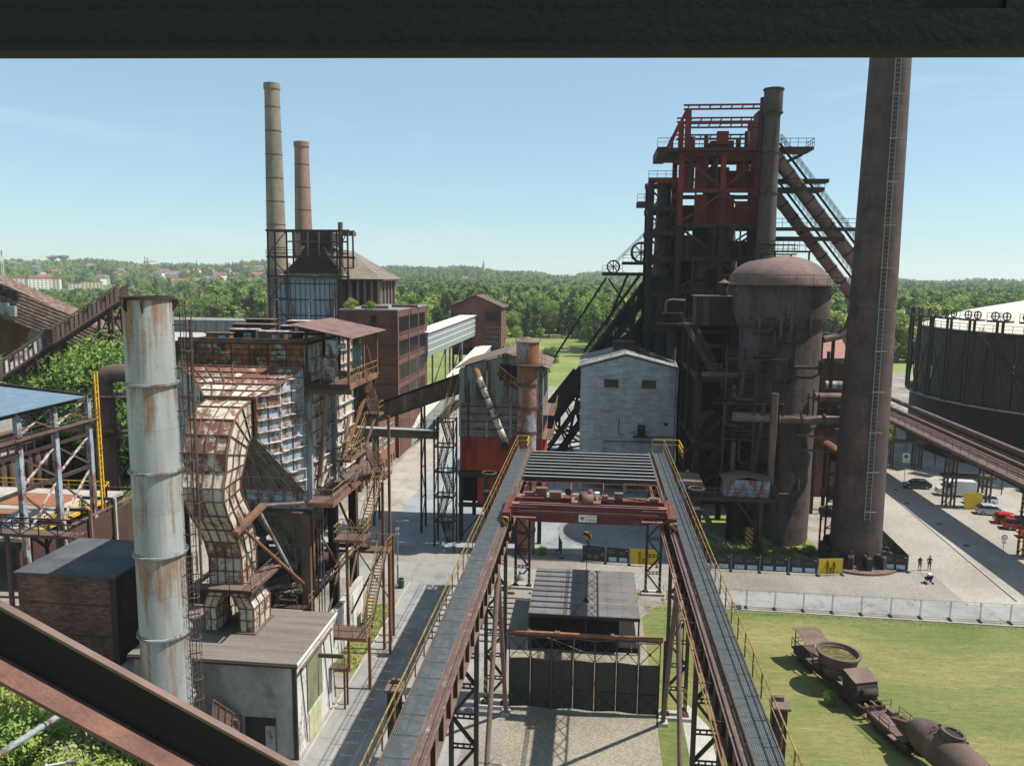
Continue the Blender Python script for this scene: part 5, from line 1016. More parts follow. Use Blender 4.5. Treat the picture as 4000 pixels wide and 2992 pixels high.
# ================================================================ blast furnace group
D1, D2, D3 = M['rust_dark'], M['rust_deep'], M['steel_dark']
M['reflected_red'] = rustc('reflected_red', '#5d2320', '#83302a', .4)  # red window reflection painted into the colour of the upper furnace steel
M['furnace_pink'] = rustc('furnace_pink', '#5f4c48', '#82675f', .3)
M['furnace_shell'] = rusty('furnace_shell', '#524848', '#54423d', '#2a2222', .5, .5, 7, .07, plate=(24, 104, 5, 2.6, 2.1))
BF = thing('blast_furnace', 'dark rusty blast furnace tower of stacked platforms and upper girders painted with a red window reflection', 'blast furnace', (21, 139, 0))
xs, ys_ = (14.6, 21.3, 28.0), (133.5, 144.5)
lv = [0, 8, 14, 20, 26, 32, 37.5, 43, 48.6, 54.6]
for x in xs:
    for y in ys_:
        for a, b in zip(lv, lv[1:]): bar(BF, 'column', (x, y, a), (x, y, b), .8, .9, D2 if b < 47 else M['reflected_red'])
for z in lv[1:]:
    m = D1 if z < 47 else M['reflected_red']
    for y in ys_: bar(BF, 'floor_beam', (14.2, y, z), (28.4, y, z), .5, .7, m)
    for x in xs: bar(BF, 'floor_beam', (x, 133.3, z), (x, 144.7, z), .5, .7, m)
    if z > 10: mrail(mb := MB(), [(14.2, 133.1, z + .3), (28.4, 133.1, z + .3)], 1.1, 1.8, .04).build('handrail', m, BF)
random.seed(5)
for i, (a, b) in enumerate(zip(lv, lv[1:])):
    m = D1 if b < 47 else M['reflected_red']
    for k in range(2):
        x0, x1 = xs[k], xs[k + 1]
        bar(BF, 'brace', (x0, 133.4, a + .4), (x1, 133.4, b - .4), .35, .35, m) if (i + k) % 2 else bar(BF, 'brace', (x1, 133.4, a + .4), (x0, 133.4, b - .4), .35, .35, m)
        bar(BF, 'rear_brace', (x0, 144.6, a + .4), (x1, 144.6, b - .4), .3, .3, m)
    if b < 40: boxc(BF, 'back_plating', 14.8, 27.8, 141, 141.2, a, b - .4, D2)
    else:
        boxc(BF, 'plating', 21.5, 27.6, 136.5, 136.7, a + .3, b - 2.4, D2 if b < 47 else M['reflected_red'])
        if i % 2: boxc(BF, 'plating', 15.0, 21, 140, 140.2, a + .6, b - 1.8, m)
for i, (a, b) in enumerate(zip(lv, lv[1:])):
    for k in range(6):
        x0 = 14.8 + k * 2.2
        if (i * 5 + k * 3) % 7 not in (0, 4): boxc(BF, 'front_plating', x0, x0 + 2.15, 134.6 + (k * 2 + i) % 3 * .5, 134.7 + (k * 2 + i) % 3 * .5, a + .2, b - (.5 if k % 2 else 1.6), M['reflected_red'] if b > 45 else D2 if (i + k) % 3 else D1)
    for k in range(3): bar(BF, 'riser_pipe', (16 + k * 4.2 + i % 2, 133.0, a), (16 + k * 4.2 + i % 2, 133.0, b), .25, .25, D1)
mb = MB(); mb.lathe([(4.4, 0), (4.6, 10), (5.2, 20), (4.2, 34), (3.3, 44), (2.2, 49), (2.0, 53)], (21.2, 139.5, 0), 32); mb.build('furnace_shaft', M['furnace_shell'], BF)
for z in (12, 20, 27, 34): mb = MB(); r = 5.4 if z < 25 else 4.6; mb.path([(21.2 + r * math.cos(a), 139.5 + r * math.sin(a), z) for a in [2 * math.pi * k / 24 for k in range(25)]], .5 if z == 12 else .2, 8); mb.build('ring_main', D1, BF)
# top platform and portal
boxc(BF, 'top_platform', 12.2, 30.0, 132, 146, 54.8, 55.3, D1); boxc(BF, 'cantilever_deck', 30.0, 35.2, 133, 138, 55.0, 55.5, D1); boxc(BF, 'cantilever_deck', 10.6, 12.4, 133, 143, 54.2, 55.6, D1)
bar(BF, 'deck_bracket', (30, 133.2, 52.6), (34.6, 133.2, 54.9), .3, .4, D1); bar(BF, 'deck_bracket', (30, 137.8, 52.6), (34.6, 137.8, 54.9), .3, .4, D1)
mrail(mb := MB(), [(10.6, 133, 55.6), (12.4, 133, 55.6)], 1.4, 1.2, .04).build('handrail', D1, BF); mrail(mb := MB(), [(30.2, 133, 55.5), (35.2, 133, 55.5), (35.2, 138, 55.5)], 1.3, 1.3, .04).build('handrail', D1, BF); mrail(mb := MB(), [(12.4, 132.1, 55.3), (30, 132.1, 55.3)], 1.2, 1.6, .04).build('handrail', M['reflected_red'], BF)
for x in (15.4, 27.2):
    for y in (133.4, 144): bar(BF, 'portal_leg', (x, y, 55.2), (x, y, 61.6), .9, .9, M['reflected_red'])
for y in (133.4, 144):
    for z in (61.9, 59.0):
        for d in (-.32, .32): bar(BF, 'portal_girder', (14.6, y, z + d), (27.8, y, z + d), .5, .22, M['reflected_red'])
        for k in range(8): bar(BF, 'girder_batten', (15.2 + k * 1.7, y, z - .3), (15.5 + k * 1.7, y, z + .3), .3, .2, M['reflected_red'])
    bar(BF, 'haunch', (12.9, y, 56.6), (15.2, y, 61.6), .5, .5, M['reflected_red']); bar(BF, 'haunch_post', (12.9, y, 55.2), (12.9, y, 57.2), .5, .5, M['reflected_red'])
boxc(BF, 'hoist_house', 26.3, 28.6, 133, 137, 49, 61.2, M['reflected_red']); boxc(BF, 'hopper', 19.5, 23.2, 136, 141, 55.3, 57.0, D1)
boxc(BF, 'signal_cabin', 20.2, 22, 134, 135.2, 56.2, 58.2, M['reflected_red']); 
for x in (16.8, 19, 24.2, 25.6): cyl(BF, 'bleeder_valve', (x, 138, 55.3), (x, 138, 57.2 + (x % 2)), .4, D1)
# side deck levels to the right
for z, x1 in ((48.8, 37.3), (43, 29.5)): boxc(BF, 'side_deck', 28.4, x1, 133.2, 137.4, z - .3, z + .3, D1); mrail(mb := MB(), [(28.6, 133.2, z + .3), (x1, 133.2, z + .3)], 1.3, 1.4, .04).build('handrail', D1, BF)
US = thing('furnace_uptake', 'tall dark uptake pipe with banded collars rising beside the blast furnace', 'pipe', (29, 132, 0))
mb = MB(); mb.lathe([(1.9, 16), (1.75, 30), (1.35, 48), (1.2, 60.2), (1.45, 60.8), (1.45, 64.4), (1.25, 64.4)], (29.2, 131.6, 0), 28); mb.build('shell', M['furnace_shell'], US)
for z, r in ((24, 1.9), (32, 1.8), (40, 1.65), (48.2, 1.5), (54.6, 1.4), (60.8, 1.6), (64.4, 1.6)): mb = MB(); mb.lathe([(r - .3, z - .12), (r, z - .12), (r, z + .12), (r - .3, z + .12)], (29.2, 131.6, 0), 28, smooth=False); mb.build('collar', D1, US)
cyl(US, 'bypass', (27.9, 132.6, 52), (27.9, 132.6, 63.4), .5, D1); bar(US, 'foot_frame', (29.2, 131.6, 8), (29.2, 131.6, 16.2), 2.4, 2.4, D2)
BF.matrix_basis = Matrix.Translation((-.9, 0, 0)) @ BF.matrix_basis @ Matrix.Diagonal((1, 1, .985, 1)); US.matrix_basis = Matrix.Translation((-1.9, 0, 0)) @ US.matrix_basis @ Matrix.Diagonal((1, 1, .98, 1))
# left, older furnace tower
LF = thing('hoist_tower', 'narrower dark hoist tower with open storeys left of the furnace', 'tower', (11.5, 140, 0))
lx, ly = (9.2, 13.8), (136, 145)
lz = [0, 10, 18, 25, 31, 36.8, 41.2, 45.2, 49.8]
for x in lx:
    for y in ly: bar(LF, 'column', (x, y, 0), (x, y, 49.8), .9, .9, D2)
for a, b in zip(lz, lz[1:]):
    m = D1 if b < 48 else M['reflected_red']
    for y in ly: bar(LF, 'floor_beam', (8.6, y, b), (14.3, y, b), .5, .9, m)
    for x in lx: bar(LF, 'floor_beam', (x, 136, b), (x, 145, b), .5, .9, m)
    bar(LF, 'brace', (9.2, 136, a), (13.8, 136, b), .3, .3, D1); bar(LF, 'rear_brace', (13.8, 145, a), (9.2, 145, b), .3, .3, D1)
    mrail(mb := MB(), [(8.6, 135.8, b + .4), (14.3, 135.8, b + .4)], 1.1, 1.4, .04).build('handrail', D1, LF)
mb = MB(); mb.lathe([(2.2, 10), (2.2, 30), (1.5, 36), (1.2, 48), (1.3, 50.6)], (11.7, 141, 0), 20); mb.build('shaft', M['furnace_shell'], LF)
boxc(LF, 'cantilever_deck', 6.9, 9.4, 136.2, 140, 45.6, 46.4, D1); mrail(mb := MB(), [(6.9, 136.2, 46.4), (9.2, 136.2, 46.4)], 1.2, 1, .04).build('handrail', D1, LF)
boxc(LF, 'dark_base', 9.4, 14.2, 139, 144, 0, 34, D2)
# skip incline
SK = thing('skip_incline', 'black lattice skip hoist incline climbing from the yard to the furnace top', 'skip hoist', (-8, 146, 0))
for y in (143, 147.5):
    for (p, q) in (((-10.6, 5.2), (15.5, 42)), ((-8.0, 1.5), (15.5, 36))):
        bar(SK, 'chord', (p[0], y, p[1]), (q[0], y, q[1]), .55, .6, D2)
    a0, a1, b0, b1 = V(-10.6, y, 5.2), V(15.5, y, 42), V(-8.0, y, 1.5), V(15.5, y, 36)
    lat(SK, a0, a1, b0, b1, 11, D2, .28)
for k in range(14): p = lerp(V(-10.6, 143, 5.2), V(15.5, 143, 42), k / 13); bar(SK, 'cross_tie', p, p + V(0, 4.5, 0), .3, .3, D2)
for (p, q) in (((-4.6, 1), (-1.5, 17)), ((1.5, 0), (3.2, 25)), ((6.5, 0), (7.2, 30))):
    for y in (143, 147.5): bar(SK, 'trestle_leg', (p[0], y, p[1]), (q[0], y, q[1]), .5, .5, D2)
boxc(SK, 'skip_trough', -12.0, -6.0, 142.6, 148, 0, 5, D2) if False else bar(SK, 'pit_plating', (-11.8, 142.8, 3.2), (-2, 142.8, 16.2), .1, 3.4, D2)
for y in (142.9, 147.6): bar(SK, 'outrigger', (2.2, y, 33.6), (-6.2, y, 20.2), .3, .3, D2); bar(SK, 'outrigger', (-6.2, y, 20.2), (-12.4, y, 9.6), .3, .3, D2); bar(SK, 'outrigger_tie', (2.6, y, 33.4), (6, y, 28.6), .25, .25, D2); bar(SK, 'outrigger_tie', (6.2, y, 34.6), (2.4, y, 25), .25, .25, D2); bar(SK, 'outrigger_tie', (8.5, y, 34.6), (-1.6, y, 20), .3, .3, D2)
boxc(SK, 'sheave_deck', 1.4, 13.5, 142.5, 148, 34.0, 34.6, D2); boxc(SK, 'upper_deck', 5.0, 13.5, 142.5, 148, 36.0, 36.5, D2)
mrail(mb := MB(), [(1.4, 142.5, 34.6), (5, 142.5, 34.6)], 1.2, 1.2, .04).build('handrail', D2, SK); mrail(mb := MB(), [(5, 142.5, 36.5), (13, 142.5, 36.5)], 1.2, 1.5, .04).build('handrail', D2, SK)
def wheel(T, c, r, n, mat, name='sheave_wheel'):
    c = V(c); mb = MB(); mb.path([c + V(r * math.cos(a), 0, r * math.sin(a)) for a in [2 * math.pi * k / 20 for k in range(21)]], r * .11, 6)
    for k in range(n): a = math.pi * 2 * k / n; mb.bar(c, c + V(r * math.cos(a), 0, r * math.sin(a)), r * .08)
    return mb.build(name, mat, T)
for y in (143.2, 146.5): wheel(SK, (8.3, y, 38.2), 1.7, 8, D1); wheel(SK, (3.4, y, 35.6), 1.1, 8, D1)
for k in range(4): cyl(SK, 'hoist_rope', (3.6 + k * .25, 143.2 + k, 36.6), (13.5 + k * .1, 140 + k, 46.5), .035, D3, 5)
for y in (143, 147.5):
    for (p, q) in (((-9.2, 3.4), (15.5, 39)), ((-6.4, 0), (15.5, 33))): bar(SK, 'stringer_beam', (p[0], y + .3, p[1]), (q[0], y + .3, q[1]), .4, .9, D2)
    lat(SK, V(-8.0, y, 1.5), V(15.5, y, 36), V(-3.0, y, 0), V(15.5, y, 26), 9, D2, .3, cross=True)
for k in range(7): f = k / 7; p, q = lerp(V(-10, 143.4, 4), V(15.5, 143.4, 40.5), f), lerp(V(-10, 143.4, 4), V(15.5, 143.4, 40.5), f + .1); bar(SK, 'side_plate', p, q, .08, 2.0, D2)
# downcomers
DC = thing('downcomer_pipes', 'two thick parallel gas downcomer pipes slanting right with stairways', 'pipe', (36, 134, 30))
for off, (p, q) in enumerate((((28.2, 133.5, 53.6), (44.2, 137, 35.2)), ((28.2, 136.5, 49.0), (44.2, 139.5, 30.4)))):
    a, b = V(p), V(q)
    cyl(DC, 'downcomer', a, b, 1.05 - .1 * off, M['furnace_pink'], 24)
    for k in range(9): m_ = lerp(a, b, (k + .5) / 9); d = (b - a).normalized(); cyl(DC, 'pipe_collar', m_ - d * .12, m_ + d * .12, 1.12 - .1 * off, D1, 24)
    s_ = V(0, -1.1, .4); bar(DC, 'stair_stringer', a + s_ + V(.6, 0, 1.1), b + s_ + V(.6, 0, 1.1), .7, .12, D1)
    mrail(mb := MB(), [a + V(.8, -1.3, 1.7), b + V(.8, -1.3, 1.7)], 1.2, 1.1, .035).build('handrail', D1, DC); mrail(mb := MB(), [a + V(.8, -.5, 1.7), b + V(.8, -.5, 1.7)], 1.2, 1.1, .035).build('handrail', D1, DC)
boxc(DC, 'walkway_bridge', 29, 47, 134, 136, 41.6, 42.1, D1); mrail(mb := MB(), [(29, 134, 42.1), (47, 134, 42.1)], 1.4, 1.3, .04).build('handrail', D1, DC); bar(DC, 'lower_girder', (29, 135, 40.3), (40.5, 135, 40.3), .5, .7, D1)
boxc(DC, 'mid_deck', 29.5, 37.5, 135, 137.4, 49.3, 49.9, D1)
cyl(DC, 'thin_stay', (41.5, 136, 38), (46, 138, 31), .35, D1)
# ---------------------------------------------------------------- stoves
def stove(x, y, label, R_=5.05, top=33.2):
    T = thing('hot_blast_stove', label, 'hot blast stove', (x, y, 0), 'domed hot blast stoves')
    M_ = M['furnace_shell']
    for a, b in zip([0, 5, 10, 15.2, 19.4, 23.4], [5, 10, 15.2, 19.4, 23.4, 27.6]): mb = MB(); mb.lathe([(R_ - .25 if b < 16 else R_, a), (R_ - .25 if b < 16 else R_, b - .05), ((R_ - .3) if b < 16 else R_ - .05, b)], (x, y, 0), 56); mb.build('shell_ring', M_, T)
    mb = MB(); mb.lathe([(R_, 27.6), (R_ + .5, 28.2), (R_ + .75, 29.2), (R_ + .75, 33.2)], (x, y, 0), 56); mb.build('collar_belt', M_, T)
    mb = MB(); mb.lathe([(R_ + .55, 33.2)] + [((R_ + .5) * math.cos(t), 33.2 + 3.5 * math.sin(t)) for t in [math.pi / 2 * k / 10 for k in range(11)]], (x, y, 0), 56); mb.build('dome', M['furnace_pink'], T)
    mb = MB(); mb.lathe([(R_ + .6, 33.0), (R_ + 1.7, 33.0), (R_ + 1.7, 33.2), (R_ + .6, 33.2)], (x, y, 0), 48, smooth=False); mb.build('gallery', M['rust'], T)
    rail(T, [(x + (R_ + 1.65) * math.cos(a), y + (R_ + 1.65) * math.sin(a), 33.2) for a in [math.pi * 2 * i / 20 for i in range(21)]], M['rust'], 1.1, 2.2, .03)
    for i in range(10): a = math.pi * 2 * i / 10 + .1; d = V(math.cos(a), math.sin(a), 0); bar(T, 'gallery_bracket', V(x, y, 31.4) + d * (R_ + .7), V(x, y, 32.95) + d * (R_ + 1.6), .12, .14, M['rust'])
    for i in range(16): a = math.pi * 2 * i / 16 - .1; d = V(math.cos(a), math.sin(a), 0); cyl(T, 'inspection_hole', V(x, y, 28.9) + d * (R_ + .6), V(x, y, 28.9) + d * (R_ + .78), .18, M['dark'], 10)
    return T
s1 = stove(24.0, 104, 'nearest domed hot blast stove with railed gallery beside the big chimney')
boxc(s1, 'crown_deck', 22.2, 27.6, 103, 106, 37.2, 37.35, D1); rail(s1, [(22.2, 103, 37.35), (27.6, 103, 37.35), (27.6, 106, 37.35), (22.2, 106, 37.35)], D1, 1.3, 1.4, .03)
for x in (22.8, 27): bar(s1, 'deck_post', (x, 104, 35.5), (x, 104, 37.2), .2, .2, D1)
for z in (1, 2, 3): pass
copy_tree(s1, Matrix.Translation((1.0, 13.5, 0)), 'second domed hot blast stove peeping out behind the nearest one')
# frames, portals and pipes in front of the stoves
PF = thing('casthouse_frame', 'shadowed steel portal frame with stairs between the hall and the stove', 'steel frame', (17.5, 106, 0))
for x in (13.6, 18.2, 21.0):
    for y in (101, 110, 118): bar(PF, 'column', (x, y, 0), (x, y, 27 if y > 105 else 21.4), .7, .8, D2)
for z in (6.8, 12.5, 21.2):
    for y in (101, 110): bar(PF, 'cross_girder', (13.2, y, z), (22.5, y, z), .5, .8, D1 if z > 20 else D2)
    for x in (13.6, 18.2, 21.0): bar(PF, 'long_girder', (x, 100.6, z), (x, 118.4, z), .5, .7, D2)
bar(PF, 'crane_rail_beam', (13.9, 100.9, 21.75), (23.2, 100.9, 21.75), .5, .5, M['rust_pink'])
for a, b in (((14, 107.6, 24.8), (23, 107.6, 24.6)), ((13.4, 110, 26.6), (22.6, 110, 26.4))):
    bar(PF, 'portal_head', a, b, .5, .6, D1)
    for p in (a, b): bar(PF, 'portal_leg', p, (p[0], p[1], 12), .5, .5, D1)
for a, b in (((13.6, 101, 12.5), (21, 101, 21)), ((21, 101, 12.8), (14, 101, 7)), ((21, 110, 21), (13.8, 110, 12.8))): bar(PF, 'brace', a, b, .3, .3, D1)
stair(PF, (15.4, 101.5, 22.0), (12.8, 113, 28.2), 1.0, XV, D1, M['rust'], M['rust_pink'], n=30)
boxc(PF, 'landing', 14.8, 16.3, 100.3, 101.8, 21.9, 22.0, M['rust_pink']); rail(PF, [(14.8, 100.3, 22), (16.3, 100.3, 22), (16.3, 101.8, 22)], M['rust'], 1.1, 1)
boxc(PF, 'backing_wall', 13.4, 21.2, 117.6, 118.2, 0, 27, D2); boxc(PF, 'hall_roof', 13.0, 21.5, 110.5, 118.5, 27.0, 27.3, D1)
boxc(PF, 'bin', 13.9, 18.6, 109, 113, 27.4, 31.3, D1); boxc(PF, 'bin_lid', 13.7, 18.8, 108.8, 113.2, 31.3, 31.45, M['rust_pink']); boxc(PF, 'bin_rib', 14.8, 15.6, 108.9, 109.02, 27.4, 31.2, M['rust'])
cyl(PF, 'vent_stack', (17.6, 110, 31.4), (17.6, 110, 33.2), .5, D1, 14); mb = MB(); mb.lathe([(.8, 33.2), (0, 33.7)], (17.6, 110, 0), 16, smooth=False); mb.build('vent_cap', M['rust_pink'], PF)
for c, r, l in (((16.2, 103, 14.5), 1.7, 4.2), ((17.2, 102, 10.0), 1.2, 3.2), ((14.8, 104, 8.3), 1.0, 3)): cyl(PF, 'vessel', V(c), V(c) + V(0, l, 0), r, D2, 20)
random.seed(9)
for k in range(16): x = 13.8 + random.random() * 7; z = 7 + random.random() * 12; cyl(PF, 'pipework', (x, 101.4, z), (x + random.uniform(-2.5, 2.5), 101.8, z + random.uniform(-3, 3)), random.uniform(.06, .2), D1, 8)
random.seed(14)
for k in range(34):
    x = 17 + random.random() * 8; z = 5 + random.random() * 24; y = 98.6 - .1 * (k % 5); dx = random.choice((0, 0, 2.5, -2.5, 4)); r = random.uniform(.07, .3)
    pts = [(x, y, z), (x, y, z + random.uniform(1.5, 6))] if dx == 0 else [(x, y, z), (x + dx * .8, y, z), (x + dx, y, z + .5), (x + dx, y, z + random.uniform(1.5, 4))]
    mb = MB(); mb.path(pts, r, 8); mb.build('pipework', (D1, D2, M['rust'], D1)[k % 4], PF)
for z in (9.5, 14, 18.5, 24):
    boxc(PF, 'stove_walkway', 16.2, 23.6, 97.6, 98.7, z, z + .12, D1); mrail(mb := MB(), [(16.2, 97.6, z + .12), (23.6, 97.6, z + .12)], 1.1, 1.2, .035).build('handrail', D1, PF)
    for x in (16.4, 20, 23.4): bar(PF, 'walkway_post', (x, 97.8, z - 4.6), (x, 97.8, z), .22, .22, D1)
    bar(PF, 'walkway_ladder', (18.2 + z % 4, 97.7, z - 4.5), (18.6 + z % 4, 97.7, z), .45, .1, D1)
mrail(mb := MB(), [(13.8, 100.6, 12.9), (21, 100.6, 12.9)], 1.1, 1.4, .04).build('handrail', D1, PF)
# stone coloured conveyor behind
SC = thing('stone_bunker_ramp', 'pale sloping conveyor ramp roof behind the whitewashed hall', 'conveyor gallery', (12, 150, 15))
mb = MB(); a, b = V(3.5, 152, 19.8), V(24, 152, 33); mb.prism([a + V(0, -2, -2), a + V(0, 2, -2), a + V(0, 2, 1.3), a + V(0, -2, 1.3)], b - a); mb.build('cladding', M['rust_pink'], SC); bar(SC, 'roof', a + V(0, 0, 1.4), b + V(0, 0, 1.4), 4.4, .15, D1)
bar(SC, 'leg', (10, 151, 0), (10, 151, 21), .8, .8, D2)
VP = thing('valve_platform', 'small railed valve platform with pipes beside the furnace foot', 'platform', (13, 128, 20))
boxc(VP, 'deck', 10.2, 15.6, 127, 130, 26.2, 26.5, D1); rail(VP, [(10.2, 127, 26.5), (15.6, 127, 26.5)], D1, 1.2, 1.2); rail(VP, [(11, 127.4, 28.2), (14.4, 127.4, 28.2)], D1, 1.2, 1.2)
boxc(VP, 'deck', 11, 14.4, 127.4, 129, 28.0, 28.2, D1); cyl(VP, 'post', (12.7, 128.5, 8), (12.7, 128.5, 26.2), .8, D2); 
mb = MB(); mb.path([(11.5, 127.6, 28.4), (11.5, 127.6, 30), (12.2, 127.6, 30.3), (14.5, 127.6, 30.2)], .2, 8); mb.build('pipe', M['rust_pink'], VP)
# horizontal mains to the right
HM = thing('gas_mains', 'rusty horizontal gas mains with valves running behind the big chimney', 'pipe', (27, 98.6, 16))
for (p, q, r) in (((17.4, 98.2, 16.9), (32.5, 98.2, 16.6), .62), ((27.5, 99.5, 19.4), (34.5, 101, 19.3), .5), ((22.3, 97.5, 8.5), (22.3, 97.5, 20.0), .42)): cyl(HM, 'main', p, q, r, M['rust_pink'], 18)
for x in (22.9, 25.6, 28.2): cyl(HM, 'flange', (x, 98.2, 16.78), (x + .25, 98.2, 16.77), .75, M['rust'], 18)
for x in (26.4, 27.6): bar(HM, 'valve_frame', (x, 98, 17.3), (x, 98, 20), .14, .14, D1)
cyl(HM, 'valve_spindle', (27, 98, 17), (27, 98, 20.5), .1, D1); bar(HM, 'valve_bridge', (26.2, 98, 19.5), (27.9, 98, 19.5), .2, .2, D1)
bar(HM, 'walk_deck', (25.2, 97.6, 15.0), (31.5, 97.6, 14.2), 1.4, .1, M['rust_orange']); rail(HM, [(25.2, 97, 15.05), (31.5, 97, 14.25)], D1, 1, 1.2, .025); bar(HM, 'walk_deck', (23.6, 97.4, 13.2), (31, 97.4, 12.9), 1.0, .1, M['rust'])
mb = MB(); mb.path([(28.8, 101, 13.6), (30, 99.5, 12.8), (31.5, 98.4, 11.4), (33, 97.8, 11)], .75, 14); mb.build('bend', M['rust_orange'], HM)
for x in (29.2, 31.8): 
    for y in (97.4, 99.4): bar(HM, 'trestle_post', (x, y, 0), (x, y, 13), .2, .2, D1)
for k in range(7): z = 1.6 + k * 1.7; bar(HM, 'trestle_girt', (29.2, 97.4, z), (31.8, 97.4, z), .14, .14, D1); bar(HM, 'trestle_brace', (29.2, 97.4, z), (31.8, 97.4, z + 1.7), .1, .1, D1); box(HM, 'valve_box', (29.6 + (k * .7) % 2, 97.6, z + .5), (.7, .6, .6), M['rust'] if k % 2 else D1)
for z in (2.2, 4.6): cyl(HM, 'burner', (29, 99, z + 3), (30.5, 97, z + 3), .5, M['rust'], 12)
mb = MB(); mb.lathe([(1.5, -.25), (1.75, -.25), (1.75, .25), (1.5, .25)], (0, 0, 0), 24, 0, math.pi, False); o = mb.build('flue_arch', M['rust_pink'], HM); o.matrix_basis = Matrix.Translation((30.4, 97, .3)) @ Matrix.Rotation(R(90), 4, 'X')
# huts on a deck in front
HD = thing('valve_house_deck', 'raised deck with two small rusty huts in front of the stove', 'platform', (17, 96, 0))
boxc(HD, 'deck', 12.2, 22.6, 94.6, 98, 7.0, 7.5, D1); rail(HD, [(12.2, 94.6, 7.5), (22.6, 94.6, 7.5), (22.6, 98, 7.5)], M['rust'], 1.1, 1.5)
M['hut_blue'] = rusty('hut_blue', '#7fa0b5', '#8a5540', '#5d4036', .52, 1.2, 3, .05)
for k in range(6): boxc(HD, 'hut_board', 16.4 + k * .9, 16.4 + k * .9 + .88, 95.2 - .01 * (k % 2), 97.6, 7.5, 9.6, M['hut_blue'])
for x0, z0, x1, z1 in ((16.1, 9.55, 19.1, 10.05), (19.1, 10.05, 22.1, 9.55)): mb = MB(); mb.prism([(x0, 94.8, z0), (x1, 94.8, z1), (x1, 94.8, z1 + .12), (x0, 94.8, z0 + .12)], (0, 3.2, 0)); mb.build('hut_roof', M['rust_pink'], HD)
boxc(HD, 'hut_wall', 11.0, 13.8, 95.2, 98.2, 4.2, 8.6, D1); raw('hut_roof', [(10.7, 94.8, 8.5), (14.2, 94.8, 8.3), (13.7, 98.4, 9.4), (11, 98.4, 9.6), (10.7, 94.8, 8.4), (14.2, 94.8, 8.2), (13.7, 98.4, 9.3), (11, 98.4, 9.5)], [(0, 1, 2, 3), (7, 6, 5, 4), (0, 4, 5, 1), (1, 5, 6, 2), (2, 6, 7, 3), (3, 7, 4, 0)], M['rust_pink'], HD)
for x, y in ((12.6, 95), (20.8, 95), (12.6, 97.6), (20.8, 97.6)): bar(HD, 'leg', (x, y, 0), (x, y, 7), .45, .45, D1)
bar(HD, 'knee', (18.0, 95, 6.9), (20.6, 95, 3.4), .25, .25, D1); box(HD, 'striped_foot', (19.6, 95.2, 2.6), (.9, .5, 2.2), M['hazard']); cyl(HD, 'blue_drum', (11.4, 94.6, 6.5), (11.4, 94.6, 9.2), .3, plain('blue_paint', '#3a6ea5', .5))
# rubble heap
mb = MB(); random.seed(21)
for k in range(900):
    r = 3.0 * math.sqrt(random.random()); a = random.random() * 6.28; h = max(0, 1.7 * (1 - r / 3.0)) * random.random() ** .3; s = random.uniform(.08, .22)
    c = V(15.0 + r * 1.2 * math.cos(a), 99.4 + r * math.sin(a), h); d = [c + V(random.uniform(-s, s), random.uniform(-s, s), random.uniform(-s, s)) for _ in range(4)]
    mb.add(d, [(0, 1, 2), (0, 2, 3), (0, 3, 1), (1, 3, 2)])
tag(mb.build('rubble_heap', M['concrete']), 'grey heap of broken stone in the shade under the deck', 'rubble', kind='stuff')
boxc(None, 'concrete_block', 13.2, 15.6, 94.8, 97.2, 0, 1.1, M['concrete']); o = bpy.data.objects['concrete_block']; tag(o, 'pale flat concrete block among the weeds by the rubble heap', 'block')
# ---------------------------------------------------------------- big chimney on the right
BC = thing('big_chimney', 'huge dark rusty riveted chimney with rung ladder standing on the plaza', 'chimney', (32.25, 95.4, 0))
M['chimney_shell'] = rusty('chimney_shell', '#4f4040', '#654842', '#2f2625', .48, .4, 4.5, .07, .8, .15, plate=(32.25, 95.4, 2.8, 2.9, 1.86))
cz = [0.9 + 3.72 * k for k in range(18)]
for a, b in zip(cz, cz[1:]):
    rr = lambda z: 2.95 - .0135 * z
    mb = MB(); mb.lathe([(rr(a), a), (rr(b) , b - .05), (rr(b) - .06, b)], (32.25, 95.4, 0), 56); mb.build('shell_ring', M['chimney_shell'], BC)
mb = MB(); mb.lathe([(2.9, .25), (3.6, .25), (3.6, .4), (3.0, .5), (2.97, .95)], (32.25, 95.4, 0), 40, smooth=False); mb.build('base_ring', M['rust'], BC)
mb = MB(); mb.lathe([(0, 0), (5.0, 0), (5.0, .26), (0, .26)], (32.25, 95.4, 0), 48, smooth=False); mb.build('foundation', M['rust_pink'], BC)
for i in range(12):
    a = 2 * math.pi * i / 12 + .1; d = V(math.cos(a), math.sin(a), 0); t_ = V(-d.y, d.x, 0); c = V(32.25, 95.4, .26)
    mb = MB(); mb.prism([c + d * 2.95 - t_ * .3, c + d * 4.1 - t_ * .3, c + d * 4.1 - t_ * .3 + UP * 1.4, c + d * 3.9 - t_ * .3 + UP * 1.55, c + d * 2.95 - t_ * .3 + UP * 1.55], t_ * .6); mb.build('anchor_box', D1, BC)
    cyl(BC, 'anchor_bolt', c + d * 3.6 + UP * 1.5, c + d * 3.6 + UP * 2.1, .12, D1, 8)
LR = thing('rung_ladder', 'thin steel rung ladder running up the big dark chimney', 'ladder', (33.4, 92.4, 0))
lad = lambda x, z: V(32.25 + .042 * (3.08 - .0135 * z) + x, 95.4 - .999 * (3.08 - .0135 * z), z)
M['galv_pale'] = plain('galv_pale', '#8b8888', .6)
for s_ in (-.3, .3): bar(LR, 'stile', lad(s_, 6), lad(s_, 64), .07, .07, M['galv_pale'])
mb = MB()
for k in range(116): z = 6.2 + k * .5; mb.bar(lad(-.3, z), lad(.3, z), .04)
mb.build('rungs', M['galv_pale'], LR, 'stuff')
for k in range(12): z = 7 + k * 4.7; bar(LR, 'bracket', lad(-.45, z), lad(1.0, z) + V(0, .1, 0), .1, .1, M['galv_pale'])
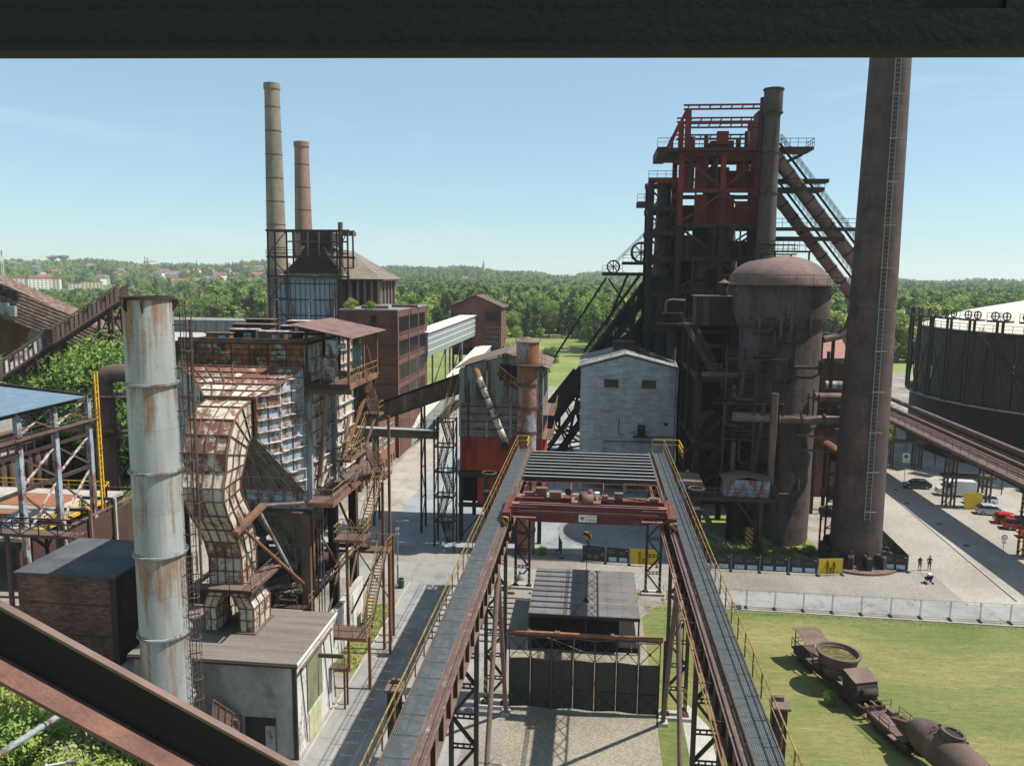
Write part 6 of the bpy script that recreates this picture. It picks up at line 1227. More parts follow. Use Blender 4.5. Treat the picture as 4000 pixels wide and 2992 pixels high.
# ---------------------------------------------------------------- casting hall with red roof beyond
CH = thing('red_roof_building', 'rusty brick and steel building with a pale red roof behind the stove', 'building', (37, 127, 0))
boxc(CH, 'wall', 33, 39.5, 124, 134, 0, 21, M['brick_brown']); raw('roof', [(32.8, 123.4, 21.4), (39.6, 123.4, 21.2), (39.2, 129, 24.6), (33, 129, 24.5), (33, 134.4, 21.3), (39.4, 134.4, 21.3)], [(0, 1, 2, 3), (3, 2, 5, 4)], plain('red_roof', '#94695a', .8, .1), CH)
for z in (17.6, 14.5, 11): boxc(CH, 'gallery', 32.8, 39.6, 123, 124, z - .1, z, D1); mrail(mb := MB(), [(32.8, 123, z), (39.6, 123, z)], 1.1, 1.3, .03).build('handrail', D1, CH)
boxc(CH, 'dark_bay', 34, 38.5, 123.9, 124.1, 11.3, 13.8, M['dark']); boxc(CH, 'sign_board', 33.4, 34.4, 123.85, 123.95, 15.2, 16.8, M['louver'])
OG = thing('pipe_gantry', 'rusty pipe gantry with railings behind the big chimney', 'pipe bridge', (34, 112, 20))
for z in (22.4, 26): bar(OG, 'girder', (31, 114, z), (44, 118, z), .4, .6, D1); 
mrail(mb := MB(), [(31, 114, 26.4), (44, 118, 26.4)], 1.2, 1.3, .04).build('handrail', D1, OG)
for x, y in ((33, 114.6), (42, 117.4)): 
    for d in (-.8, .8): bar(OG, 'post', (x + d, y, 0), (x + d, y, 26), .4, .4, D1)
mb = MB(); mb.path([(32, 113, 25.5), (34.2, 113.2, 26), (35.2, 113.4, 27), (35.6, 113.4, 28.8), (36.6, 113.6, 29.6), (40, 114, 29.4)], .5, 12); mb.build('goose_neck', M['rust_pink'], OG)
mb = MB(); mb.path([(34, 118, 18.5), (37, 118, 18.5), (38.3, 118, 17.5), (38.5, 118, 14)], .6, 12); mb.build('bent_main', M['grey_paint'], OG)
# ---------------------------------------------------------------- gas holder
GH = thing('gas_holder', 'vast dark gas holder drum with pale domed roof and guide frame', 'gas holder', (100, 165, 0))
M['holder'] = rusty('holder', '#524d48', '#5b4a3d', '#38312c', .45, .15, 5, .12); M['holder_roof'] = plain('holder_roof', '#cfc4b4', .8, .06, .1)
gc = (100, 165, 0); Rg = 32
for k in range(40):
    a0 = math.pi * 2 * k / 40; mb = MB(); mb.lathe([(Rg, 11), (Rg, 24.6)], gc, 4, a0 + .003, a0 + math.pi * 2 / 40 - .003); mb.build('shell_panel', M['holder'], GH)
mb = MB(); mb.lathe([(33.4, 0), (33.4, 11), (32.0, 11.05)], gc, 96); mb.build('water_tank', M['rust_deep'], GH)
mb = MB(); mb.lathe([(32.2, 24.6), (24, 27.6), (12, 30.2), (0, 31)], gc, 96); mb.build('dome_roof', M['holder_roof'], GH)
mb = MB(); mb.lathe([(32.0, 24.3), (33.6, 24.3), (33.6, 24.55), (32, 24.55)], gc, 96, smooth=False); mb.build('rim_walk', D1, GH)
mb = MB(); mb.lathe([(33.3, 10.9), (34.4, 10.9), (34.4, 11.1), (33.3, 11.1)], gc, 96, smooth=False); mb.build('tank_walk', M['concrete'], GH)
vis = [math.radians(d) for d in range(150, 300, 9)]
for a in vis:
    d = V(math.cos(a), math.sin(a), 0); c = V(gc); t_ = V(-d.y, d.x, 0)
    for s_ in (-.5, .5): bar(GH, 'guide_column', c + d * 34.2 + t_ * s_ + UP * 11, c + d * 34.2 + t_ * s_ + UP * 26.6, .35, .4, D3)
    bar(GH, 'pulley_deck', c + d * 33.2 + UP * 26.7, c + d * 35.4 + UP * 26.7, 3.6, .3, D3, UP)
    mb = MB()
    for s_ in (-1, 1):
        q = c + d * 34.2 + t_ * s_ + UP * 27.6; mb.path([q + t_ * .7 * math.cos(x) + UP * .7 * math.sin(x) for x in [2 * math.pi * k / 12 for k in range(13)]], .12, 5); mb.bar(q - t_ * .6, q + t_ * .6, .12); mb.bar(q - UP * .6, q + UP * .6, .12)
    mb.build('pulley_pair', D3, GH); mrail(mb := MB(), [c + d * 35.3 - t_ * 1.8 + UP * 26.8, c + d * 35.3 + t_ * 1.8 + UP * 26.8], 1.4, 1.2, .04).build('handrail', D3, GH)
for a, b in zip(vis, vis[1:]):
    P_ = lambda an, r, z: V(gc[0] + r * math.cos(an), gc[1] + r * math.sin(an), z)
    mb = MB(); mb.bar(P_(a, 34.3, 11.5), P_(b, 34.3, 24), .16); mb.bar(P_(b, 34.3, 11.5), P_(a, 34.3, 24), .16); mb.bar(P_(a, 34.3, 17.5), P_(b, 34.3, 17.5), .2); mb.build('cross_bracing', D3, GH)
    mrail(mb := MB(), [P_(a, 33.5, 24.6), P_(b, 33.5, 24.6)], 1.3, 1.6, .04).build('handrail', D3, GH); mrail(mb := MB(), [P_(a, 34.3, 11.1), P_(b, 34.3, 11.1)], 1.1, 2, .035).build('handrail', M['rust'], GH)
P_ = lambda an, r, z: V(gc[0] + r * math.cos(an), gc[1] + r * math.sin(an), z)
for k in range(3): stair(GH, P_(3.62 + .13 * (k + 1), 34.6, 24.4 - 4.4 * (k + 1)), P_(3.62 + .13 * k, 34.6, 24.4 - 4.4 * k), .9, P_(3.7, 1, 0) - V(gc), D3, D3, D3, n=12)
# pipe bridge along the car park
PB = thing('pipe_bridge', 'long rusty pipe bridge with railings beside the parked cars', 'pipe bridge', (55, 120, 9))
yA, yB = 84, 170
for x in (53.6, 57.4): bar(PB, 'girder', (x, yA, 8.6), (x, yB, 8.6), .25, .9, D1)
bar(PB, 'deck', (55.5, yA, 9.0), (55.5, yB, 9.0), 3.6, .06, M['rust'])
for x, z, r in ((53.2, 8.9, .3), (56.9, 9.6, .35), (58.6, 10.6, .4), (55.0, 9.3, .14), (55.8, 9.3, .14)): cyl(PB, 'pipe', (x, yA, z), (x, yB, z), r, M['rust_pink'], 14)
rail(PB, [(53.6, yA, 9.05), (53.6, yB, 9.05)], M['rust'], 1.1, 2.6, .03); rail(PB, [(57.2, yA, 9.05), (57.2, yB, 9.05)], M['rust'], 1.1, 2.6, .03)
def portal(y, label, hz=False):
    T = thing('portal_tower', label, 'lattice tower', (56, y, 0), 'lattice portal towers under the pipe bridge')
    for x in (53.4, 54.6, 58.4, 59.6):
        for dy in (-.6, .6): bar(T, 'leg', (x, y + dy, 0), (x, y + dy, 8.1 if x not in (53.4, 59.6) or True else 5), .22, .22, M['hazard'] if hz and x < 55 else M['rust'])
    for x in (53.4, 58.4):
        for dy in (-.6, .6): lat(T, V(x, y + dy, .2), V(x, y + dy, 8), V(x + 1.2, y + dy, .2), V(x + 1.2, y + dy, 8), 5, M['rust'], .1)
    boxc(T, 'head', 52.8, 60.2, y - .9, y + .9, 4.6, 5.0, M['rust']); boxc(T, 'cap', 53, 60, y - .9, y + .9, 8.0, 8.2, M['rust'])
portal(121.2, 'lattice portal tower straddling the white van and silver estate car'); portal(99.6, 'lattice portal tower with striped leg at the right picture edge', True); portal(146, 'far lattice portal tower under the pipe bridge in the shade')
# ================================================================ left side: brick box, crane frame, coke battery, conveyor
BX = thing('brick_box', 'square windowless brown brick building with flat dark roof left of the white stack', 'building', (-44.7, 65, 0))
M['brick_box'] = brickm('brick_box', '#5b4037', '#83604f', '#3d302b', .55, .18, .55)
boxc(BX, 'wall', -49.2, -40.2, 60.5, 69.0, 0, 7.9, M['brick_dark']); boxc(BX, 'front_wall', -49.22, -40.18, 60.42, 60.498, 0, 7.85, M['brick_box'])
boxc(BX, 'roof', -49.4, -40.0, 60.25, 69.2, 7.92, 8.12, ground_mat('tar', ['#3c3e41', '#4a4c4f', '#5a5b5c'], .4, 4))
for z in (5.4, 2.6): bar(BX, 'band', (-49.2, 60.4, z), (-40.2, 60.4, z), .06, .1, M['brick_dark'])
window(BX, (-40.18, 64.0, 5.2), YV, ZV, 1.1, 1.3, 2, 2, M['rust_dark'], M['dark'], .12, XV)
boxc(BX, 'corner_pier', -40.7, -40.12, 60.35, 61.1, 0, 7.8, M['brick_dark'])
# crane frame with blue roof
CF_ = thing('roofed_crane_gantry', 'open steel crane frame with blue corrugated roof and yellow ladder', 'steel frame', (-62, 78, 6))
M['blue_roof'] = corr('blue_roof', '#667c8e', '#758b9b', '#5a7082', .4, (0, 1, 0), .35, 1, .05)
fr = [72.8, 78.3, 84.1]
for k in range(11): ya = 66.6 + k * 1.42; raw('roof_sheet', [(-72, ya, 21.2), (-57, ya, 19.9), (-57, ya + 1.415, 19.9), (-72, ya + 1.415, 21.2), (-72, ya, 21.12), (-57, ya, 19.82), (-57, ya + 1.415, 19.82), (-72, ya + 1.415, 21.12)], [(0, 1, 2, 3), (7, 6, 5, 4), (0, 4, 5, 1), (1, 5, 6, 2), (2, 6, 7, 3), (3, 7, 4, 0)], M['blue_roof'], CF_)
for y in fr + [67.3]:
    for x in (-58, -71): bar(CF_, 'column', (x, y, 0), (x, y, 19.7 if x > -60 else 21), .5, .6, M['blue_grey']); 
    bar(CF_, 'rafter', (-71, y, 20.9), (-57.4, y, 19.6), .25, .4, D3)
for z, m in ((16.6, M['rust_pink']), (15.2, M['rust_dark']), (11.4, M['rust_dark']), (19.4, D3)):
    for x in (-58.05, -71): bar(CF_, 'runner', (x, 62, z), (x, 84.6, z), .35, .35, m)
bar(CF_, 'crane_walk', (-57.6, 60, 16.9), (-57.6, 85, 16.9), 1.0, .08, M['rust']); rail(CF_, [(-57.1, 60, 16.9), (-57.1, 85, 16.9)], M['rust'], 1.1, 2.2)
for a, b in zip(fr, fr[1:]):
    for z0, z1 in ((17.0, 19.4), (11.6, 15.0), (6.2, 11.2)): bar(CF_, 'cross_brace', (-58.1, a, z0), (-58.1, b, z1), .18, .18, M['rib_white']); bar(CF_, 'cross_brace', (-58.1, b, z0), (-58.1, a, z1), .18, .18, M['rust'])
for d in (0, .5): bar(CF_, 'yellow_stile', (-57.3, 84.6 + d, 6), (-57.3, 84.6 + d, 22.4), .16, .16, M['yellow_new'])
for k in range(20): bar(CF_, 'rung', (-57.3, 84.6, 6.5 + k * .75), (-57.3, 85.1, 6.5 + k * .75), .06, .06, M['yellow_new'])
# loading deck
DK = thing('loading_deck', 'raised concrete deck with rust-red plates and bright yellow railings', 'platform', (-68, 84, 0))
boxc(DK, 'slab', -78, -59.6, 74, 92.5, 5.5, 5.9, M['concrete'])
for x, y, w, d in ((-70, 80.5, 6.5, 5.2), (-68, 87.5, 9, 5.0), (-71.5, 76, 5, 3.2)): box(DK, 'rust_plate', (x, y, 5.95), (w, d, .08), plain('plate_red_%d' % int(y), '#8a5a41', .85, .15))
rail(DK, [(-59.7, 74, 5.9), (-59.7, 88, 5.9), (-61.5, 92.4, 5.9), (-78, 92.4, 5.9)], M['yellow_new'], 1.2, 1.9, .045)
for z in (.3, .85): bar(DK, 'yellow_rail', (-59.7, 74, 5.9 + z), (-59.7, 88, 5.9 + z), .06, .06, M['yellow_new'])
bar(DK, 'yellow_kerb', (-59.55, 74, 5.75), (-59.55, 88, 5.75), .12, .4, M['yellow_new'])
boxc(DK, 'retaining_wall', -60.2, -59.8, 74, 92.4, 0, 5.5, M['brick_dark']); boxc(DK, 'rear_wall', -78, -60, 91.9, 92.4, 0, 5.5, M['brick_dark'])
for k, y in enumerate((76, 80.4, 85, 89.4)):
    for p, q in (((-60, y, 7.2), (-56.2, y, 7.2)), ((-60, y, 7.2), (-60, y, 5.6)), ((-56.2, y, 7.2), (-56.2, y, 1.5))): bar(DK, 'gate_frame', p, q, .3, .3, D1)
    bar(DK, 'tie_rail', (-56.2, y, 6.4), (-56.2, y + 4.4, 6.4), .2, .2, M['rust_pink']); boxc(DK, 'chute_wall', -56.4, -56.2, y + .5, y + 4.0, 0, 5.8, M['brick_dark'])
    bar(DK, 'chute_post', (-56.1, y + .2, 0), (-56.1, y + .2, 7.2), .3, .3, M['rust_orange'] if k % 2 else M['concrete'])
rail(DK, [(-55, 76, 3.2), (-44, 76, 3.2), (-44, 73, 3.2)], M['yellow_new'], 1.1, 1.8, .04); boxc(DK, 'lower_slab', -56, -43.8, 72.8, 76.2, 3.0, 3.2, M['concrete'])
# lattice walkway behind the brick box
LW = thing('lattice_walkway', 'dark rusty lattice walkway crossing behind the brick box', 'walkway', (-56, 70, 8))
bar(LW, 'deck', (-70, 70.4, 8.0), (-50, 70.2, 8.0), 1.5, .1, M['rust']); 
for y in (69.6, 71.1):
    bar(LW, 'chord', (-70, y, 9.2), (-50, y, 9.2), .12, .12, D1); bar(LW, 'chord', (-70, y, 7.9), (-50, y, 7.9), .14, .3, M['rust'])
    for k in range(10): bar(LW, 'lacing', (-70 + 2 * k, y, 8 if k % 2 else 9.2), (-68 + 2 * k, y, 9.2 if k % 2 else 8), .08, .08, D1); bar(LW, 'lacing_post', (-70 + 2 * k, y, 7.9), (-70 + 2 * k, y, 9.2), .08, .08, D1)
for x in (-66, -58, -52.5): bar(LW, 'post', (x, 70.3, 0), (x, 70.3, 7.8), .35, .35, M['rust'])
stair(LW, (-51.5, 66.5, 3.2), (-49.8, 69.6, 8.0), .9, V(1, -.5, 0), D1, M['rust'], M['rust']); bar(LW, 'raking_prop', (-57, 61, 0), (-59.5, 69, 8), .8, .6, M['concrete'])
random.seed(17); mb = MB()
for k in range(60): p = V(-60 + random.random() * 6, 60 + random.random() * 6, .2 + random.random() * .8); mb.bar(p, p + V(random.uniform(-1.5, 1.5), random.uniform(-1.5, 1.5), random.uniform(-.2, .5)), .08)
tag(mb.build('scrap_heap', M['grey_paint']), 'tangled heap of scrap bars below the lattice walkway', 'scrap', kind='stuff')
# coke battery with standpipes
KB = thing('coke_battery', 'low coke oven battery with a row of rusty standpipes and pipe mains', 'coke battery', (-86, 117, 0))
boxc(KB, 'oven_block', -98, -84, 98, 145, 0, 6.2, M['brick_dark'])
n = 26
for k in range(n):
    y = 99 + k * 1.75; cyl(KB, 'standpipe', (-83, y, 1.6), (-83, y, 6.3), .5, M['rust'], 12); box(KB, 'oven_head', (-83.2, y, 6.6), (.9, .7, .7), D1); bar(KB, 'buckstay', (-84.0, y + .85, 0), (-84.0, y + .85, 8.4), .2, .3, D1)
cyl(KB, 'collecting_main', (-85.5, 98, 8.2), (-85.5, 145, 8.2), .7, M['rust_pink'], 16); cyl(KB, 'collecting_main', (-87.5, 98, 9.6), (-87.5, 145, 9.6), .35, M['rust'], 12)
rail(KB, [(-84, 98, 8.4), (-84, 145, 8.4)], D1, 1.1, 2.2); boxc(KB, 'grey_hall', -100, -88, 105, 118, 6.2, 14.5, M['concrete']); boxc(KB, 'hall_roof', -100.5, -87.5, 104.5, 118.5, 14.5, 14.8, M['roof_grey'])
boxc(KB, 'rear_hall', -86, -66, 134, 142, 0, 13, M['concrete']); boxc(KB, 'rear_roof', -86.5, -65.5, 133.6, 142.4, 13, 13.3, M['roof_grey'])
sheet('track_bed', rect(-83.9, -62.5, 94, 134), .05, M['dry_grass'])
tufts('track_weeds', lambda: (u(-83, -63), u(94, 133)), 9000, .15, .8, M['weeds'], 'tall weeds over the old track bed beside the standpipes')
for x in (-73.5, -72, -68.5, -67): o = bar(None, 'rail_track', (x, 94, .25), (x, 134, .25), .1, .16, M['rust']); tag(o, 'rusty rail in the weedy track bed, %s' % {-73.5: 'first from the battery', -72: 'second from the battery', -68.5: 'third from the battery', -67: 'farthest from the battery'}[x], 'rail', 'rails in the weedy track bed')
# gas offtake
GO = thing('gas_offtake', 'upright rusty gas pipe with an elbow on a small steel tower', 'pipe', (-62.5, 95.5, 0))
cyl(GO, 'riser', (-63.6, 95.5, 2), (-63.6, 95.5, 19.2), 1.25, M['rust'], 24); mb = MB(); mb.path([(-63.6, 95.5, 18.8), (-63.5, 95.5, 19.8), (-62.9, 95.5, 20.5), (-61.8, 95.6, 20.8), (-60, 96, 20.8)], 1.2, 20); mb.build('elbow', M['rust'], GO); cyl(GO, 'branch', (-60, 96, 20.7), (-52, 98, 20.7), .75, M['rust_pink'], 18)
for x, y in ((-65.4, 94), (-61.2, 94), (-58.2, 94), (-65.4, 97.2), (-58.2, 97.2)): bar(GO, 'post', (x, y, 0), (x, y, 18.2), .3, .3, D1 if x < -60 else M['rust'])
for z in (12.5, 17.8): boxc(GO, 'deck', -65.8, -57.8, 93.6, 97.6, z, z + .12, D1); rail(GO, [(-65.8, 93.6, z + .12), (-57.8, 93.6, z + .12)], D1, 1.1, 1.3)
for k in range(5): bar(GO, 'brace', (-61.2, 94, 1 + k * 3.2), (-58.2, 94, 4.2 + k * 3.2), .12, .12, M['rust'])
cyl(GO, 'side_pipe', (-70, 95, 13.3), (-58, 94.4, 13.3), .3, M['rust_pink'])
# conveyor gallery climbing right
CG = thing('conveyor_gallery', 'open-roofed inclined conveyor gallery with pale and rusty side panels on lattice trestles', 'conveyor gallery', (-86, 120, 0))
a, b = V(-97.2, 112, 14.6), V(-79, 126, 30.5); d = b - a; N = 34; M['panel_pale'] = rusty('panel_pale', '#d8d5ce', '#7a5648', '#553c34', .42, .35, 1.2, .06)
for k in range(N):
    p, q = lerp(a, b, k / N), lerp(a, b, (k + 1) / N); m = M['panel_pale'] if k < 19 and k % 9 != 8 else M['rust']
    mb = MB(); mb.prism([p + V(.05, -1.3, -1.2), q + V(-.05, -1.3, -1.2), q + V(-.05, -1.3, .9), p + V(.05, -1.3, .9)], (0, .06, 0)); mb.build('side_panel', m, CG)
    bar(CG, 'side_post', p + V(0, -1.36, -1.3), p + V(0, -1.36, 1.2), .16, .14, M['rust'])
    if k % 4 == 2: mb = MB(); mb.prism([p + V(.1, -1.34, .1), q + V(-.1, -1.34, .1), q + V(-.1, -1.34, .7), p + V(.1, -1.34, .7)], (0, .03, 0)); mb.build('window', M['dark'], CG)
    if k % 2 == 0: bar(CG, 'roof_tie', p + V(0, -1.3, 1.25), q + V(0, 1.3, 1.35), .09, .09, D1); bar(CG, 'roof_tie', p + V(0, 1.3, 1.25), q + V(0, -1.3, 1.35), .09, .09, D1)
for y in (-1.35, 1.35):
    for z in (-1.3, 1.25): bar(CG, 'chord', a + V(0, y, z), b + V(0, y, z), .25, .3, M['rust'])
bar(CG, 'floor', a + V(0, 0, -1.2), b + V(0, 0, -1.2), 2.5, .1, D1); bar(CG, 'belt', a + V(0, 0, -.3), b + V(0, 0, -.3), 1.1, .2, M['rust_dark']); mb = MB(); mb.prism([a + V(0, 1.3, -1.2), b + V(0, 1.3, -1.2), b + V(0, 1.3, 1), a + V(0, 1.3, 1)], (0, .05, 0)); mb.build('rear_cladding', M['rust'], CG)
boxc(CG, 'hatch_house', -87.6, -86.2, 117.4, 118.4, 22.4, 24.6, D1); rail(CG, [(-87.8, 117, 22.2), (-85.8, 117, 22.2)], M['rust'], 1.1, 1.1)
for x, zt, y_ in ((-89.6, 19.8, 117.8), (-80.8, 27.6, 124.6)):
    for dx in (-1.6, 1.6):
        for dy in (-1.3, 1.3): bar(CG, 'trestle_leg', (x + dx * 1.3, y_ + dy * 1.4, 0), (x + dx * .7, y_ + dy, zt), .35, .35, D1)
    for dy in (-1.3, 1.3): lat(CG, V(x - 2.1, y_ + dy * 1.4, .5), V(x - 1.1, y_ + dy, zt), V(x + 2.1, y_ + dy * 1.4, .5), V(x + 1.1, y_ + dy, zt), 6, D1, .16, cross=True)
# corrugated shed behind it
SH = thing('corrugated_shed', 'large rust-striped corrugated sloping gallery behind the conveyor at left', 'shed', (-98, 128, 0))
M['shed_rust'] = corr('shed_rust', '#7d6c62', '#6d4b3a', '#4d372d', .55, (.36, 0, 1), .62, .25, .08, .6)
a, b = V(-128, 133, 38.0), V(-86.5, 133, 21.5)
mb = MB(); mb.prism([a + V(0, -2.5, -4.6), b + V(0, -2.5, -2.6), b + V(0, -1.6, 2.0), a + V(0, -1.6, 3.0)], (0, 5, 0)); mb.build('cladding', M['shed_rust'], SH)
for f in (.52, .55, .585, .61): p = lerp(a, b, f); boxc(SH, 'window', p.x - .55, p.x + .55, 130.6, 131.3, p.z + .6, p.z + 2.2, M['dark'])
for f in (.53, .57, .6): p = lerp(a, b, f); boxc(SH, 'window', p.x - .8, p.x + .7, 130.1, 130.8, p.z - 2.4, p.z - .5, M['grey_paint'])
for x, zt in ((-112, 26), (-97, 22), (-88, 19.5)): 
    for dy in (-2, 2): bar(SH, 'leg', (x, 133 + dy, 0), (x, 133 + dy, zt), .5, .5, D1)
BH = thing('brick_workshop', 'brick workshop with a tall arched green window at the left edge', 'building', (-104, 136, 0))
boxc(BH, 'wall', -125, -94.5, 137, 150, 0, 25, M['brick_brown']); boxc(BH, 'roof', -125, -94, 136.6, 150.5, 25, 25.4, M['roof_brown'])
mb = MB(); mb.prism([(-103.5 + 2.1 * math.cos(t), 136.9, 21.2 + 2.1 * math.sin(t)) for t in [math.pi * k / 8 for k in range(9)]] + [(-105.6, 136.9, 15.5), (-101.4, 136.9, 15.5)], (0, .2, 0)); mb.build('arched_window', plain('green_glass', '#5f6f66', .3), BH)
boxc(BH, 'grey_leaf', -99.5, -96.5, 136.85, 137, 8, 17, M['grey_paint'])
PSH = thing('pale_roof_shed', 'low shed with pale blue-grey roof under the conveyor', 'shed', (-96, 113, 0))
boxc(PSH, 'wall', -104, -92, 104.8, 116, 14.8, 15.0, D3) if False else boxc(PSH, 'roof', -108, -88.6, 110, 117, 14.9, 15.3, M['blue_roof'])
# slanted pipe at the very bottom left
BP = thing('service_pipe', 'grey lagged pipe crossing above the bushes at bottom left', 'pipe', (-33, 42, 5))
for k in range(4): cyl(BP, 'pipe_length', lerp(V(-35.2, 32, 6), V(-32.7, 45.5, 6), k / 4 + .004), lerp(V(-35.2, 32, 6), V(-32.7, 45.5, 6), (k + 1) / 4 - .004), .2, M['grey_paint'], 14)
for f in (.42, .95): p = lerp(V(-35.2, 32, 6), V(-32.7, 45.5, 6), f); bar(BP, 'support', (p.x, p.y, 0), (p.x, p.y, 5.8), .16, .16, M['rust'])
SLm = thing('street_lamp', 'white arm street lamp among the bushes at the bottom left', 'street lamp', (-30.6, 39.6, 0))
cyl(SLm, 'pole', (-31.2, 39.4, 0), (-31.2, 39.4, 5.4), .07, M['white'], 10); cyl(SLm, 'arm', (-31.2, 39.4, 5.3), (-30.0, 39.6, 5.5), .05, M['white'], 8); box(SLm, 'lamp_head', (-29.75, 39.65, 5.52), (.6, .26, .12), M['grey_paint'], R(8))
# long warehouse far behind
WH = thing('long_warehouse', 'long low grey corrugated warehouse in front of the far trees', 'warehouse', (-215, 425, 0))
boxc(WH, 'wall', -262, -180, 424, 444, 0, 6.6, corr('ware', '#565b60', '#6d7378', '#4b5055', .5, (1, 0, 0), 2.2, 9, .05)); boxc(WH, 'roof', -263, -179, 423, 445, 6.6, 7.0, M['roof_grey'])
for k in range(40): bar(WH, 'wall_rib', (-261 + k * 2.05, 423.9, 0), (-261 + k * 2.05, 423.9, 6.6), .3, .2, M['grey_paint'] if k % 3 else M['steel_dark'])
sheet('warehouse_apron', rect(-270, -160, 340, 423), -.01, M['concrete'])
# ================================================================ vehicles, people, fences, signs
M['tyre'] = plain('tyre', '#1b1b1c', .9); M['rim'] = plain('rim', '#9a9c9e', .4, .1, 3, .6); M['car_glass'] = plain('car_glass', '#1c2328', .08, .2)
M['tail_red'] = plain('tail_red', '#a01818', .3); M['lamp_clear'] = plain('lamp_clear', '#dfe3e6', .2); M['plate_white'] = plain('plate_white', '#e2e2de', .5)
def paint(name, c):
    t = NT(name); m = t.out(lin(c), .28); t.b.inputs['Coat Weight'].default_value = .6; return m
def car(name, label, loc, rz, col, L=4.3, Wd=1.76, Hh=1.5, van=False, estate=False):
    """x forward; body lofted from side stations with tumblehome"""
    T = thing(name, label, 'van' if van else 'car', loc, 'vehicles parked under the pipe bridge')
    M4 = Matrix.Translation(Vector(loc)) @ Matrix.Rotation(rz, 4, 'Z'); pm = bpy.data.materials.get('paint_' + col) or paint('paint_' + col, col)
    def loft(nm, st, mat, smooth=True):
        rings = []
        for x, zb, zt, wb, wt in st: rings.append([(x, -wb / 2, zb), (x, -wb / 2 * 1.02, (zb * .6 + zt * .4)), (x, -wt / 2, zt), (x, wt / 2, zt), (x, wb / 2 * 1.02, (zb * .6 + zt * .4)), (x, wb / 2, zb)])
        vs = [M4 @ Vector(v) for r in rings for v in r]; fs = [(i * 6 + k, i * 6 + (k + 1) % 6, (i + 1) * 6 + (k + 1) % 6, (i + 1) * 6 + k) for i in range(len(st) - 1) for k in range(6)] + [tuple(range(6))[::-1], tuple(range((len(st) - 1) * 6, len(st) * 6))]
        me = MB(); me.add(vs, fs, False); return me.build(nm, mat, T)
    h = L / 2
    if van:
        loft('body', [(-h, .35, 2.35, Wd * .96, Wd * .86), (-h + .1, .28, 2.5, Wd, Wd * .88), (.55, .28, 2.52, Wd, Wd * .88), (h - 1.35, .28, 2.3, Wd, Wd * .84), (h - .75, .28, 1.45, Wd, Wd * .9), (h - .1, .3, 1.12, Wd * .96, Wd * .82), (h, .35, .9, Wd * .9, Wd * .75)], pm)
        loft('windscreen', [(h - 1.34, 1.5, 2.26, Wd * .87, Wd * .8), (h - .78, 1.42, 1.5, Wd * .9, Wd * .88)], M['car_glass'])
        for s in (-1, 1): o = MB(); o.add([M4 @ V(x, s * y, z) for x, y, z in ((h - 1.9, Wd * .5, 1.35), (h - .95, Wd * .49, 1.35), (h - 1.35, Wd * .46, 2.1), (h - 1.9, Wd * .46, 2.15))], [(0, 1, 2, 3)]); o.build('side_window', M['car_glass'], T)
    else:
        rear = -h + (.45 if estate else .75)
        loft('body', [(-h, .4, .85, Wd * .9, Wd * .86), (-h + .08, .26, .95, Wd * .98, Wd * .9), (-h * .5, .22, .98, Wd, Wd * .93), (h * .35, .22, .95, Wd, Wd * .92), (h * .8, .24, .82, Wd * .98, Wd * .84), (h - .08, .3, .66, Wd * .92, Wd * .78), (h, .38, .58, Wd * .84, Wd * .72)], pm)
        loft('greenhouse', [(-h + .1, .93, .97, Wd * .9, Wd * .88), (rear, .93, Hh - .08, Wd * .9, Wd * .7), (-.1, .93, Hh - .03, Wd * .92, Wd * .72), (h * .16, .93, Hh - .1, Wd * .92, Wd * .72), (h * .52, .9, .95, Wd * .9, Wd * .86)], M['car_glass'])
        loft('roof', [(rear - .02, Hh - .1, Hh - .04, Wd * .72, Wd * .66), (-.2, Hh - .07, Hh, Wd * .74, Wd * .68), (h * .17, Hh - .13, Hh - .06, Wd * .74, Wd * .68)], pm)
        for s in (-1, 1):
            for xa, xb in ((-.25, -.18), (rear + .02, rear + .22), (h * .5, h * .17)): o = MB(); o.bar(M4 @ V(xa, s * Wd * .455, .93), M4 @ V(xb, s * Wd * .36, Hh - .08), .07); o.build('pillar', pm, T)
            box_ = MB(); box_.bar(M4 @ V(h * .32, s * Wd * .5, 1.0), M4 @ V(h * .32, s * (Wd * .5 + .2), 1.02), .12, .14); box_.build('mirror', pm, T)
    for sx in (-1, 1):
        for s in (-1, 1):
            c = V(sx * L * .31, s * (Wd / 2 - .1), .32); mb = MB(); ry = .32 if not van else .35
            mb.tube(M4 @ (c - V(0, .11, 0)), M4 @ (c + V(0, .11, 0)), ry, 18); w = mb.build('wheel', M['tyre'], T); mb = MB(); mb.tube(M4 @ (c - V(0, .115, 0)), M4 @ (c + V(0, .115, 0)), ry * .62, 12); mb.build('rim', M['rim'], w)
    for s in (-1, 1):
        zl = .72 if not van else .95
        mb = MB(); mb.bar(M4 @ V(h - .16, s * Wd * .34, zl - .06), M4 @ V(h - .02, s * Wd * .31, zl - .1), .28, .13); mb.build('headlight', M['lamp_clear'], T); mb = MB(); mb.bar(M4 @ V(-h - .01, s * Wd * .38, zl), M4 @ V(-h + .12, s * Wd * .39, zl + .04), .2, .22 if not van else .5); mb.build('tail_light', M['tail_red'], T)
    for x in (h + .005, -h - .005): mb = MB(); mb.bar(M4 @ V(x, -.26, .5), M4 @ V(x, .26, .5), .02, .11); mb.build('number_plate', M['plate_white'], T)
    return T
car('white_van', 'white panel van parked behind the lattice portal tower', (57.8, 127.6, .01), R(175), '#d8dadb', 5.6, 2.0, 2.5, van=True)
car('dark_car', 'dark car in the shade left of the white van', (53.4, 131.5, .01), R(178), '#23262b', 4.3)
car('silver_estate', 'silver estate car behind the yellow board under the portal tower', (59.6, 123.4, .01), R(182), '#b9bfc6', 4.6, 1.78, 1.5, estate=True)
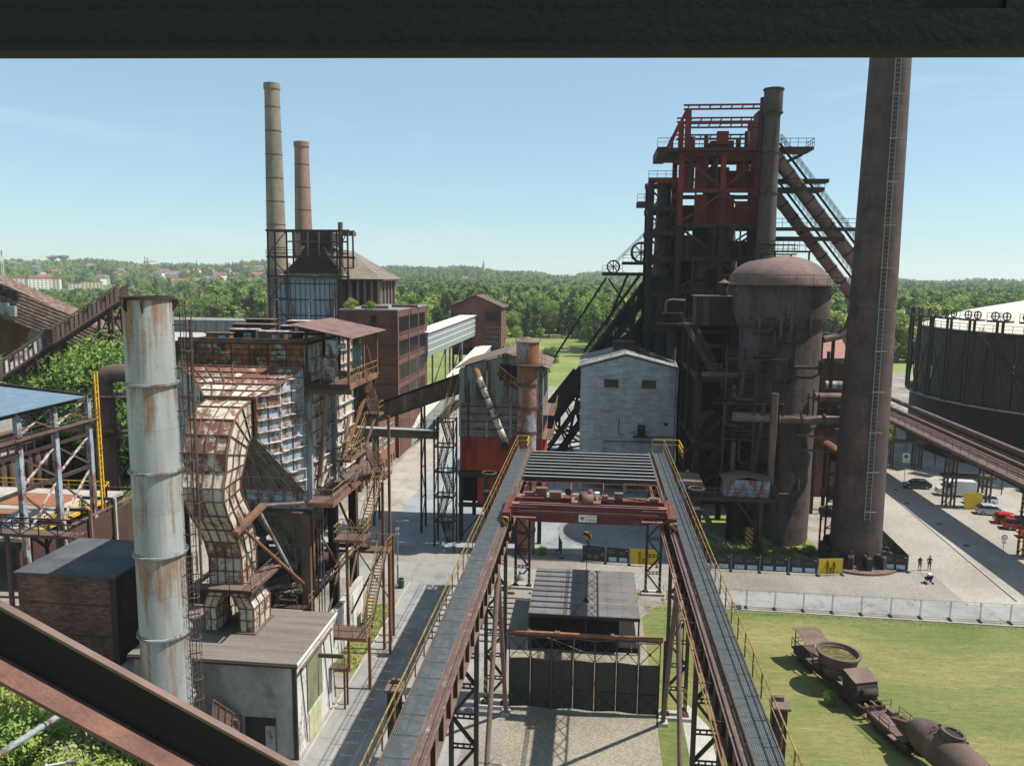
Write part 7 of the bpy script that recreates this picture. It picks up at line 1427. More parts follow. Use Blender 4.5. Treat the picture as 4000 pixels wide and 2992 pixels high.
car('silver_hatchback', 'silver hatchback parked in the sun nearest the portal tower', (58.6, 117.8, .01), R(-8), '#aeb3ba', 4.2)
car('red_hatchback', 'bright red hatchback next to the silver hatchback', (59.0, 113.4, .01), R(-12), '#b01a20', 4.1, estate=True)
car('red_suv', 'darker red car with black rear in the middle of the red ones', (59.0, 110.8, .01), R(-14), '#a3181c', 4.3, 1.8, 1.62, estate=True)
car('red_saloon', 'red saloon nearest the striped portal leg', (59.4, 107.4, .01), R(172), '#b8141c', 4.4)
# ---------------------------------------------------------------- people
def person(label, loc, rz, top, legs, hair, bag=None, hat=None, stride=.12, arms=(.1, .1), short=False):
    sk = plain('skin', '#b98a72', .6, .06) if 'skin' not in bpy.data.materials else bpy.data.materials['skin']
    T = thing('person', label, 'person', loc, 'visitors walking about the site')
    J = {'pel': (0, 0, .95), 'w': (0, .01, 1.12), 'ch': (0, .02, 1.34), 'nk': (0, .02, 1.5), 'hd': (0, -.02, 1.6), 'ht': (0, -.02, 1.7),
         'hl': (.1, 0, .9), 'kl': (.11, -stride * .6, .5), 'al': (.11, -stride, .09), 'tl': (.12, -stride - .16, .04), 'hr': (-.1, 0, .9), 'kr': (-.11, stride * .2, .5), 'ar': (-.11, stride, .1), 'tr': (-.12, stride - .16, .04),
         'sl': (.19, .02, 1.42), 'el': (.25, .04, 1.14), 'wl': (.24, -arms[0], .92), 'fl': (.23, -arms[0] - .04, .83), 'sr': (-.19, .02, 1.42), 'er': (-.25, .04, 1.14), 'wr': (-.24, -arms[1], .92), 'fr': (-.23, -arms[1] - .04, .83)}
    E_ = [('pel', 'w'), ('w', 'ch'), ('ch', 'nk'), ('nk', 'hd'), ('hd', 'ht'), ('pel', 'hl'), ('hl', 'kl'), ('kl', 'al'), ('al', 'tl'), ('pel', 'hr'), ('hr', 'kr'), ('kr', 'ar'), ('ar', 'tr'), ('ch', 'sl'), ('sl', 'el'), ('el', 'wl'), ('wl', 'fl'), ('ch', 'sr'), ('sr', 'er'), ('er', 'wr'), ('wr', 'fr')]
    rad = {'pel': .145, 'w': .13, 'ch': .15, 'nk': .06, 'hd': .09, 'ht': .075, 'hl': .095, 'kl': .065, 'al': .05, 'tl': .045, 'hr': .095, 'kr': .065, 'ar': .05, 'tr': .045, 'sl': .07, 'el': .05, 'wl': .038, 'fl': .034, 'sr': .07, 'er': .05, 'wr': .038, 'fr': .034}
    ks = list(J); me = bpy.data.meshes.new('sk'); me.from_pydata([J[k] for k in ks], [(ks.index(a), ks.index(b)) for a, b in E_], [])
    o = bpy.data.objects.new('sk', me); COL.objects.link(o); md = o.modifiers.new('s', 'SKIN')
    for i, k in enumerate(ks): me.skin_vertices[0].data[i].radius = (rad[k], rad[k] * (.72 if k in ('pel', 'w', 'ch') else 1))
    me.skin_vertices[0].data[0].use_root = True; o.modifiers.new('b', 'SUBSURF').levels = 2
    nm = bpy.data.meshes.new_from_object(o.evaluated_get(bpy.context.evaluated_depsgraph_get())); bpy.data.objects.remove(o); nm.materials.clear()
    for m in (plain('cloth_' + top, top, .9), plain('cloth_' + legs, legs, .9), sk, plain('hair_' + hair, hair, .8), M['black_steel']): nm.materials.append(m)
    for p in nm.polygons:
        c = p.center; p.use_smooth = True
        p.material_index = 4 if c.z < .1 else 2 if (c.z > 1.5) else (2 if abs(c.x) > .2 and c.z < 1.18 else 0 if c.z > .98 else (2 if short and c.z < .5 else 1))
        if c.z > 1.66 or (c.z > 1.56 and c.y > .03): p.material_index = 3
    M4 = Matrix.Translation(Vector(loc)) @ Matrix.Rotation(rz, 4, 'Z'); link(bpy.data.objects.new('body', nm), T, M4)
    mb = MB(); mb.add([M4 @ V(*v) for v in ((-.015, -.115, 1.63), (.015, -.115, 1.63), (0, -.14, 1.6), (0, -.11, 1.59))], [(0, 2, 1), (0, 3, 2), (1, 2, 3)]); mb.build('nose', sk, T)
    if bag: mb = MB(); mb.box(-.15, .15, .13, .3, 1.05, 1.45); o = mb.build('backpack', plain('bag_' + bag, bag, .8), T); o.matrix_basis = M4
    if hat: mb = MB(); mb.lathe([(.15, 0), (.1, .01), (.095, .09), (0, .11)], (0, -.02, 1.68), 14); o = mb.build('cap', plain('hat_' + hat, hat, .8), T); o.matrix_basis = M4
person('person in dark top and shorts with a light shoulder bag walking near the stair tower', (-17.7, 91.4, .012), R(200), '#2e3a40', '#4a5a80', '#3a2e26', '#8fb8a0', short=True)
person('person in a white top and dark trousers walking right beside a companion', (-16.3, 91.5, .012), R(170), '#d9d6d2', '#2c3a55', '#2a2220', arms=(.2, .05))
person('left of two people in dark clothes standing on the plaza, one knee bare', (38.9, 93.0, .012), R(10), '#1d1f26', '#26262c', '#5a2a22', short=True, stride=.1)
person('right of two people on the plaza, in black with a red cap', (40.1, 93.3, .012), R(-20), '#17171c', '#1f1f24', '#241c1a', hat='#7a2a26', stride=.14)
PC = thing('pushchair', 'black pushchair with a white hood left standing on the plaza', 'pushchair', (38.2, 89.0, 0))
for p, q in (((37.9, 88.6, .1), (38.5, 89.2, 1.05)), ((37.9, 89.1, .1), (38.5, 89.6, 1.05)), ((38.7, 88.8, .12), (38.1, 89.1, .7)), ((38.7, 89.4, .12), (38.1, 89.5, .7))): cyl(PC, 'frame_tube', p, q, .025, M['black_steel'], 6)
for c in ((37.9, 88.6), (37.9, 89.1), (38.7, 88.8), (38.7, 89.4)): cyl(PC, 'wheel', (c[0], c[1] - .03, .12), (c[0], c[1] + .03, .12), .12, M['tyre'], 12)
mb = MB(); mb.prism([(38.0, 88.75, .45), (38.55, 88.75, .5), (38.7, 88.75, .95), (38.45, 88.75, 1.1), (38.3, 88.75, .65), (38.0, 88.75, .6)], (0, .7, 0)); mb.build('seat', plain('navy', '#1c2233', .9), PC); mb = MB(); mb.lathe([(.3, 0), (.24, .18), (0, .3)], (38.4, 89.1, .95), 12); mb.build('hood', M['white'], PC); cyl(PC, 'handle', (37.55, 88.7, 1.0), (37.55, 89.4, 1.0), .025, M['black_steel'], 6)
# ---------------------------------------------------------------- mesh fence along the lawn
def fence_panel_mesh(L, h):
    mb = MB()
    for i in range(29): x = L * i / 28; mb.bar((x, 0, .2), (x, 0, h), .0035)
    for z in (.5, .9, 1.3, 1.7): mb.bar((0, 0, z), (L, 0, z), .0035)
    return mb
FM = fence_panel_mesh(2.75, 2.0); fme = bpy.data.meshes.new('fence_mesh'); fme.from_pydata(FM.v, [], FM.f); M['galv'] = plain('galv', '#74787b', .55, .08, 4, 0); fme.materials.append(M['galv'])
def fence_panel(x, y, rz, nth, L=2.82):
    T = thing('fence_panel', nth + ' mesh fence panel from the crane runway along the lawn', 'fence panel', (x, y, 0), 'mesh fence panels along the lawn')
    d = V(math.cos(rz), math.sin(rz), 0); a = V(x, y, 0)
    for p in (a, a + d * 2.75): cyl(T, 'upright', p + UP * .1, p + UP * 2.02, .025, M['galv'], 8)
    for z in (.18, 2.0): cyl(T, 'frame_rail', a + UP * z, a + d * 2.75 + UP * z, .022, M['galv'], 8)
    m = link(bpy.data.objects.new('wire_mesh', fme), T, Matrix.Translation(a) @ Matrix.Rotation(rz, 4, 'Z')); m['kind'] = 'stuff'
    mb = MB(); c = a + d * 2.79; mb.prism([c + V(-.12, -.38, 0), c + V(.12, -.38, 0), c + V(.1, .38, 0), c + V(-.1, .38, 0)], (0, 0, .13)); mb.build('foot_block', M['black_steel'], T)
    box(T, 'tag_plate', a + d * 2.2 + UP * 1.85 - V(0, .02, 0), (.16, .01, .06), M['grey_paint'])
for k, nth in enumerate('first second third fourth fifth sixth seventh eighth ninth tenth eleventh twelfth thirteenth fourteenth'.split()): fence_panel(8.0 + k * 2.85, 79.72 - .045 * k, R(-.9), nth)
# ---------------------------------------------------------------- banner fences
M['banner'] = plain('banner', '#26282a', .75, .12, 3); M['banner_yellow'] = plain('banner_yellow', '#c4a21c', .7, .08); M['photo_print'] = plain('photo_print', '#9fb0bd', .7, .5, 6); M['chalk'] = plain('chalk', '#a08a86', .8, .2); M['banner_green'] = plain('banner_green', '#3f4236', .8, .1)
def banner(a, b, label, kind='info', h=2.0):
    a, b = V(*a, 0), V(*b, 0); d = (b - a); L = d.length; d.normalize(); n = V(d.y, -d.x, 0); T = thing('banner_panel', label, 'banner', (a + b) / 2, 'printed fence banners around the furnace foot')
    for p in (a, b): cyl(T, 'post', p, p + UP * (h + .1), .03, M['galv'], 8); box(T, 'foot', p + UP * .06, (.25, .6, .12), M['black_steel'], math.atan2(d.y, d.x))
    bar(T, 'cloth', a + UP * (h / 2 + .15), b + UP * (h / 2 + .15), .03, h - .2, M['banner_yellow'] if kind == 'yellow' else M['banner_green'] if kind == 'green' else M['banner'])
    F_ = lambda x, z, o=.02: a + d * (L * x) + UP * z + n * o
    if kind == 'info':
        for x in (.12, .57): bar(T, 'photo_print', F_(x, .62), F_(x + .34, .62), .01, .5, M['photo_print'])
        for x, z in ((.1, 1.75), (.1, 1.5), (.1, 1.3), (.55, 1.5), (.55, 1.32)): bar(T, 'text_line', F_(x, z), F_(x + .28, z), .01, .035, M['grey_paint'])
        bar(T, 'yellow_tab', F_(.86, 1.78), F_(.95, 1.78), .01, .1, M['banner_yellow'])
    if kind == 'yellow':
        def fig(x, hh, skirt=False):
            mb = MB(); mb.tube(F_(x, hh - .18), F_(x, hh - .02), .085, 8); mb.bar(F_(x, hh * .5), F_(x, hh - .2), .02, .3 if not skirt else .26, n); 
            for s in (-.05, .05): mb.bar(F_(x, hh * .52) + d * s * .6, F_(x, .22) + d * s * 1.3, .02, .11, n); mb.bar(F_(x, hh - .24) + d * s * 2.6, F_(x, hh * .5) + d * s * 4.6, .02, .07, n)
            mb.build('silhouette', M['curtain'], T)
        fig(.36, 1.78); fig(.63, 1.68, True); fig(.5, .95)
        mb = MB()
        for k in range(30): x = .04 + .92 * k / 29; mb.bar(F_(x, .22), F_(x + .012, .34 + .1 * ((k * 7) % 5) / 5), .015)
        mb.build('grass_print', M['curtain'], T); mb = MB(); mb.bar(F_(.72, .38), F_(.8, .4), .02, .1, n); mb.bar(F_(.8, .4), F_(.83, .5), .02, .05, n); mb.build('dog_silhouette', M['curtain'], T)
    if kind == 'chalk':
        for x, z, r in ((.3, .75, .28), (.6, .75, .3), (.88, 1.1, .22)):
            for q in (1, .6, .3): mb = MB(); mb.path([F_(x, z) + d * r * q * math.cos(t) + UP * r * q * math.sin(t) for t in [2 * math.pi * k / 16 for k in range(17)]], .018, 4); mb.build('chalk_ring', M['chalk'], T)
        for k in range(5): bar(T, 'chalk_finger', F_(.08 + k * .022, .85), F_(.06 + k * .032, 1.3), .01, .03, M['chalk'])
        bar(T, 'text_line', F_(.1, 1.75), F_(.85, 1.75), .01, .05, M['grey_paint'])
    return T
xb = 9.9; nm_ = ['leftmost dark photo banner, beside the right runway', 'second dark photo banner from the runway in front of the weeds', 'third dark photo banner in the row before the weeds', 'fourth dark photo banner in the row before the weeds', 'fifth dark photo banner, next to the yellow family banner']
for k in range(5): banner((10.2 + k * 3.25, 90.0 - .04 * k), (13.4 + k * 3.25, 89.96 - .04 * k), nm_[k])
banner((26.5, 89.8), (29.3, 90.3), 'yellow banner with black family silhouettes at the big chimney foot', 'yellow')
banner((34.4, 92.4), (37.2, 92.2), 'dark photo banner right of the big chimney foot')
for k in range(4): banner((37.3 + .1 * k, 92.3 + 3 * k), (37.4 + .1 * k, 95.2 + 3 * k), ['nearest olive screen panel running back beside the big chimney', 'second olive screen panel running back beside the big chimney', 'third olive screen panel partly hidden by the big chimney', 'farthest olive screen panel behind the big chimney'][k], 'green')
banner((-.6, 90.9), (2.1, 90.5), 'dark banner with chalk drawings of a hand and spirals', 'chalk'); banner((2.2, 90.5), (4.9, 90.3), 'dark photo banner between chalk banner and yellow banner behind the stage'); banner((5.0, 90.3), (8.2, 90.1), 'yellow banner with black figures behind the right tower', 'yellow')
banner((-3.1, 91.6), (-3.6, 94.2), 'dark banner turned sideways at the open fence end', 'chalk')
banner((33.0, 112), (36.5, 112.4), 'dark banner lettered ko far behind the big chimney', 'green'); text(bpy.data.objects['banner_panel.%03d' % 14] if False else None, 'x', 'ko', .1, (0, -500, 0), M['white']) if False else None
LB = [o for o in bpy.data.objects if o.get('label', '').startswith('dark banner lettered')][0]
text(LB, 'lettering', 'ko', 1.1, (35.6, 112.2, 1.25), M['white'], (R(90), 0, R(6.5))); mb = MB(); mb.lathe([(.0, 0), (.42, 0), (.42, .02)], (0, 0, 0), 16); o = mb.build('round_mark', M['white'], LB); o.matrix_basis = Matrix.Translation((34.4, 112.08, 1.3)) @ Matrix.Rotation(R(90), 4, 'X')
# ---------------------------------------------------------------- lamps, signs, bins
def pole_lamp(x, y, label, h=7.4):
    T = thing('lamp_post', label, 'lamp post', (x, y, 0)); cyl(T, 'pole', (x, y, 0), (x, y, h), .07, M['galv'], 10); cyl(T, 'lower_pole', (x, y, 0), (x, y, h * .42), .1, M['galv'], 10); cyl(T, 'arm', (x, y, h - .1), (x + .8, y - .1, h), .04, M['galv'], 8); box(T, 'lamp_head', (x + 1.05, y - .12, h), (.55, .22, .12), M['grey_paint']); box(T, 'switch_box', (x, y - .1, h * .35), (.16, .12, .35), M['white']); cyl(T, 'foot', (x, y, 0), (x, y, .12), .22, M['concrete'], 12); return T
pole_lamp(-20.7, 80.9, 'slim grey lamp post at the road corner beside the green bin')
GB = thing('litter_bin', 'dark green litter bin beside the lamp post', 'bin', (-20.2, 80.3, 0)); mb = MB(); mb.lathe([(.3, 0), (.34, .1), (.36, .95), (.3, 1.0), (.3, .9)], (-20.2, 80.3, .02), 18); mb.build('barrel', plain('bin_green', '#1f4a3a', .5), GB); mb = MB(); mb.lathe([(.37, .92), (.37, 1.02), (.33, 1.02)], (-20.2, 80.3, .02), 18, smooth=False); mb.build('rim_band', M['galv'], GB)
def round_sign(x, y, label, h=3.2):
    T = thing('round_sign', label, 'road sign', (x, y, 0)); cyl(T, 'pole', (x, y, 0), (x, y, h + .3), .035, M['galv'], 8)
    mb = MB(); mb.tube((x, y - .06, h), (x, y - .03, h), .35, 24); mb.build('rim_disc', M['tail_red'], T); mb = MB(); mb.tube((x, y - .066, h), (x, y - .05, h), .26, 24); mb.build('white_disc', M['plate_white'], T); box(T, 'text_plate', (x, y - .05, h - .62), (.5, .02, .3), M['plate_white'])
    for k in range(3): box(T, 'text_line', (x, y - .063, h - .54 - k * .08), (.36, .005, .025), M['ink'])
round_sign(-22.4, 87.6, 'round red and white no-entry sign with a text plate by the road', 4.2); round_sign(51.0, 98.9, 'round red and white sign beside the striped portal leg', 2.6)
YB = thing('info_board', 'yellow information board on two posts on the verge by the wall', 'sign', (-21.0, 70.6, 0))
for y in (70.1, 71.1): bar(YB, 'post', (-21.0, y, 0), (-21.0, y, 2.7), .09, .09, M['rust_dark'])
boxc(YB, 'board', -20.93, -20.88, 69.9, 71.3, 1.1, 2.8, M['banner_yellow']); boxc(YB, 'print_area', -20.877, -20.87, 70.0, 71.2, 1.25, 2.4, M['louver'])
WSg = thing('pedestrian_sign', 'tall white sign with a blue roundel at the plaza edge', 'road sign', (53.2, 136, 0)); cyl(WSg, 'pole', (53.2, 136, 0), (53.2, 136, 4.4), .05, M['galv'], 8); boxc(WSg, 'board', 52.65, 53.75, 135.9, 135.95, 3.2, 4.8, M['plate_white']); mb = MB(); mb.tube((53.2, 135.88, 4.25), (53.2, 135.9, 4.25), .36, 20); mb.build('blue_disc', plain('sign_blue', '#2a4a7a', .5), WSg)
for k in range(3): boxc(WSg, 'text_line', 52.8, 53.6, 135.87, 135.9, 3.35 + k * .16, 3.4 + k * .16, M['ink'])
YP = thing('yellow_board', 'plain yellow board leaning against the portal tower', 'sign', (56.8, 120.0, 0)); raw('board', [(55.6, 119.6, .3), (58.2, 119.6, .3), (58.2, 119.9, 2.6), (55.6, 119.9, 2.6), (55.6, 119.66, .3), (58.2, 119.66, .3), (58.2, 119.96, 2.6), (55.6, 119.96, 2.6)], [(0, 1, 2, 3), (7, 6, 5, 4), (0, 4, 5, 1), (1, 5, 6, 2), (2, 6, 7, 3), (3, 7, 4, 0)], M['banner_yellow'], YP); bar(YP, 'prop', (56.8, 120.6, 0), (56.8, 119.9, 2), .06, .06, M['galv'])
for k, (x, y, z, lb) in enumerate(((62.4, 160, 6, 'farthest white dome lamp along the gas holder wall'), (63, 148, 5.6, 'second farthest white dome lamp along the gas holder wall'), (65.4, 129, 5, 'white dome lamp right of the portal tower'), (67.0, 120, 4.6, 'nearest white dome lamp near the right picture edge'))):
    T = thing('dome_lamp', lb, 'lamp', (x, y, 0), 'white dome lamps by the gas holder'); cyl(T, 'pole', (x, y, 0), (x, y, z), .08, D3, 8); mb = MB(); mb.lathe([(.62, 0), (.6, .15), (.45, .38), (0, .5)], (x, y, z), 18); mb.build('dome', M['plate_white'], T); mb = MB(); mb.lathe([(.0, -.12), (.4, -.1), (.55, 0)], (x, y, z), 18); mb.build('diffuser', M['louver'], T)
for x, y, lb in ((49.6, 130, 'manhole cover on the plaza farthest from camera'), (48.4, 122, 'manhole cover on the plaza, middle one'), (49.0, 112, 'manhole cover on the plaza opposite the red cars'), (48.6, 103, 'manhole cover on the plaza nearest the camera')):
    T = thing('manhole_cover', lb, 'manhole', (x, y, 0), 'round manhole covers in the plaza'); mb = MB(); mb.lathe([(0, .02), (.42, .02), (.42, .01)], (x, y, 0), 20, smooth=False); mb.build('lid', D3, T); mb = MB(); mb.lathe([(.44, .018), (.55, .018), (.55, .008)], (x, y, 0), 20, smooth=False); mb.build('rim_ring', M['concrete'], T)
# ---------------------------------------------------------------- slag ladle car and torpedo car on the lawn
AX = V(4.0, -13.2, 0).normalized(); SD = V(AX.y, -AX.x, 0) * -1     # rail axis towards the camera, and its right side
O_ = V(18.0, 67.2, 0)
P2 = lambda s, l, z: O_ + AX * s + SD * l + UP * z
def bogie(T, s):
    for k in (-.9, .9):
        for l in (-.75, .75): cyl(T, 'wheel', P2(s + k, l - .06, .46), P2(s + k, l + .06, .46), .46, D1, 16)
        cyl(T, 'axle', P2(s + k, -.8, .46), P2(s + k, .8, .46), .09, D1, 8)
    for l in (-.98, .98): bar(T, 'bogie_frame', P2(s - 1.5, l, .55), P2(s + 1.5, l, .55), .16, .5, D1); [box(T, 'spring_box', P2(s + q, l * 1.08, .55), (.3, .3, .4), D1) for q in (-.9, .9)]
SLc = thing('slag_ladle_car', 'rusty slag ladle car with a wide bowl of murky water on the lawn', 'rail wagon', P2(2, 0, 0))
bogie(SLc, -2.6); bogie(SLc, 6.3)
for l in (-1.25, 1.25): bar(SLc, 'side_beam', P2(-4.6, l, 1.15), P2(8.3, l, 1.15), .25, .5, M['rust_dark'])
for s in (-4.6, -1.2, 5.0, 8.3): bar(SLc, 'cross_beam', P2(s, -1.3, 1.15), P2(s, 1.3, 1.15), .25, .5, M['rust_dark'])
bc = P2(1.9, 0, 0)
mb = MB(); mb.lathe([(1.3, 1.4), (1.75, 2.0), (2.05, 2.7), (2.05, 2.85), (1.85, 2.85)], bc, 40); mb.build('carrier_ring', M['rust'], SLc)
bowlM = Matrix.Translation(bc + UP * 3.0) @ Matrix.Rotation(R(3), 4, 'Y')
mb = MB(); mb.lathe([(1.0, -1.4), (1.6, -.9), (1.95, 0), (2.2, .95), (2.36, 1.0), (2.36, 1.2), (2.05, 1.22), (2.0, .98), (1.9, .9), (1.85, .6)], (0, 0, 0), 48); o = mb.build('ladle_bowl', M['rust'], SLc); o.matrix_basis = bowlM
t = NT('murky'); c = t.ramp(t.noise(1.4, None, 6, .6, .8), [(.3, lin('#3a3d1c')), (.5, lin('#55522c')), (.65, lin('#7a6e52')), (.78, lin('#b5a58a'))]); M['murky'] = t.out(c, .22)
mb = MB(); mb.lathe([(0, .72), (1.88, .72)], (0, 0, 0), 40); o = mb.build('water', M['murky'], SLc); o.matrix_basis = bowlM
for l in (-2.05, 2.05): mb = MB(); mb.tube(P2(1.9, l * .9, 2.55), P2(1.9, l * 1.1, 2.55), .35, 16); mb.build('trunnion', D1, SLc)
boxp = lambda T, nm, s0, s1, l0, l1, z0, z1, m: bar(T, nm, P2(s0, (l0 + l1) / 2, (z0 + z1) / 2), P2(s1, (l0 + l1) / 2, (z0 + z1) / 2), abs(l1 - l0), z1 - z0, m)
# canopy at the far end
boxp(SLc, 'end_deck', -5.2, -1.6, -1.35, 1.35, 1.38, 1.46, M['rust'])
for l in (-1.2, 1.2): bar(SLc, 'canopy_post', P2(-4.6, l, 1.4), P2(-4.6, l, 3.7), .1, .1, D1)
q = [P2(-5.1, -1.5, 3.75), P2(-5.1, 1.5, 3.75), P2(-3.9, 1.5, 3.9), P2(-3.9, -1.5, 3.9), P2(-1.9, 1.5, 3.2), P2(-1.9, -1.5, 3.2)]
raw('canopy_sheet', q + [p - UP * .04 for p in q], [(0, 1, 2, 3), (3, 2, 4, 5), (9, 8, 7, 6), (11, 10, 8, 9), (0, 6, 7, 1), (4, 10, 11, 5)], M['rust_pink'], SLc)
rail(SLc, [P2(-5.2, -1.3, 1.46), P2(-5.2, 1.3, 1.46)], D1, 1.0, .8, .03); rail(SLc, [P2(-5.2, -1.3, 1.46), P2(-2.2, -1.3, 1.46)], D1, 1.0, 1, .03)
mb = MB(); mb.path([P2(-1.6 + .9 * math.cos(a), -1.25, 1.5 + 1.0 * math.sin(a)) for a in [math.pi * k / 10 for k in range(11)]], .1, 6); mb.build('gear_guard', D1, SLc)
# motor hood at the near end
mb = MB(); pr_ = [(4.7, 1.4), (4.7, 3.3), (5.0, 3.75), (7.0, 3.3), (7.2, 2.6), (7.2, 1.4)]; mb.prism([P2(s, -1.2, z) for s, z in pr_], SD * 2.4); mb.build('motor_housing', M['rust_dark'], SLc)
mb = MB(); mb.prism([P2(s, -1.4, z) for s, z in [(4.9, 3.78), (7.1, 3.33), (7.1, 3.38), (4.9, 3.84)]], SD * 2.8); mb.build('hood_sheet', M['rust_pink'], SLc)
mb = MB(); mb.prism([P2(s, 1.3, z) for s, z in [(3.4, 2.2), (4.7, 3.0), (4.7, 2.2)]], SD * -2.4); mb.build('pale_flap', M['blue_grey'], SLc); cyl(SLc, 'motor', P2(7.3, -.7, 2.3), P2(7.3, .9, 2.3), .45, D1, 14)
for s in (-5.3, 8.5):
    for l in (-.85, .85): cyl(SLc, 'buffer', P2(s, l, 1.1), P2(s + (.35 if s > 0 else -.35), l, 1.1), .16, D1, 12)
TC = thing('torpedo_car', 'rusty torpedo ladle wagon with a slag-crusted mouth at the lawn edge', 'rail wagon', P2(16, 0, 0))
bogie(TC, 11.0); bogie(TC, 13.6); bogie(TC, 24)
boxp(TC, 'deck', 9.2, 14.4, -1.3, 1.3, 1.3, 1.5, M['rust']); boxp(TC, 'deck_step', 10.2, 12.0, -.9, .2, 1.5, 1.56, M['rust_pink'])
for l in (-1.3, 1.3): bar(TC, 'side_beam', P2(9.2, l, 1.1), P2(15, l, 1.1), .2, .6, D1)
mb = MB(); mb.prism([P2(10.4, .1, 1.5), P2(14.3, .1, 1.5), P2(14.3, .1, 2.6), P2(13.4, .1, 2.6)], SD * .5); mb.build('sloped_frame', M['rust'], TC); boxp(TC, 'tool_box', 9.6, 10.5, .5, 1.2, 1.5, 1.9, M['rust_pink']); cyl(TC, 'air_tank', P2(11.2, .95, 1.8), P2(13.6, .95, 1.8), .28, M['rust'], 14)
rail(TC, [P2(9.3, -1.2, 1.5), P2(9.3, 1.2, 1.5)], M['rust'], 1.1, 1.2, .03); rail(TC, [P2(10.4, 1.3, 1.5), P2(13.6, 1.3, 1.5)], M['rust'], 1.0, 1.6, .03); rail(TC, [P2(9.6, -1.3, 1.5), P2(12.4, -1.3, 1.5)], M['rust'], .8, 1.4, .03)
boxp(TC, 'step_plate', 13.0, 13.9, -1.9, -1.25, 1.3, 1.4, M['rust_pink'])
tc = lambda s, z=2.75: P2(s, .1, z)
TM = Matrix((SD, UP, AX)).transposed().to_4x4()
mb = MB(); mb.lathe([(0, 13.7), (.5, 13.75), (.62, 14.2), (1.2, 14.6), (1.55, 15.6), (1.72, 17.5), (1.72, 20), (1.6, 22), (1.2, 23.4), (.6, 24)], (0, 0, 0), 44); o = mb.build('torpedo_shell', M['rust'], TC); TM.translation = O_ + UP * 2.75; o.matrix_basis = TM
ring = MB(); ring.lathe([(1.73, 14.9), (1.73, 15.05)], (0, 0, 0), 40) if False else None
mc = P2(18.6, .25, 4.35)
mb = MB(); mb.lathe([(1.0, -.5), (.95, .35), (1.05, .4), (1.05, .5), (.78, .5), (.7, -.3)], (0, 0, 0), 28); o = mb.build('mouth', M['rust'], TC); mt = Matrix.Translation(mc) @ Matrix.Rotation(R(12), 4, 'Y'); o.matrix_basis = mt
mb = MB(); mb.lathe([(0, .3), (.8, .3)], (0, 0, 0), 24); o = mb.build('mouth_dark', M['dark'], TC); o.matrix_basis = mt
random.seed(33); mb = MB()
for k in range(260):
    a = random.uniform(0, 6.28); r = random.uniform(.85, 1.75); s = random.uniform(.06, .2); c = mc + AX * (r * math.cos(a) * 1.1 - .35) + SD * r * math.sin(a) * .75 + UP * (.22 - .5 * max(0, r - .9) + random.uniform(-.08, .1))
    d = [c + V(random.uniform(-s, s), random.uniform(-s, s), random.uniform(-s, s)) for _ in range(4)]; mb.add(d, [(0, 1, 2), (0, 2, 3), (0, 3, 1), (1, 3, 2)])
mb.build('slag_crust', rustc('slag', '#3b3532', '#6a5f58', 2), TC, 'stuff')
for l in (-.72, .72): o = bar(None, 'rail_track', P2(-6, l, .06), P2(27, l, .06), .08, .12, M['rust']); tag(o, ('left' if l < 0 else 'right') + ' rail under the slag ladle and torpedo wagons', 'rail', 'rails under the wagons')

K_ = Matrix.Translation((21.0, 64.3, 0)) @ Matrix.Diagonal((.76, .76, .76, 1)) @ Matrix.Translation((-bc.x, -bc.y, 0))
for o in [SLc, TC] + [o for o in COL.objects if o.get('group') == 'rails under the wagons']: o.matrix_basis = K_ @ o.matrix_basis
# ================================================================ trees, forest, hills, town
def leafmat(name, cols, rnd=True):
    t = NT(name); oi = t.n('ShaderNodeObjectInfo'); f = t.math('ADD', t.math('MULTIPLY', oi.outputs['Random'], .55), t.math('MULTIPLY', t.noise(.35, None, 3), .6)) if rnd else t.noise(.9, None, 4)
    c = t.ramp(f, [(.2 + .6 * i / (len(cols) - 1), lin(k)) for i, k in enumerate(cols)]); t.out(c, .65)
    tr = t.n('ShaderNodeBsdfTranslucent'); t.l(t.mix(1.0, c, (1.1, 1.25, .5, 1), 'MULTIPLY'), tr.inputs[0]); ms = t.n('ShaderNodeMixShader'); ms.inputs[0].default_value = .3
    t.l(t.b.outputs[0], ms.inputs[1]); t.l(tr.outputs[0], ms.inputs[2]); t.l(ms.outputs[0], t.t.nodes['Material Output'].inputs[0]); return t.m
M['leaf'] = leafmat('leaf', ['#4a6428', '#647f38', '#7c9444', '#939f50']); M['leaf_dark'] = leafmat('leaf_dark', ['#34491f', '#44592b', '#566c36']); M['bark'] = rustc('bark', '#3d342c', '#5a4d40', 2)
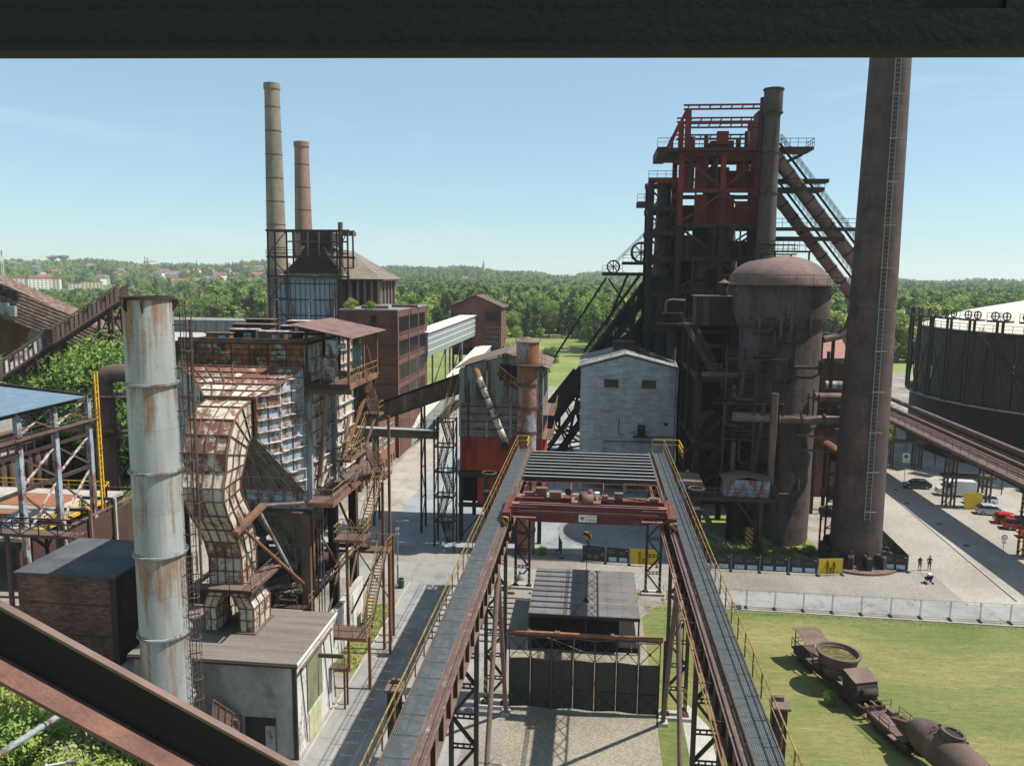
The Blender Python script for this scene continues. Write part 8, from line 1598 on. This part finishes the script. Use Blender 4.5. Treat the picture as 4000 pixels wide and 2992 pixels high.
def tree_mesh(h, r, n, leaf, seed, trunk_frac=.25, shape='round', mats=('leaf', 'bark'), join=False, clumps=26):
    rnd = random.Random(seed); vs, fs = [], []; tb = MB()
    zc = h * (trunk_frac + (1 - trunk_frac) / 2); rz = h * (1 - trunk_frac) / 2
    tb.path([(0, 0, -.3), (.02 * h * rnd.uniform(-1, 1), .02 * h * rnd.uniform(-1, 1), h * .4), (0, 0, h * .85)], [h * .022, h * .015, h * .004], 7)
    cl = []
    for k in range(clumps):
        while True:
            p = Vector((rnd.uniform(-1, 1), rnd.uniform(-1, 1), rnd.uniform(-1, 1)))
            if .25 < p.length < 1: break
        if shape == 'poplar': p.x *= 1 - .5 * max(0, p.z); p.y *= 1 - .5 * max(0, p.z)
        if shape == 'round': s_ = 1 - .35 * max(0, p.z) ** 2; p.x *= s_; p.y *= s_
        c = Vector((p.x * r * .82, p.y * r * .82, zc + p.z * rz * .86)); cl.append((c, rnd.uniform(.55, 1.15)))
        if k % 2 == 0: z0 = h * rnd.uniform(.22, .6); tb.path([(0, 0, z0), (c.x * .5, c.y * .5, (z0 + c.z) / 2 + .02 * h), tuple(c)], [h * .009, h * .006, h * .002], 5)
    cr = r * (.42 if shape != 'poplar' else .5)
    for i in range(n):
        c, sc = cl[rnd.randrange(len(cl))]
        d = Vector((rnd.gauss(0, 1), rnd.gauss(0, 1), rnd.gauss(0, .8))).normalized() * cr * sc * rnd.random() ** .4
        p = c + d; nrm = (d.normalized() + Vector((rnd.gauss(0, .5), rnd.gauss(0, .5), rnd.gauss(.35, .5)))).normalized(); t_ = nrm.orthogonal().normalized(); t_.rotate(Matrix.Rotation(rnd.uniform(0, 6.28), 3, nrm)); b_ = nrm.cross(t_); s = leaf * rnd.uniform(.6, 1.3)
        k0 = len(vs); vs += [p - t_ * s, p - b_ * s * .55 + nrm * s * .15, p + t_ * s, p + b_ * s * .55 + nrm * s * .15]; fs.append((k0, k0 + 1, k0 + 2, k0 + 3))
    if join:
        me = bpy.data.meshes.new('tree'); off = len(tb.v); me.from_pydata(tb.v + [tuple(v) for v in vs], [], tb.f + [tuple(i + off for i in f) for f in fs]); me.materials.append(M[mats[1]]); me.materials.append(M[mats[0]])
        me.polygons.foreach_set('material_index', [0] * len(tb.f) + [1] * len(fs)); return me
    cm = bpy.data.meshes.new('crown'); cm.from_pydata([tuple(v) for v in vs], [], fs); cm.materials.append(M[mats[0]])
    tm = bpy.data.meshes.new('trunk'); tm.from_pydata(tb.v, [], tb.f); tm.materials.append(M[mats[1]]); return cm, tm
TV = {'a': tree_mesh(12, 4.6, 9500, .2, 1, clumps=40), 'b': tree_mesh(12, 3.9, 9000, .19, 2, .2, clumps=36), 'c': tree_mesh(12, 5.2, 10500, .21, 3, .12, clumps=46), 'p': tree_mesh(16, 2.0, 3000, .34, 4, .08, 'poplar', ('leaf_dark', 'bark')), 's': tree_mesh(4.5, 3.2, 7000, .14, 5, .02, clumps=36)}
def tree(kind, x, y, sc, label, group, name='tree', z=0, mat=None):
    T = thing(name, label, 'bush' if kind == 's' else 'tree', (x, y, z), group); cm, tm = TV[kind]
    M4 = Matrix.Translation((x, y, z)) @ Matrix.Rotation(random.uniform(0, 6.28), 4, 'Z') @ Matrix.Diagonal((sc * random.uniform(.9, 1.1), sc * random.uniform(.9, 1.1), sc, 1))
    link(bpy.data.objects.new('crown', cm), T, M4); link(bpy.data.objects.new('trunk', tm), T, M4); return T
random.seed(44)
for i, (x, y, k, sc, w) in enumerate(((-95, 119, 'a', 1.75, 'left of the conveyor trestle'), (-85.5, 117.5, 'b', 1.75, 'between the conveyor trestles'), (-81, 117, 'a', 1.95, 'right of the near conveyor trestle'), (-76, 117.5, 'c', 1.9, 'in front of the tall right trestle'), (-73, 126, 'b', 1.9, 'behind the tall right trestle'), (-69, 118, 'a', 1.7, 'between trestle and white stack'), (-67, 124, 'c', 1.3, 'nearest the white stack'), (-84, 126, 'a', 2.0, 'behind the conveyor gallery'), (-100, 118, 'b', 1.5, 'at the far left under the conveyor'))):
    tree(k, x, y, sc, 'leafy tree growing ' + w, 'trees around the conveyor trestles')
for i, (x, y, k, sc, w) in enumerate(((-36.5, 44, 's', 1.15, 'largest bright bush below the diagonal brace'), (-41, 47, 's', 1.2, 'bush beside the brick box foot at lower left'), (-31.5, 41.5, 's', 1.0, 'bush behind the white arm lamp'), (-36, 38.5, 's', 1.1, 'bush at the bottom left corner under the pipe'), (-40.5, 41.5, 's', 1.2, 'bush left of the lagged pipe'), (-31.2, 46.5, 's', .8, 'bush nearest the white stack foot'))):
    tree(k, x, y, sc, w, 'bushes at the bottom left', 'bush')
pops = [(-62, 425, 'a', 1.5), (-52, 432, 'p', 1.35), (-44, 424, 'b', 1.4), (-36, 430, 'p', 1.3), (-31, 426, 'p', 1.45), (-24, 433, 'a', 1.7), (-17, 428, 'p', 1.25), (-11, 430, 'p', 1.5), (-6, 426, 'p', 1.3), (1, 434, 'p', 1.55), (7, 428, 'b', 1.6), (14, 432, 'a', 1.5), (-27, 405, 'b', .7), (-46, 398, 'c', .8), (-38, 390, 'a', .75), (5, 408, 'c', .75)]
ordn = ['first', 'second', 'third', 'fourth', 'fifth', 'sixth', 'seventh', 'eighth', 'ninth', 'tenth', 'eleventh', 'twelfth']
for i, (x, y, k, sc) in enumerate(pops): tree(k, x, y, sc, (('dark slim poplar' if k == 'p' else 'light leafy tree') + ', ' + ordn[i] + ' from the left behind the meadow') if i < 12 else ('low tree ' + ['at the left end of the meadow', 'left of the head house legs', 'behind the head house', 'at the right end of the meadow'][i - 12]), 'trees behind the meadow')
for x, y, sc, w in ((-23.5, 214, .95, 'tree right behind the brick head house legs'), (-20.5, 222, .7, 'small tree right of the brick head house'), (-42, 176, .6, 'small tree left of the pale gallery'), (-20, 250, .9, 'tree on the meadow edge right of the head house'), (-26, 262, 1.0, 'tree on the meadow edge behind the head house'), (-15, 275, .8, 'low tree on the meadow left of the rusty stack top')): tree('a', x, y, sc, w, 'trees by the head house')
for x, y, sc, w in ((49.5, 141, .95, 'shaded tree right of the big chimney beside the pipe bridge'), (70, 236, 1.2, 'tree beyond the pipe bridge left of the gas holder'), (58, 260, 1.1, 'tree beside the gas holder rim in the distance')): tree('b', x, y, sc, w, 'trees by the gas holder')
for x, y, sc, w, z in ((-5.6, 92.6, .22, 'tiny bush at the foot of the rusty stack', 0), (12.6, 118.5, .9, 'dark bush beside the whitewashed hall corner', 0), (21.6, 97.0, .4, 'green bush at the stove foot', 0), (14.8, 95.2, .42, 'green bush near the pale concrete block', 0), (10.8, 92.0, .28, 'small bush behind the right tower banner', 0), (27.4, 96.6, .28, 'small green bush between stove and big chimney', 0), (19.8, 61.6, .22, 'weed clump beside the slag ladle car', 0), (-38, 107, .5, 'bush under the inclined gallery', 0), (-44.5, 141.5, .45, 'shrubs on the brick building roof edge', 27.3), (-41, 142.0, .35, 'smaller shrub on the brick building roof', 27.3), (-38, 162, .4, 'pale shrub at the far roof corner of the brick building', 27.3)): tree('s', x, y, sc, w, 'weeds and shrubs about the works', 'bush', z)
# ---- terrain
def ridge(a):  # world angle from +Y, degrees, negative left
    t_ = max(0, min(1, (a + 18) / 26)); t_ = t_ * t_ * (3 - 2 * t_)
    return 40 * (1 - t_) + 6 * t_ + 7 * math.sin(a * .5) + 4 * math.sin(a * 1.3 + 1)
def hz(x, y):
    d = math.hypot(x, y); a = math.degrees(math.atan2(x, y)); s = max(0, min(1, (d - 1250) / 1900)); s = s * s * (3 - 2 * s)
    return max(0, ridge(a) * s + (noise.noise((x * .0016, y * .0016, 0)) * 16) * s) - .02 * (d < 1250)
vs, fs = [], []; na, nr = 90, 60
for i in range(na + 1):
    a = R(-52 + 92 * i / na)
    for j in range(nr + 1):
        d = 1150 * (9000 / 1150) ** (j / nr); x, y = d * math.sin(a), d * math.cos(a); vs.append((x, y, hz(x, y) - (1.5 if j == 0 else 0)))
fs = [(i * (nr + 1) + j, (i + 1) * (nr + 1) + j, (i + 1) * (nr + 1) + j + 1, i * (nr + 1) + j + 1) for i in range(na) for j in range(nr)]
M['hill_green'] = ground_mat('hill_green', ['#3f5628', '#566b33', '#7a8148'], .004, .08, bump=0); raw('hills', vs, fs, M['hill_green'], None, True)['kind'] = 'structure'
# ---- forest as one mass of instanced trees
src = bpy.data.collections.new('forest_source')
def source(me):
    o = bpy.data.objects.new('tree_source', me); src.objects.link(o); return o
for k in range(6): source(tree_mesh(15 + k % 3 * 1.5, 5.2 + (k % 2), 1150, .62, 60 + k, .08, 'round', ('leaf', 'bark'), True, 22))
srd = bpy.data.collections.new('forest_source_dark')
for k in range(2): o = bpy.data.objects.new('tree_source', tree_mesh(17, 3.4, 1000, .55, 80 + k, .06, 'round', ('leaf_dark', 'bark'), True, 18)); src.objects.link(o)
for k in range(2): o = bpy.data.objects.new('tree_source', tree_mesh(20, 2.6, 900, .5, 90 + k, .05, 'poplar', ('leaf_dark', 'bark'), True, 18)); src.objects.link(o)
def forest(name, pts, smin, smax, label):
    me = bpy.data.meshes.new(name); me.from_pydata(pts, [], []); o = bpy.data.objects.new(name, me); link(o); tag(o, label, 'forest', kind='stuff')
    ng = bpy.data.node_groups.new(name, 'GeometryNodeTree'); ng.interface.new_socket('Geometry', in_out='INPUT', socket_type='NodeSocketGeometry'); ng.interface.new_socket('Geometry', in_out='OUTPUT', socket_type='NodeSocketGeometry')
    N = ng.nodes.new; gi, go = N('NodeGroupInput'), N('NodeGroupOutput'); m2p = N('GeometryNodeMeshToPoints'); ip = N('GeometryNodeInstanceOnPoints'); ci = N('GeometryNodeCollectionInfo'); ci.inputs['Collection'].default_value = src; ci.inputs['Separate Children'].default_value = True; ci.inputs['Reset Children'].default_value = True
    r1 = N('FunctionNodeRandomValue'); r1.data_type = 'FLOAT'; r1.inputs[2].default_value = smin; r1.inputs[3].default_value = smax
    r2_ = N('FunctionNodeRandomValue'); r2_.data_type = 'FLOAT_VECTOR'; r2_.inputs[0].default_value = (0, 0, 0); r2_.inputs[1].default_value = (0, 0, 6.28); e2 = N('FunctionNodeEulerToRotation')
    L = ng.links.new; L(gi.outputs[0], m2p.inputs[0]); L(m2p.outputs[0], ip.inputs['Points']); L(ci.outputs[0], ip.inputs['Instance']); ip.inputs['Pick Instance'].default_value = True; L(r1.outputs[1], ip.inputs['Scale']); L(r2_.outputs[0], e2.inputs[0]); L(e2.outputs[0], ip.inputs['Rotation']); L(ip.outputs[0], go.inputs[0])
    o.modifiers.new('instances', 'NODES').node_group = ng; return o
random.seed(55); HS = []
for i in range(95):
    ang = random.uniform(-39, -17) if i < 84 else random.uniform(-12, 8); d = random.uniform(1500, 3150); HS.append((ang, d, d * math.sin(R(ang)), d * math.cos(R(ang)), random.uniform(12, 30), random.uniform(10, 15), random.uniform(9, 16)))
def hcl(x, y):
    a, d = math.degrees(math.atan2(x, y)), math.hypot(x, y)
    return any(abs(math.radians(a - h[0])) * d < h[4] * .6 and -25 < h[1] - d < 190 for h in HS)
random.seed(101)
def clear(x, y):
    return (-70 < x < 0 and y < 436) or (x < 22 and y < 330) or (-290 < x < -140 and 320 < y < 455) or (-130 < x < 160 and y < 300) or (x > 20 and y < 330) or (-200 < x <= -130 and y < 190) or (-440 < x < -320 and 680 < y < 830)
near, far, hill, nleft = [], [], [], []
for _ in range(60000):
    a = R(random.uniform(-43, 31)); d = math.sqrt(random.uniform(190 ** 2, 1100 ** 2)); x, y = d * math.sin(a), d * math.cos(a)
    if clear(x, y) or noise.noise((x * .012, y * .012, 3)) < -.42: continue
    (nleft if math.degrees(a) < -27 else near).append((x, y, 0))
    if len(near) > 13500: break
for _ in range(14000):
    a = R(random.uniform(-43, 31)); d = random.uniform(1050, 2000); x, y = d * math.sin(a), d * math.cos(a)
    if noise.noise((x * .004, y * .004, 7)) < -.3 or (math.degrees(a) < -31 and d < 1500) or (math.degrees(a) < -24 and random.random() < .7) or hcl(x, y): continue
    far.append((x, y, hz(x, y)))
for _ in range(15000):
    a = R(random.uniform(-44, 32)); d = random.uniform(1900, 4200); x, y = d * math.sin(a), d * math.cos(a)
    if noise.noise((x * .003, y * .003, 9)) < -.18 or hcl(x, y): continue
    hill.append((x, y, hz(x, y)))
forest('woodland', near, .65, 1.45, 'dense green woodland stretching behind the ironworks'); forest('low_woodland', nleft, .45, .8, 'lower scrubby woodland below the white apartment blocks'); forest('far_woodland', far, 1.0, 1.5, 'paler woodland towards the foot of the hills'); forest('hill_woodland', hill, 1.1, 1.8, 'hazy wooded slopes along the horizon')
# ---- town on the left
M['plaster'] = plain('plaster', '#cfcac0', .9, .08, .2); M['plaster_cream'] = plain('plaster_cream', '#c9b896', .9, .08, .2); M['plaster_pink'] = plain('plaster_pink', '#b8988a', .9, .08, .2); M['tile_red'] = plain('tile_red', '#8a5a4a', .9, .1, .2); M['slate'] = plain('slate', '#6a6a6e', .9, .1, .2)
def block(ang, d, w, dep, h, label, top=True, rz=0, floors=6, mat='plaster'):
    x, y = d * math.sin(R(ang)), d * math.cos(R(ang)); z = hz(x, y); T = thing('apartment_block', label, 'building', (x, y, z), 'apartment blocks on the left horizon')
    rot = -R(ang) + rz; M4 = Matrix.Translation((x, y, z)) @ Matrix.Rotation(rot, 4, 'Z')
    def bx(nm, x0, x1, y0, y1, z0, z1, m): o = link(bpy.data.objects.new(nm, unit('box', M[m])), T, M4 @ Matrix.Translation(((x0 + x1) / 2, (y0 + y1) / 2, (z0 + z1) / 2)) @ Matrix.Diagonal((x1 - x0, y1 - y0, z1 - z0, 1))); return o
    bx('wall', -w / 2, w / 2, 0, dep, -2, h, mat); 
    if top: bx('top_storey', -w / 2 + 1, w / 2 - 1, 1, dep - 1, h, h + 3.2, 'tile_red')
    else: bx('roof', -w / 2 - .3, w / 2 + .3, -.3, dep + .3, h, h + .5, 'slate')
    n = max(3, int(w / 4.5))
    for f in range(floors):
        for i in range(n): wx = -w / 2 + (i + .5) * w / n; bx('window', wx - .75, wx + .75, -.12, .05, 1.2 + f * h / floors, 2.9 + f * h / floors, 'glass_dark')
block(-38.75, 1330, 24, 14, 19, 'white apartment block half cut by the left picture edge', False); block(-37.75, 1310, 26, 15, 21, 'white apartment block with brown top storey, leftmost'); block(-36.75, 1290, 30, 15, 21, 'second white apartment block with brown top storey', rz=R(14)); block(-36.2, 1330, 24, 15, 20, 'third white apartment block with brown top storey', rz=R(-10))
block(-34.4, 1430, 40, 16, 12, 'low grey apartment row right of the white blocks', False, floors=4, mat='plaster'); block(-33.9, 1380, 30, 15, 16, 'cream apartment block nearest the conveyor top', False, floors=5, mat='plaster_cream')
hs = []
random.seed(55)
for i, (ang, d, x, y, w, dp, h) in enumerate(HS):
    z = hz(x, y) + 1; ci_, ri = random.choice(('plaster', 'plaster', 'plaster_cream', 'plaster_pink')), random.choice(('tile_red', 'tile_red', 'slate'))
    T = thing('house', {'plaster': 'white', 'plaster_cream': 'cream', 'plaster_pink': 'pinkish'}[ci_] + ' house with ' + {'tile_red': 'red tiled', 'slate': 'grey'}[ri] + ' roof ' + ('low' if d < 2000 else 'midway' if d < 2600 else 'high') + ' on the hillside ' + ('below the water towers' if ang < -34.5 else 'left of the red crane' if ang < -31 else 'above the white stack' if ang < -27.5 else 'left of the tall chimneys' if ang < -20 else 'right of the coal tower'), 'house', (x, y, z), 'houses on the far hillside')
    m4 = Matrix.Translation((x, y, z)) @ Matrix.Rotation(random.uniform(-.6, .6), 4, 'Z')
    mb = MB(); mb.box(-w / 2, w / 2, -dp / 2, dp / 2, -6, h); o = mb.build('wall', M[ci_], T); o.matrix_basis = m4
    mb = MB(); mb.prism([(-w / 2 - .5, -dp / 2 - .5, h), (-w / 2 - .5, dp / 2 + .5, h), (-w / 2 - .5, 0, h + dp * .42)], (w + 1, 0, 0)); o = mb.build('roof', M[ri], T); o.matrix_basis = m4
    for k in range(3): mb = MB(); xx = -w / 2 + (k + .5) * w / 3; mb.box(xx - .8, xx + .8, -dp / 2 - .1, -dp / 2 + .05, h * .45, h * .75); o = mb.build('window', M['glass_dark'], T); o.matrix_basis = m4
for ang, d, w, lb in ((-24.9, 880, 40, 'white industrial shed among trees, right one'), (-26.6, 900, 30, 'white industrial shed among trees, left one'), (-19.6, 560, 22, 'pale low shed beyond the warehouse')):
    x, y = d * math.sin(R(ang)), d * math.cos(R(ang)); T = thing('industrial_shed', lb, 'shed', (x, y, 0)); boxc(T, 'wall', x - w / 2, x + w / 2, y, y + 16, 0, 9, M['plaster']); mb = MB(); mb.prism([(x - w / 2 - 1, y - .5, 9), (x - w / 2 - 1, y + 16.5, 9), (x - w / 2 - 1, y + 8, 12)], (w + 2, 0, 0)); mb.build('roof', M['slate'], T)
    for k in range(5): boxc(T, 'door', x - w / 2 + 2 + k * w / 5.5, x - w / 2 + 5 + k * w / 5.5, y - .15, y + .1, 0, 5, M['grey_paint'])
for ang, lb in ((-36.0, 'left of the two mushroom water towers on the ridge'), (-35.4, 'right of the two mushroom water towers on the ridge')):
    d = 3000; x, y = d * math.sin(R(ang)), d * math.cos(R(ang)); z = hz(x, y); T = thing('water_tower', lb, 'water tower', (x, y, z), 'water towers on the ridge')
    mb = MB(); mb.lathe([(5, 0), (3, 22), (3.4, 24)], (x, y, z), 16); mb.build('shaft', M['plaster'], T); mb = MB(); mb.lathe([(3.4, 24), (18, 36), (18, 40), (0, 43)], (x, y, z), 24); mb.build('bowl', M['slate'], T)
def tcrane(ang, d, h, jib, m, label):
    x, y = d * math.sin(R(ang)), d * math.cos(R(ang)); z = hz(x, y); T = thing('tower_crane', label, 'tower crane', (x, y, z), 'tower cranes on the left horizon'); rr = V(math.cos(R(ang)), -math.sin(R(ang)), 0); p = V(x, y, z)
    for s in (-1, 1): bar(T, 'mast_chord', p + rr * s, p + rr * s + UP * h, .5, .5, M[m])
    for k in range(10): bar(T, 'mast_lacing', p + rr * (1 if k % 2 else -1) + UP * h * k / 10, p + rr * (-1 if k % 2 else 1) + UP * h * (k + 1) / 10, .35, .35, M[m])
    bar(T, 'jib', p - rr * jib * .3 + UP * h, p + rr * jib + UP * (h + 1), 1.2, 1.2, M[m]); box(T, 'counterweight', p - rr * jib * .28 + UP * (h - 1.5), (4, 3, 4), M['concrete']); bar(T, 'apex', p + UP * h, p + UP * (h + 7), 1, 1, M['tile_red'])
tcrane(-38.65, 1150, 50, 52, 'white', 'pale tower crane with long jib at the left edge'); tcrane(-30.6, 1500, 48, 14, 'tail_red', 'red tower crane standing before the hillside')
for ang, d, h, lb in ((-30.75, 3000, 42, 'thin lattice mast on the ridge above the red crane'), (-27.6, 3050, 30, 'dark headframe tower on the ridge'), (-24.7, 3050, 26, 'distant thin mast on the ridge left of the chimneys')):
    x, y = d * math.sin(R(ang)), d * math.cos(R(ang)); z = hz(x, y) + 8; T = thing('mast', lb, 'mast', (x, y, z)); bar(T, 'shaft', (x, y, z - 8), (x, y, z + h), 1.6, 1.6, D3)
    for k in (.55, .75, .92): box(T, 'antenna_ring', (x, y, z + h * k), (4, 4, 1), D3)
CHU = thing('church', 'small pale church tower with green spire rising from the far woods', 'church', (-330, 2350, hz(-330, 2350))); zc = hz(-330, 2350)
boxc(CHU, 'tower', -334, -327, 2350, 2357, zc, zc + 34, M['plaster']); mb = MB(); mb.lathe([(4.4, 34), (3, 38), (3.2, 40), (.6, 50), (.2, 56)], (-330.5, 2353.5, zc), 10, smooth=False); mb.build('spire', plain('copper', '#6f8a80', .7), CHU); boxc(CHU, 'nave', -327, -308, 2350, 2360, zc, zc + 18, M['tile_red'])
# ---- meadow
sheet('meadow', [(-75, 240), (30, 240), (40, 425), (-70, 425)], .004, ground_mat('meadow', ['#56682c', '#6f7a3c', '#8a8552'], .05, 3))
# ---- air
mh = bpy.data.materials.new('haze'); mh.use_nodes = True; mh.node_tree.nodes.clear(); pv = mh.node_tree.nodes.new('ShaderNodeVolumePrincipled'); mo = mh.node_tree.nodes.new('ShaderNodeOutputMaterial')
pv.inputs['Color'].default_value = (.9, .95, 1, 1); pv.inputs['Density'].default_value = .00010; pv.inputs['Anisotropy'].default_value = .2; mh.node_tree.links.new(pv.outputs[0], mo.inputs['Volume'])
HZ = MB(); HZ.box(-9500, 9500, -600, 9600, -4, 170); tag(HZ.build('haze', mh), 'thin bluish haze over the whole landscape', 'haze', kind='stuff')
# ================================================================ lift tower steel right in front of the camera
TG = thing('tower_girder', 'dark steel girder of the lift tower crossing the top of the view', 'girder', (0, 2.4, 34.7))
C0 = V(0, 0, 34); h2 = V(-math.sin(YAW), math.cos(YAW), 0); r2 = V(math.cos(YAW), math.sin(YAW), 0)
Q = lambda a, d, z: C0 + r2 * a + h2 * d + UP * (z + .0107 * a)
bar(TG, 'web', Q(-4, 2.4, 1.23), Q(4, 2.4, 1.23), .03, 1.2, M['black_steel']); bar(TG, 'bottom_flange', Q(-4, 2.36, .64), Q(4, 2.36, .64), .06, .02, M['black_steel']); bar(TG, 'flange_angle', Q(-4, 2.37, .70), Q(4, 2.37, .70), .02, .1, M['black_steel'])
for k in (-2.2, 1.4): bar(TG, 'splice_plate', Q(k, 2.375, .9), Q(k + .5, 2.375, .9), .012, .45, M['black_steel'])
DB = thing('diagonal_brace', 'rusty channel brace of the lift tower slanting across the bottom left', 'brace', (-2.5, 3, 32))
Q2 = lambda a, d, z: C0 + r2 * a + h2 * d + UP * z
a, b = Q2(-2.253, 3.3, -1.456), Q2(-1.144, 3.3, -2.118)
ax = (b - a).normalized(); nn = (UP - ax * ax.z).normalized()
a2, b2 = a - ax * .9, b + ax * 1.4
bar(DB, 'web', a2 - nn * .11, b2 - nn * .11, .012, .215, M['black_steel'], nn); bar(DB, 'top_flange', a2 - h2 * .012, b2 - h2 * .012, .04, .014, M['rust_pink'], nn); bar(DB, 'bottom_flange', a2 - nn * .225 - h2 * .07, b2 - nn * .225 - h2 * .07, .14, .016, rustc('flange_rust', '#5a3f37', '#7a564a', 6, bump=.5), nn)  # web coloured black for its shade, flanges reddish for the sun on them
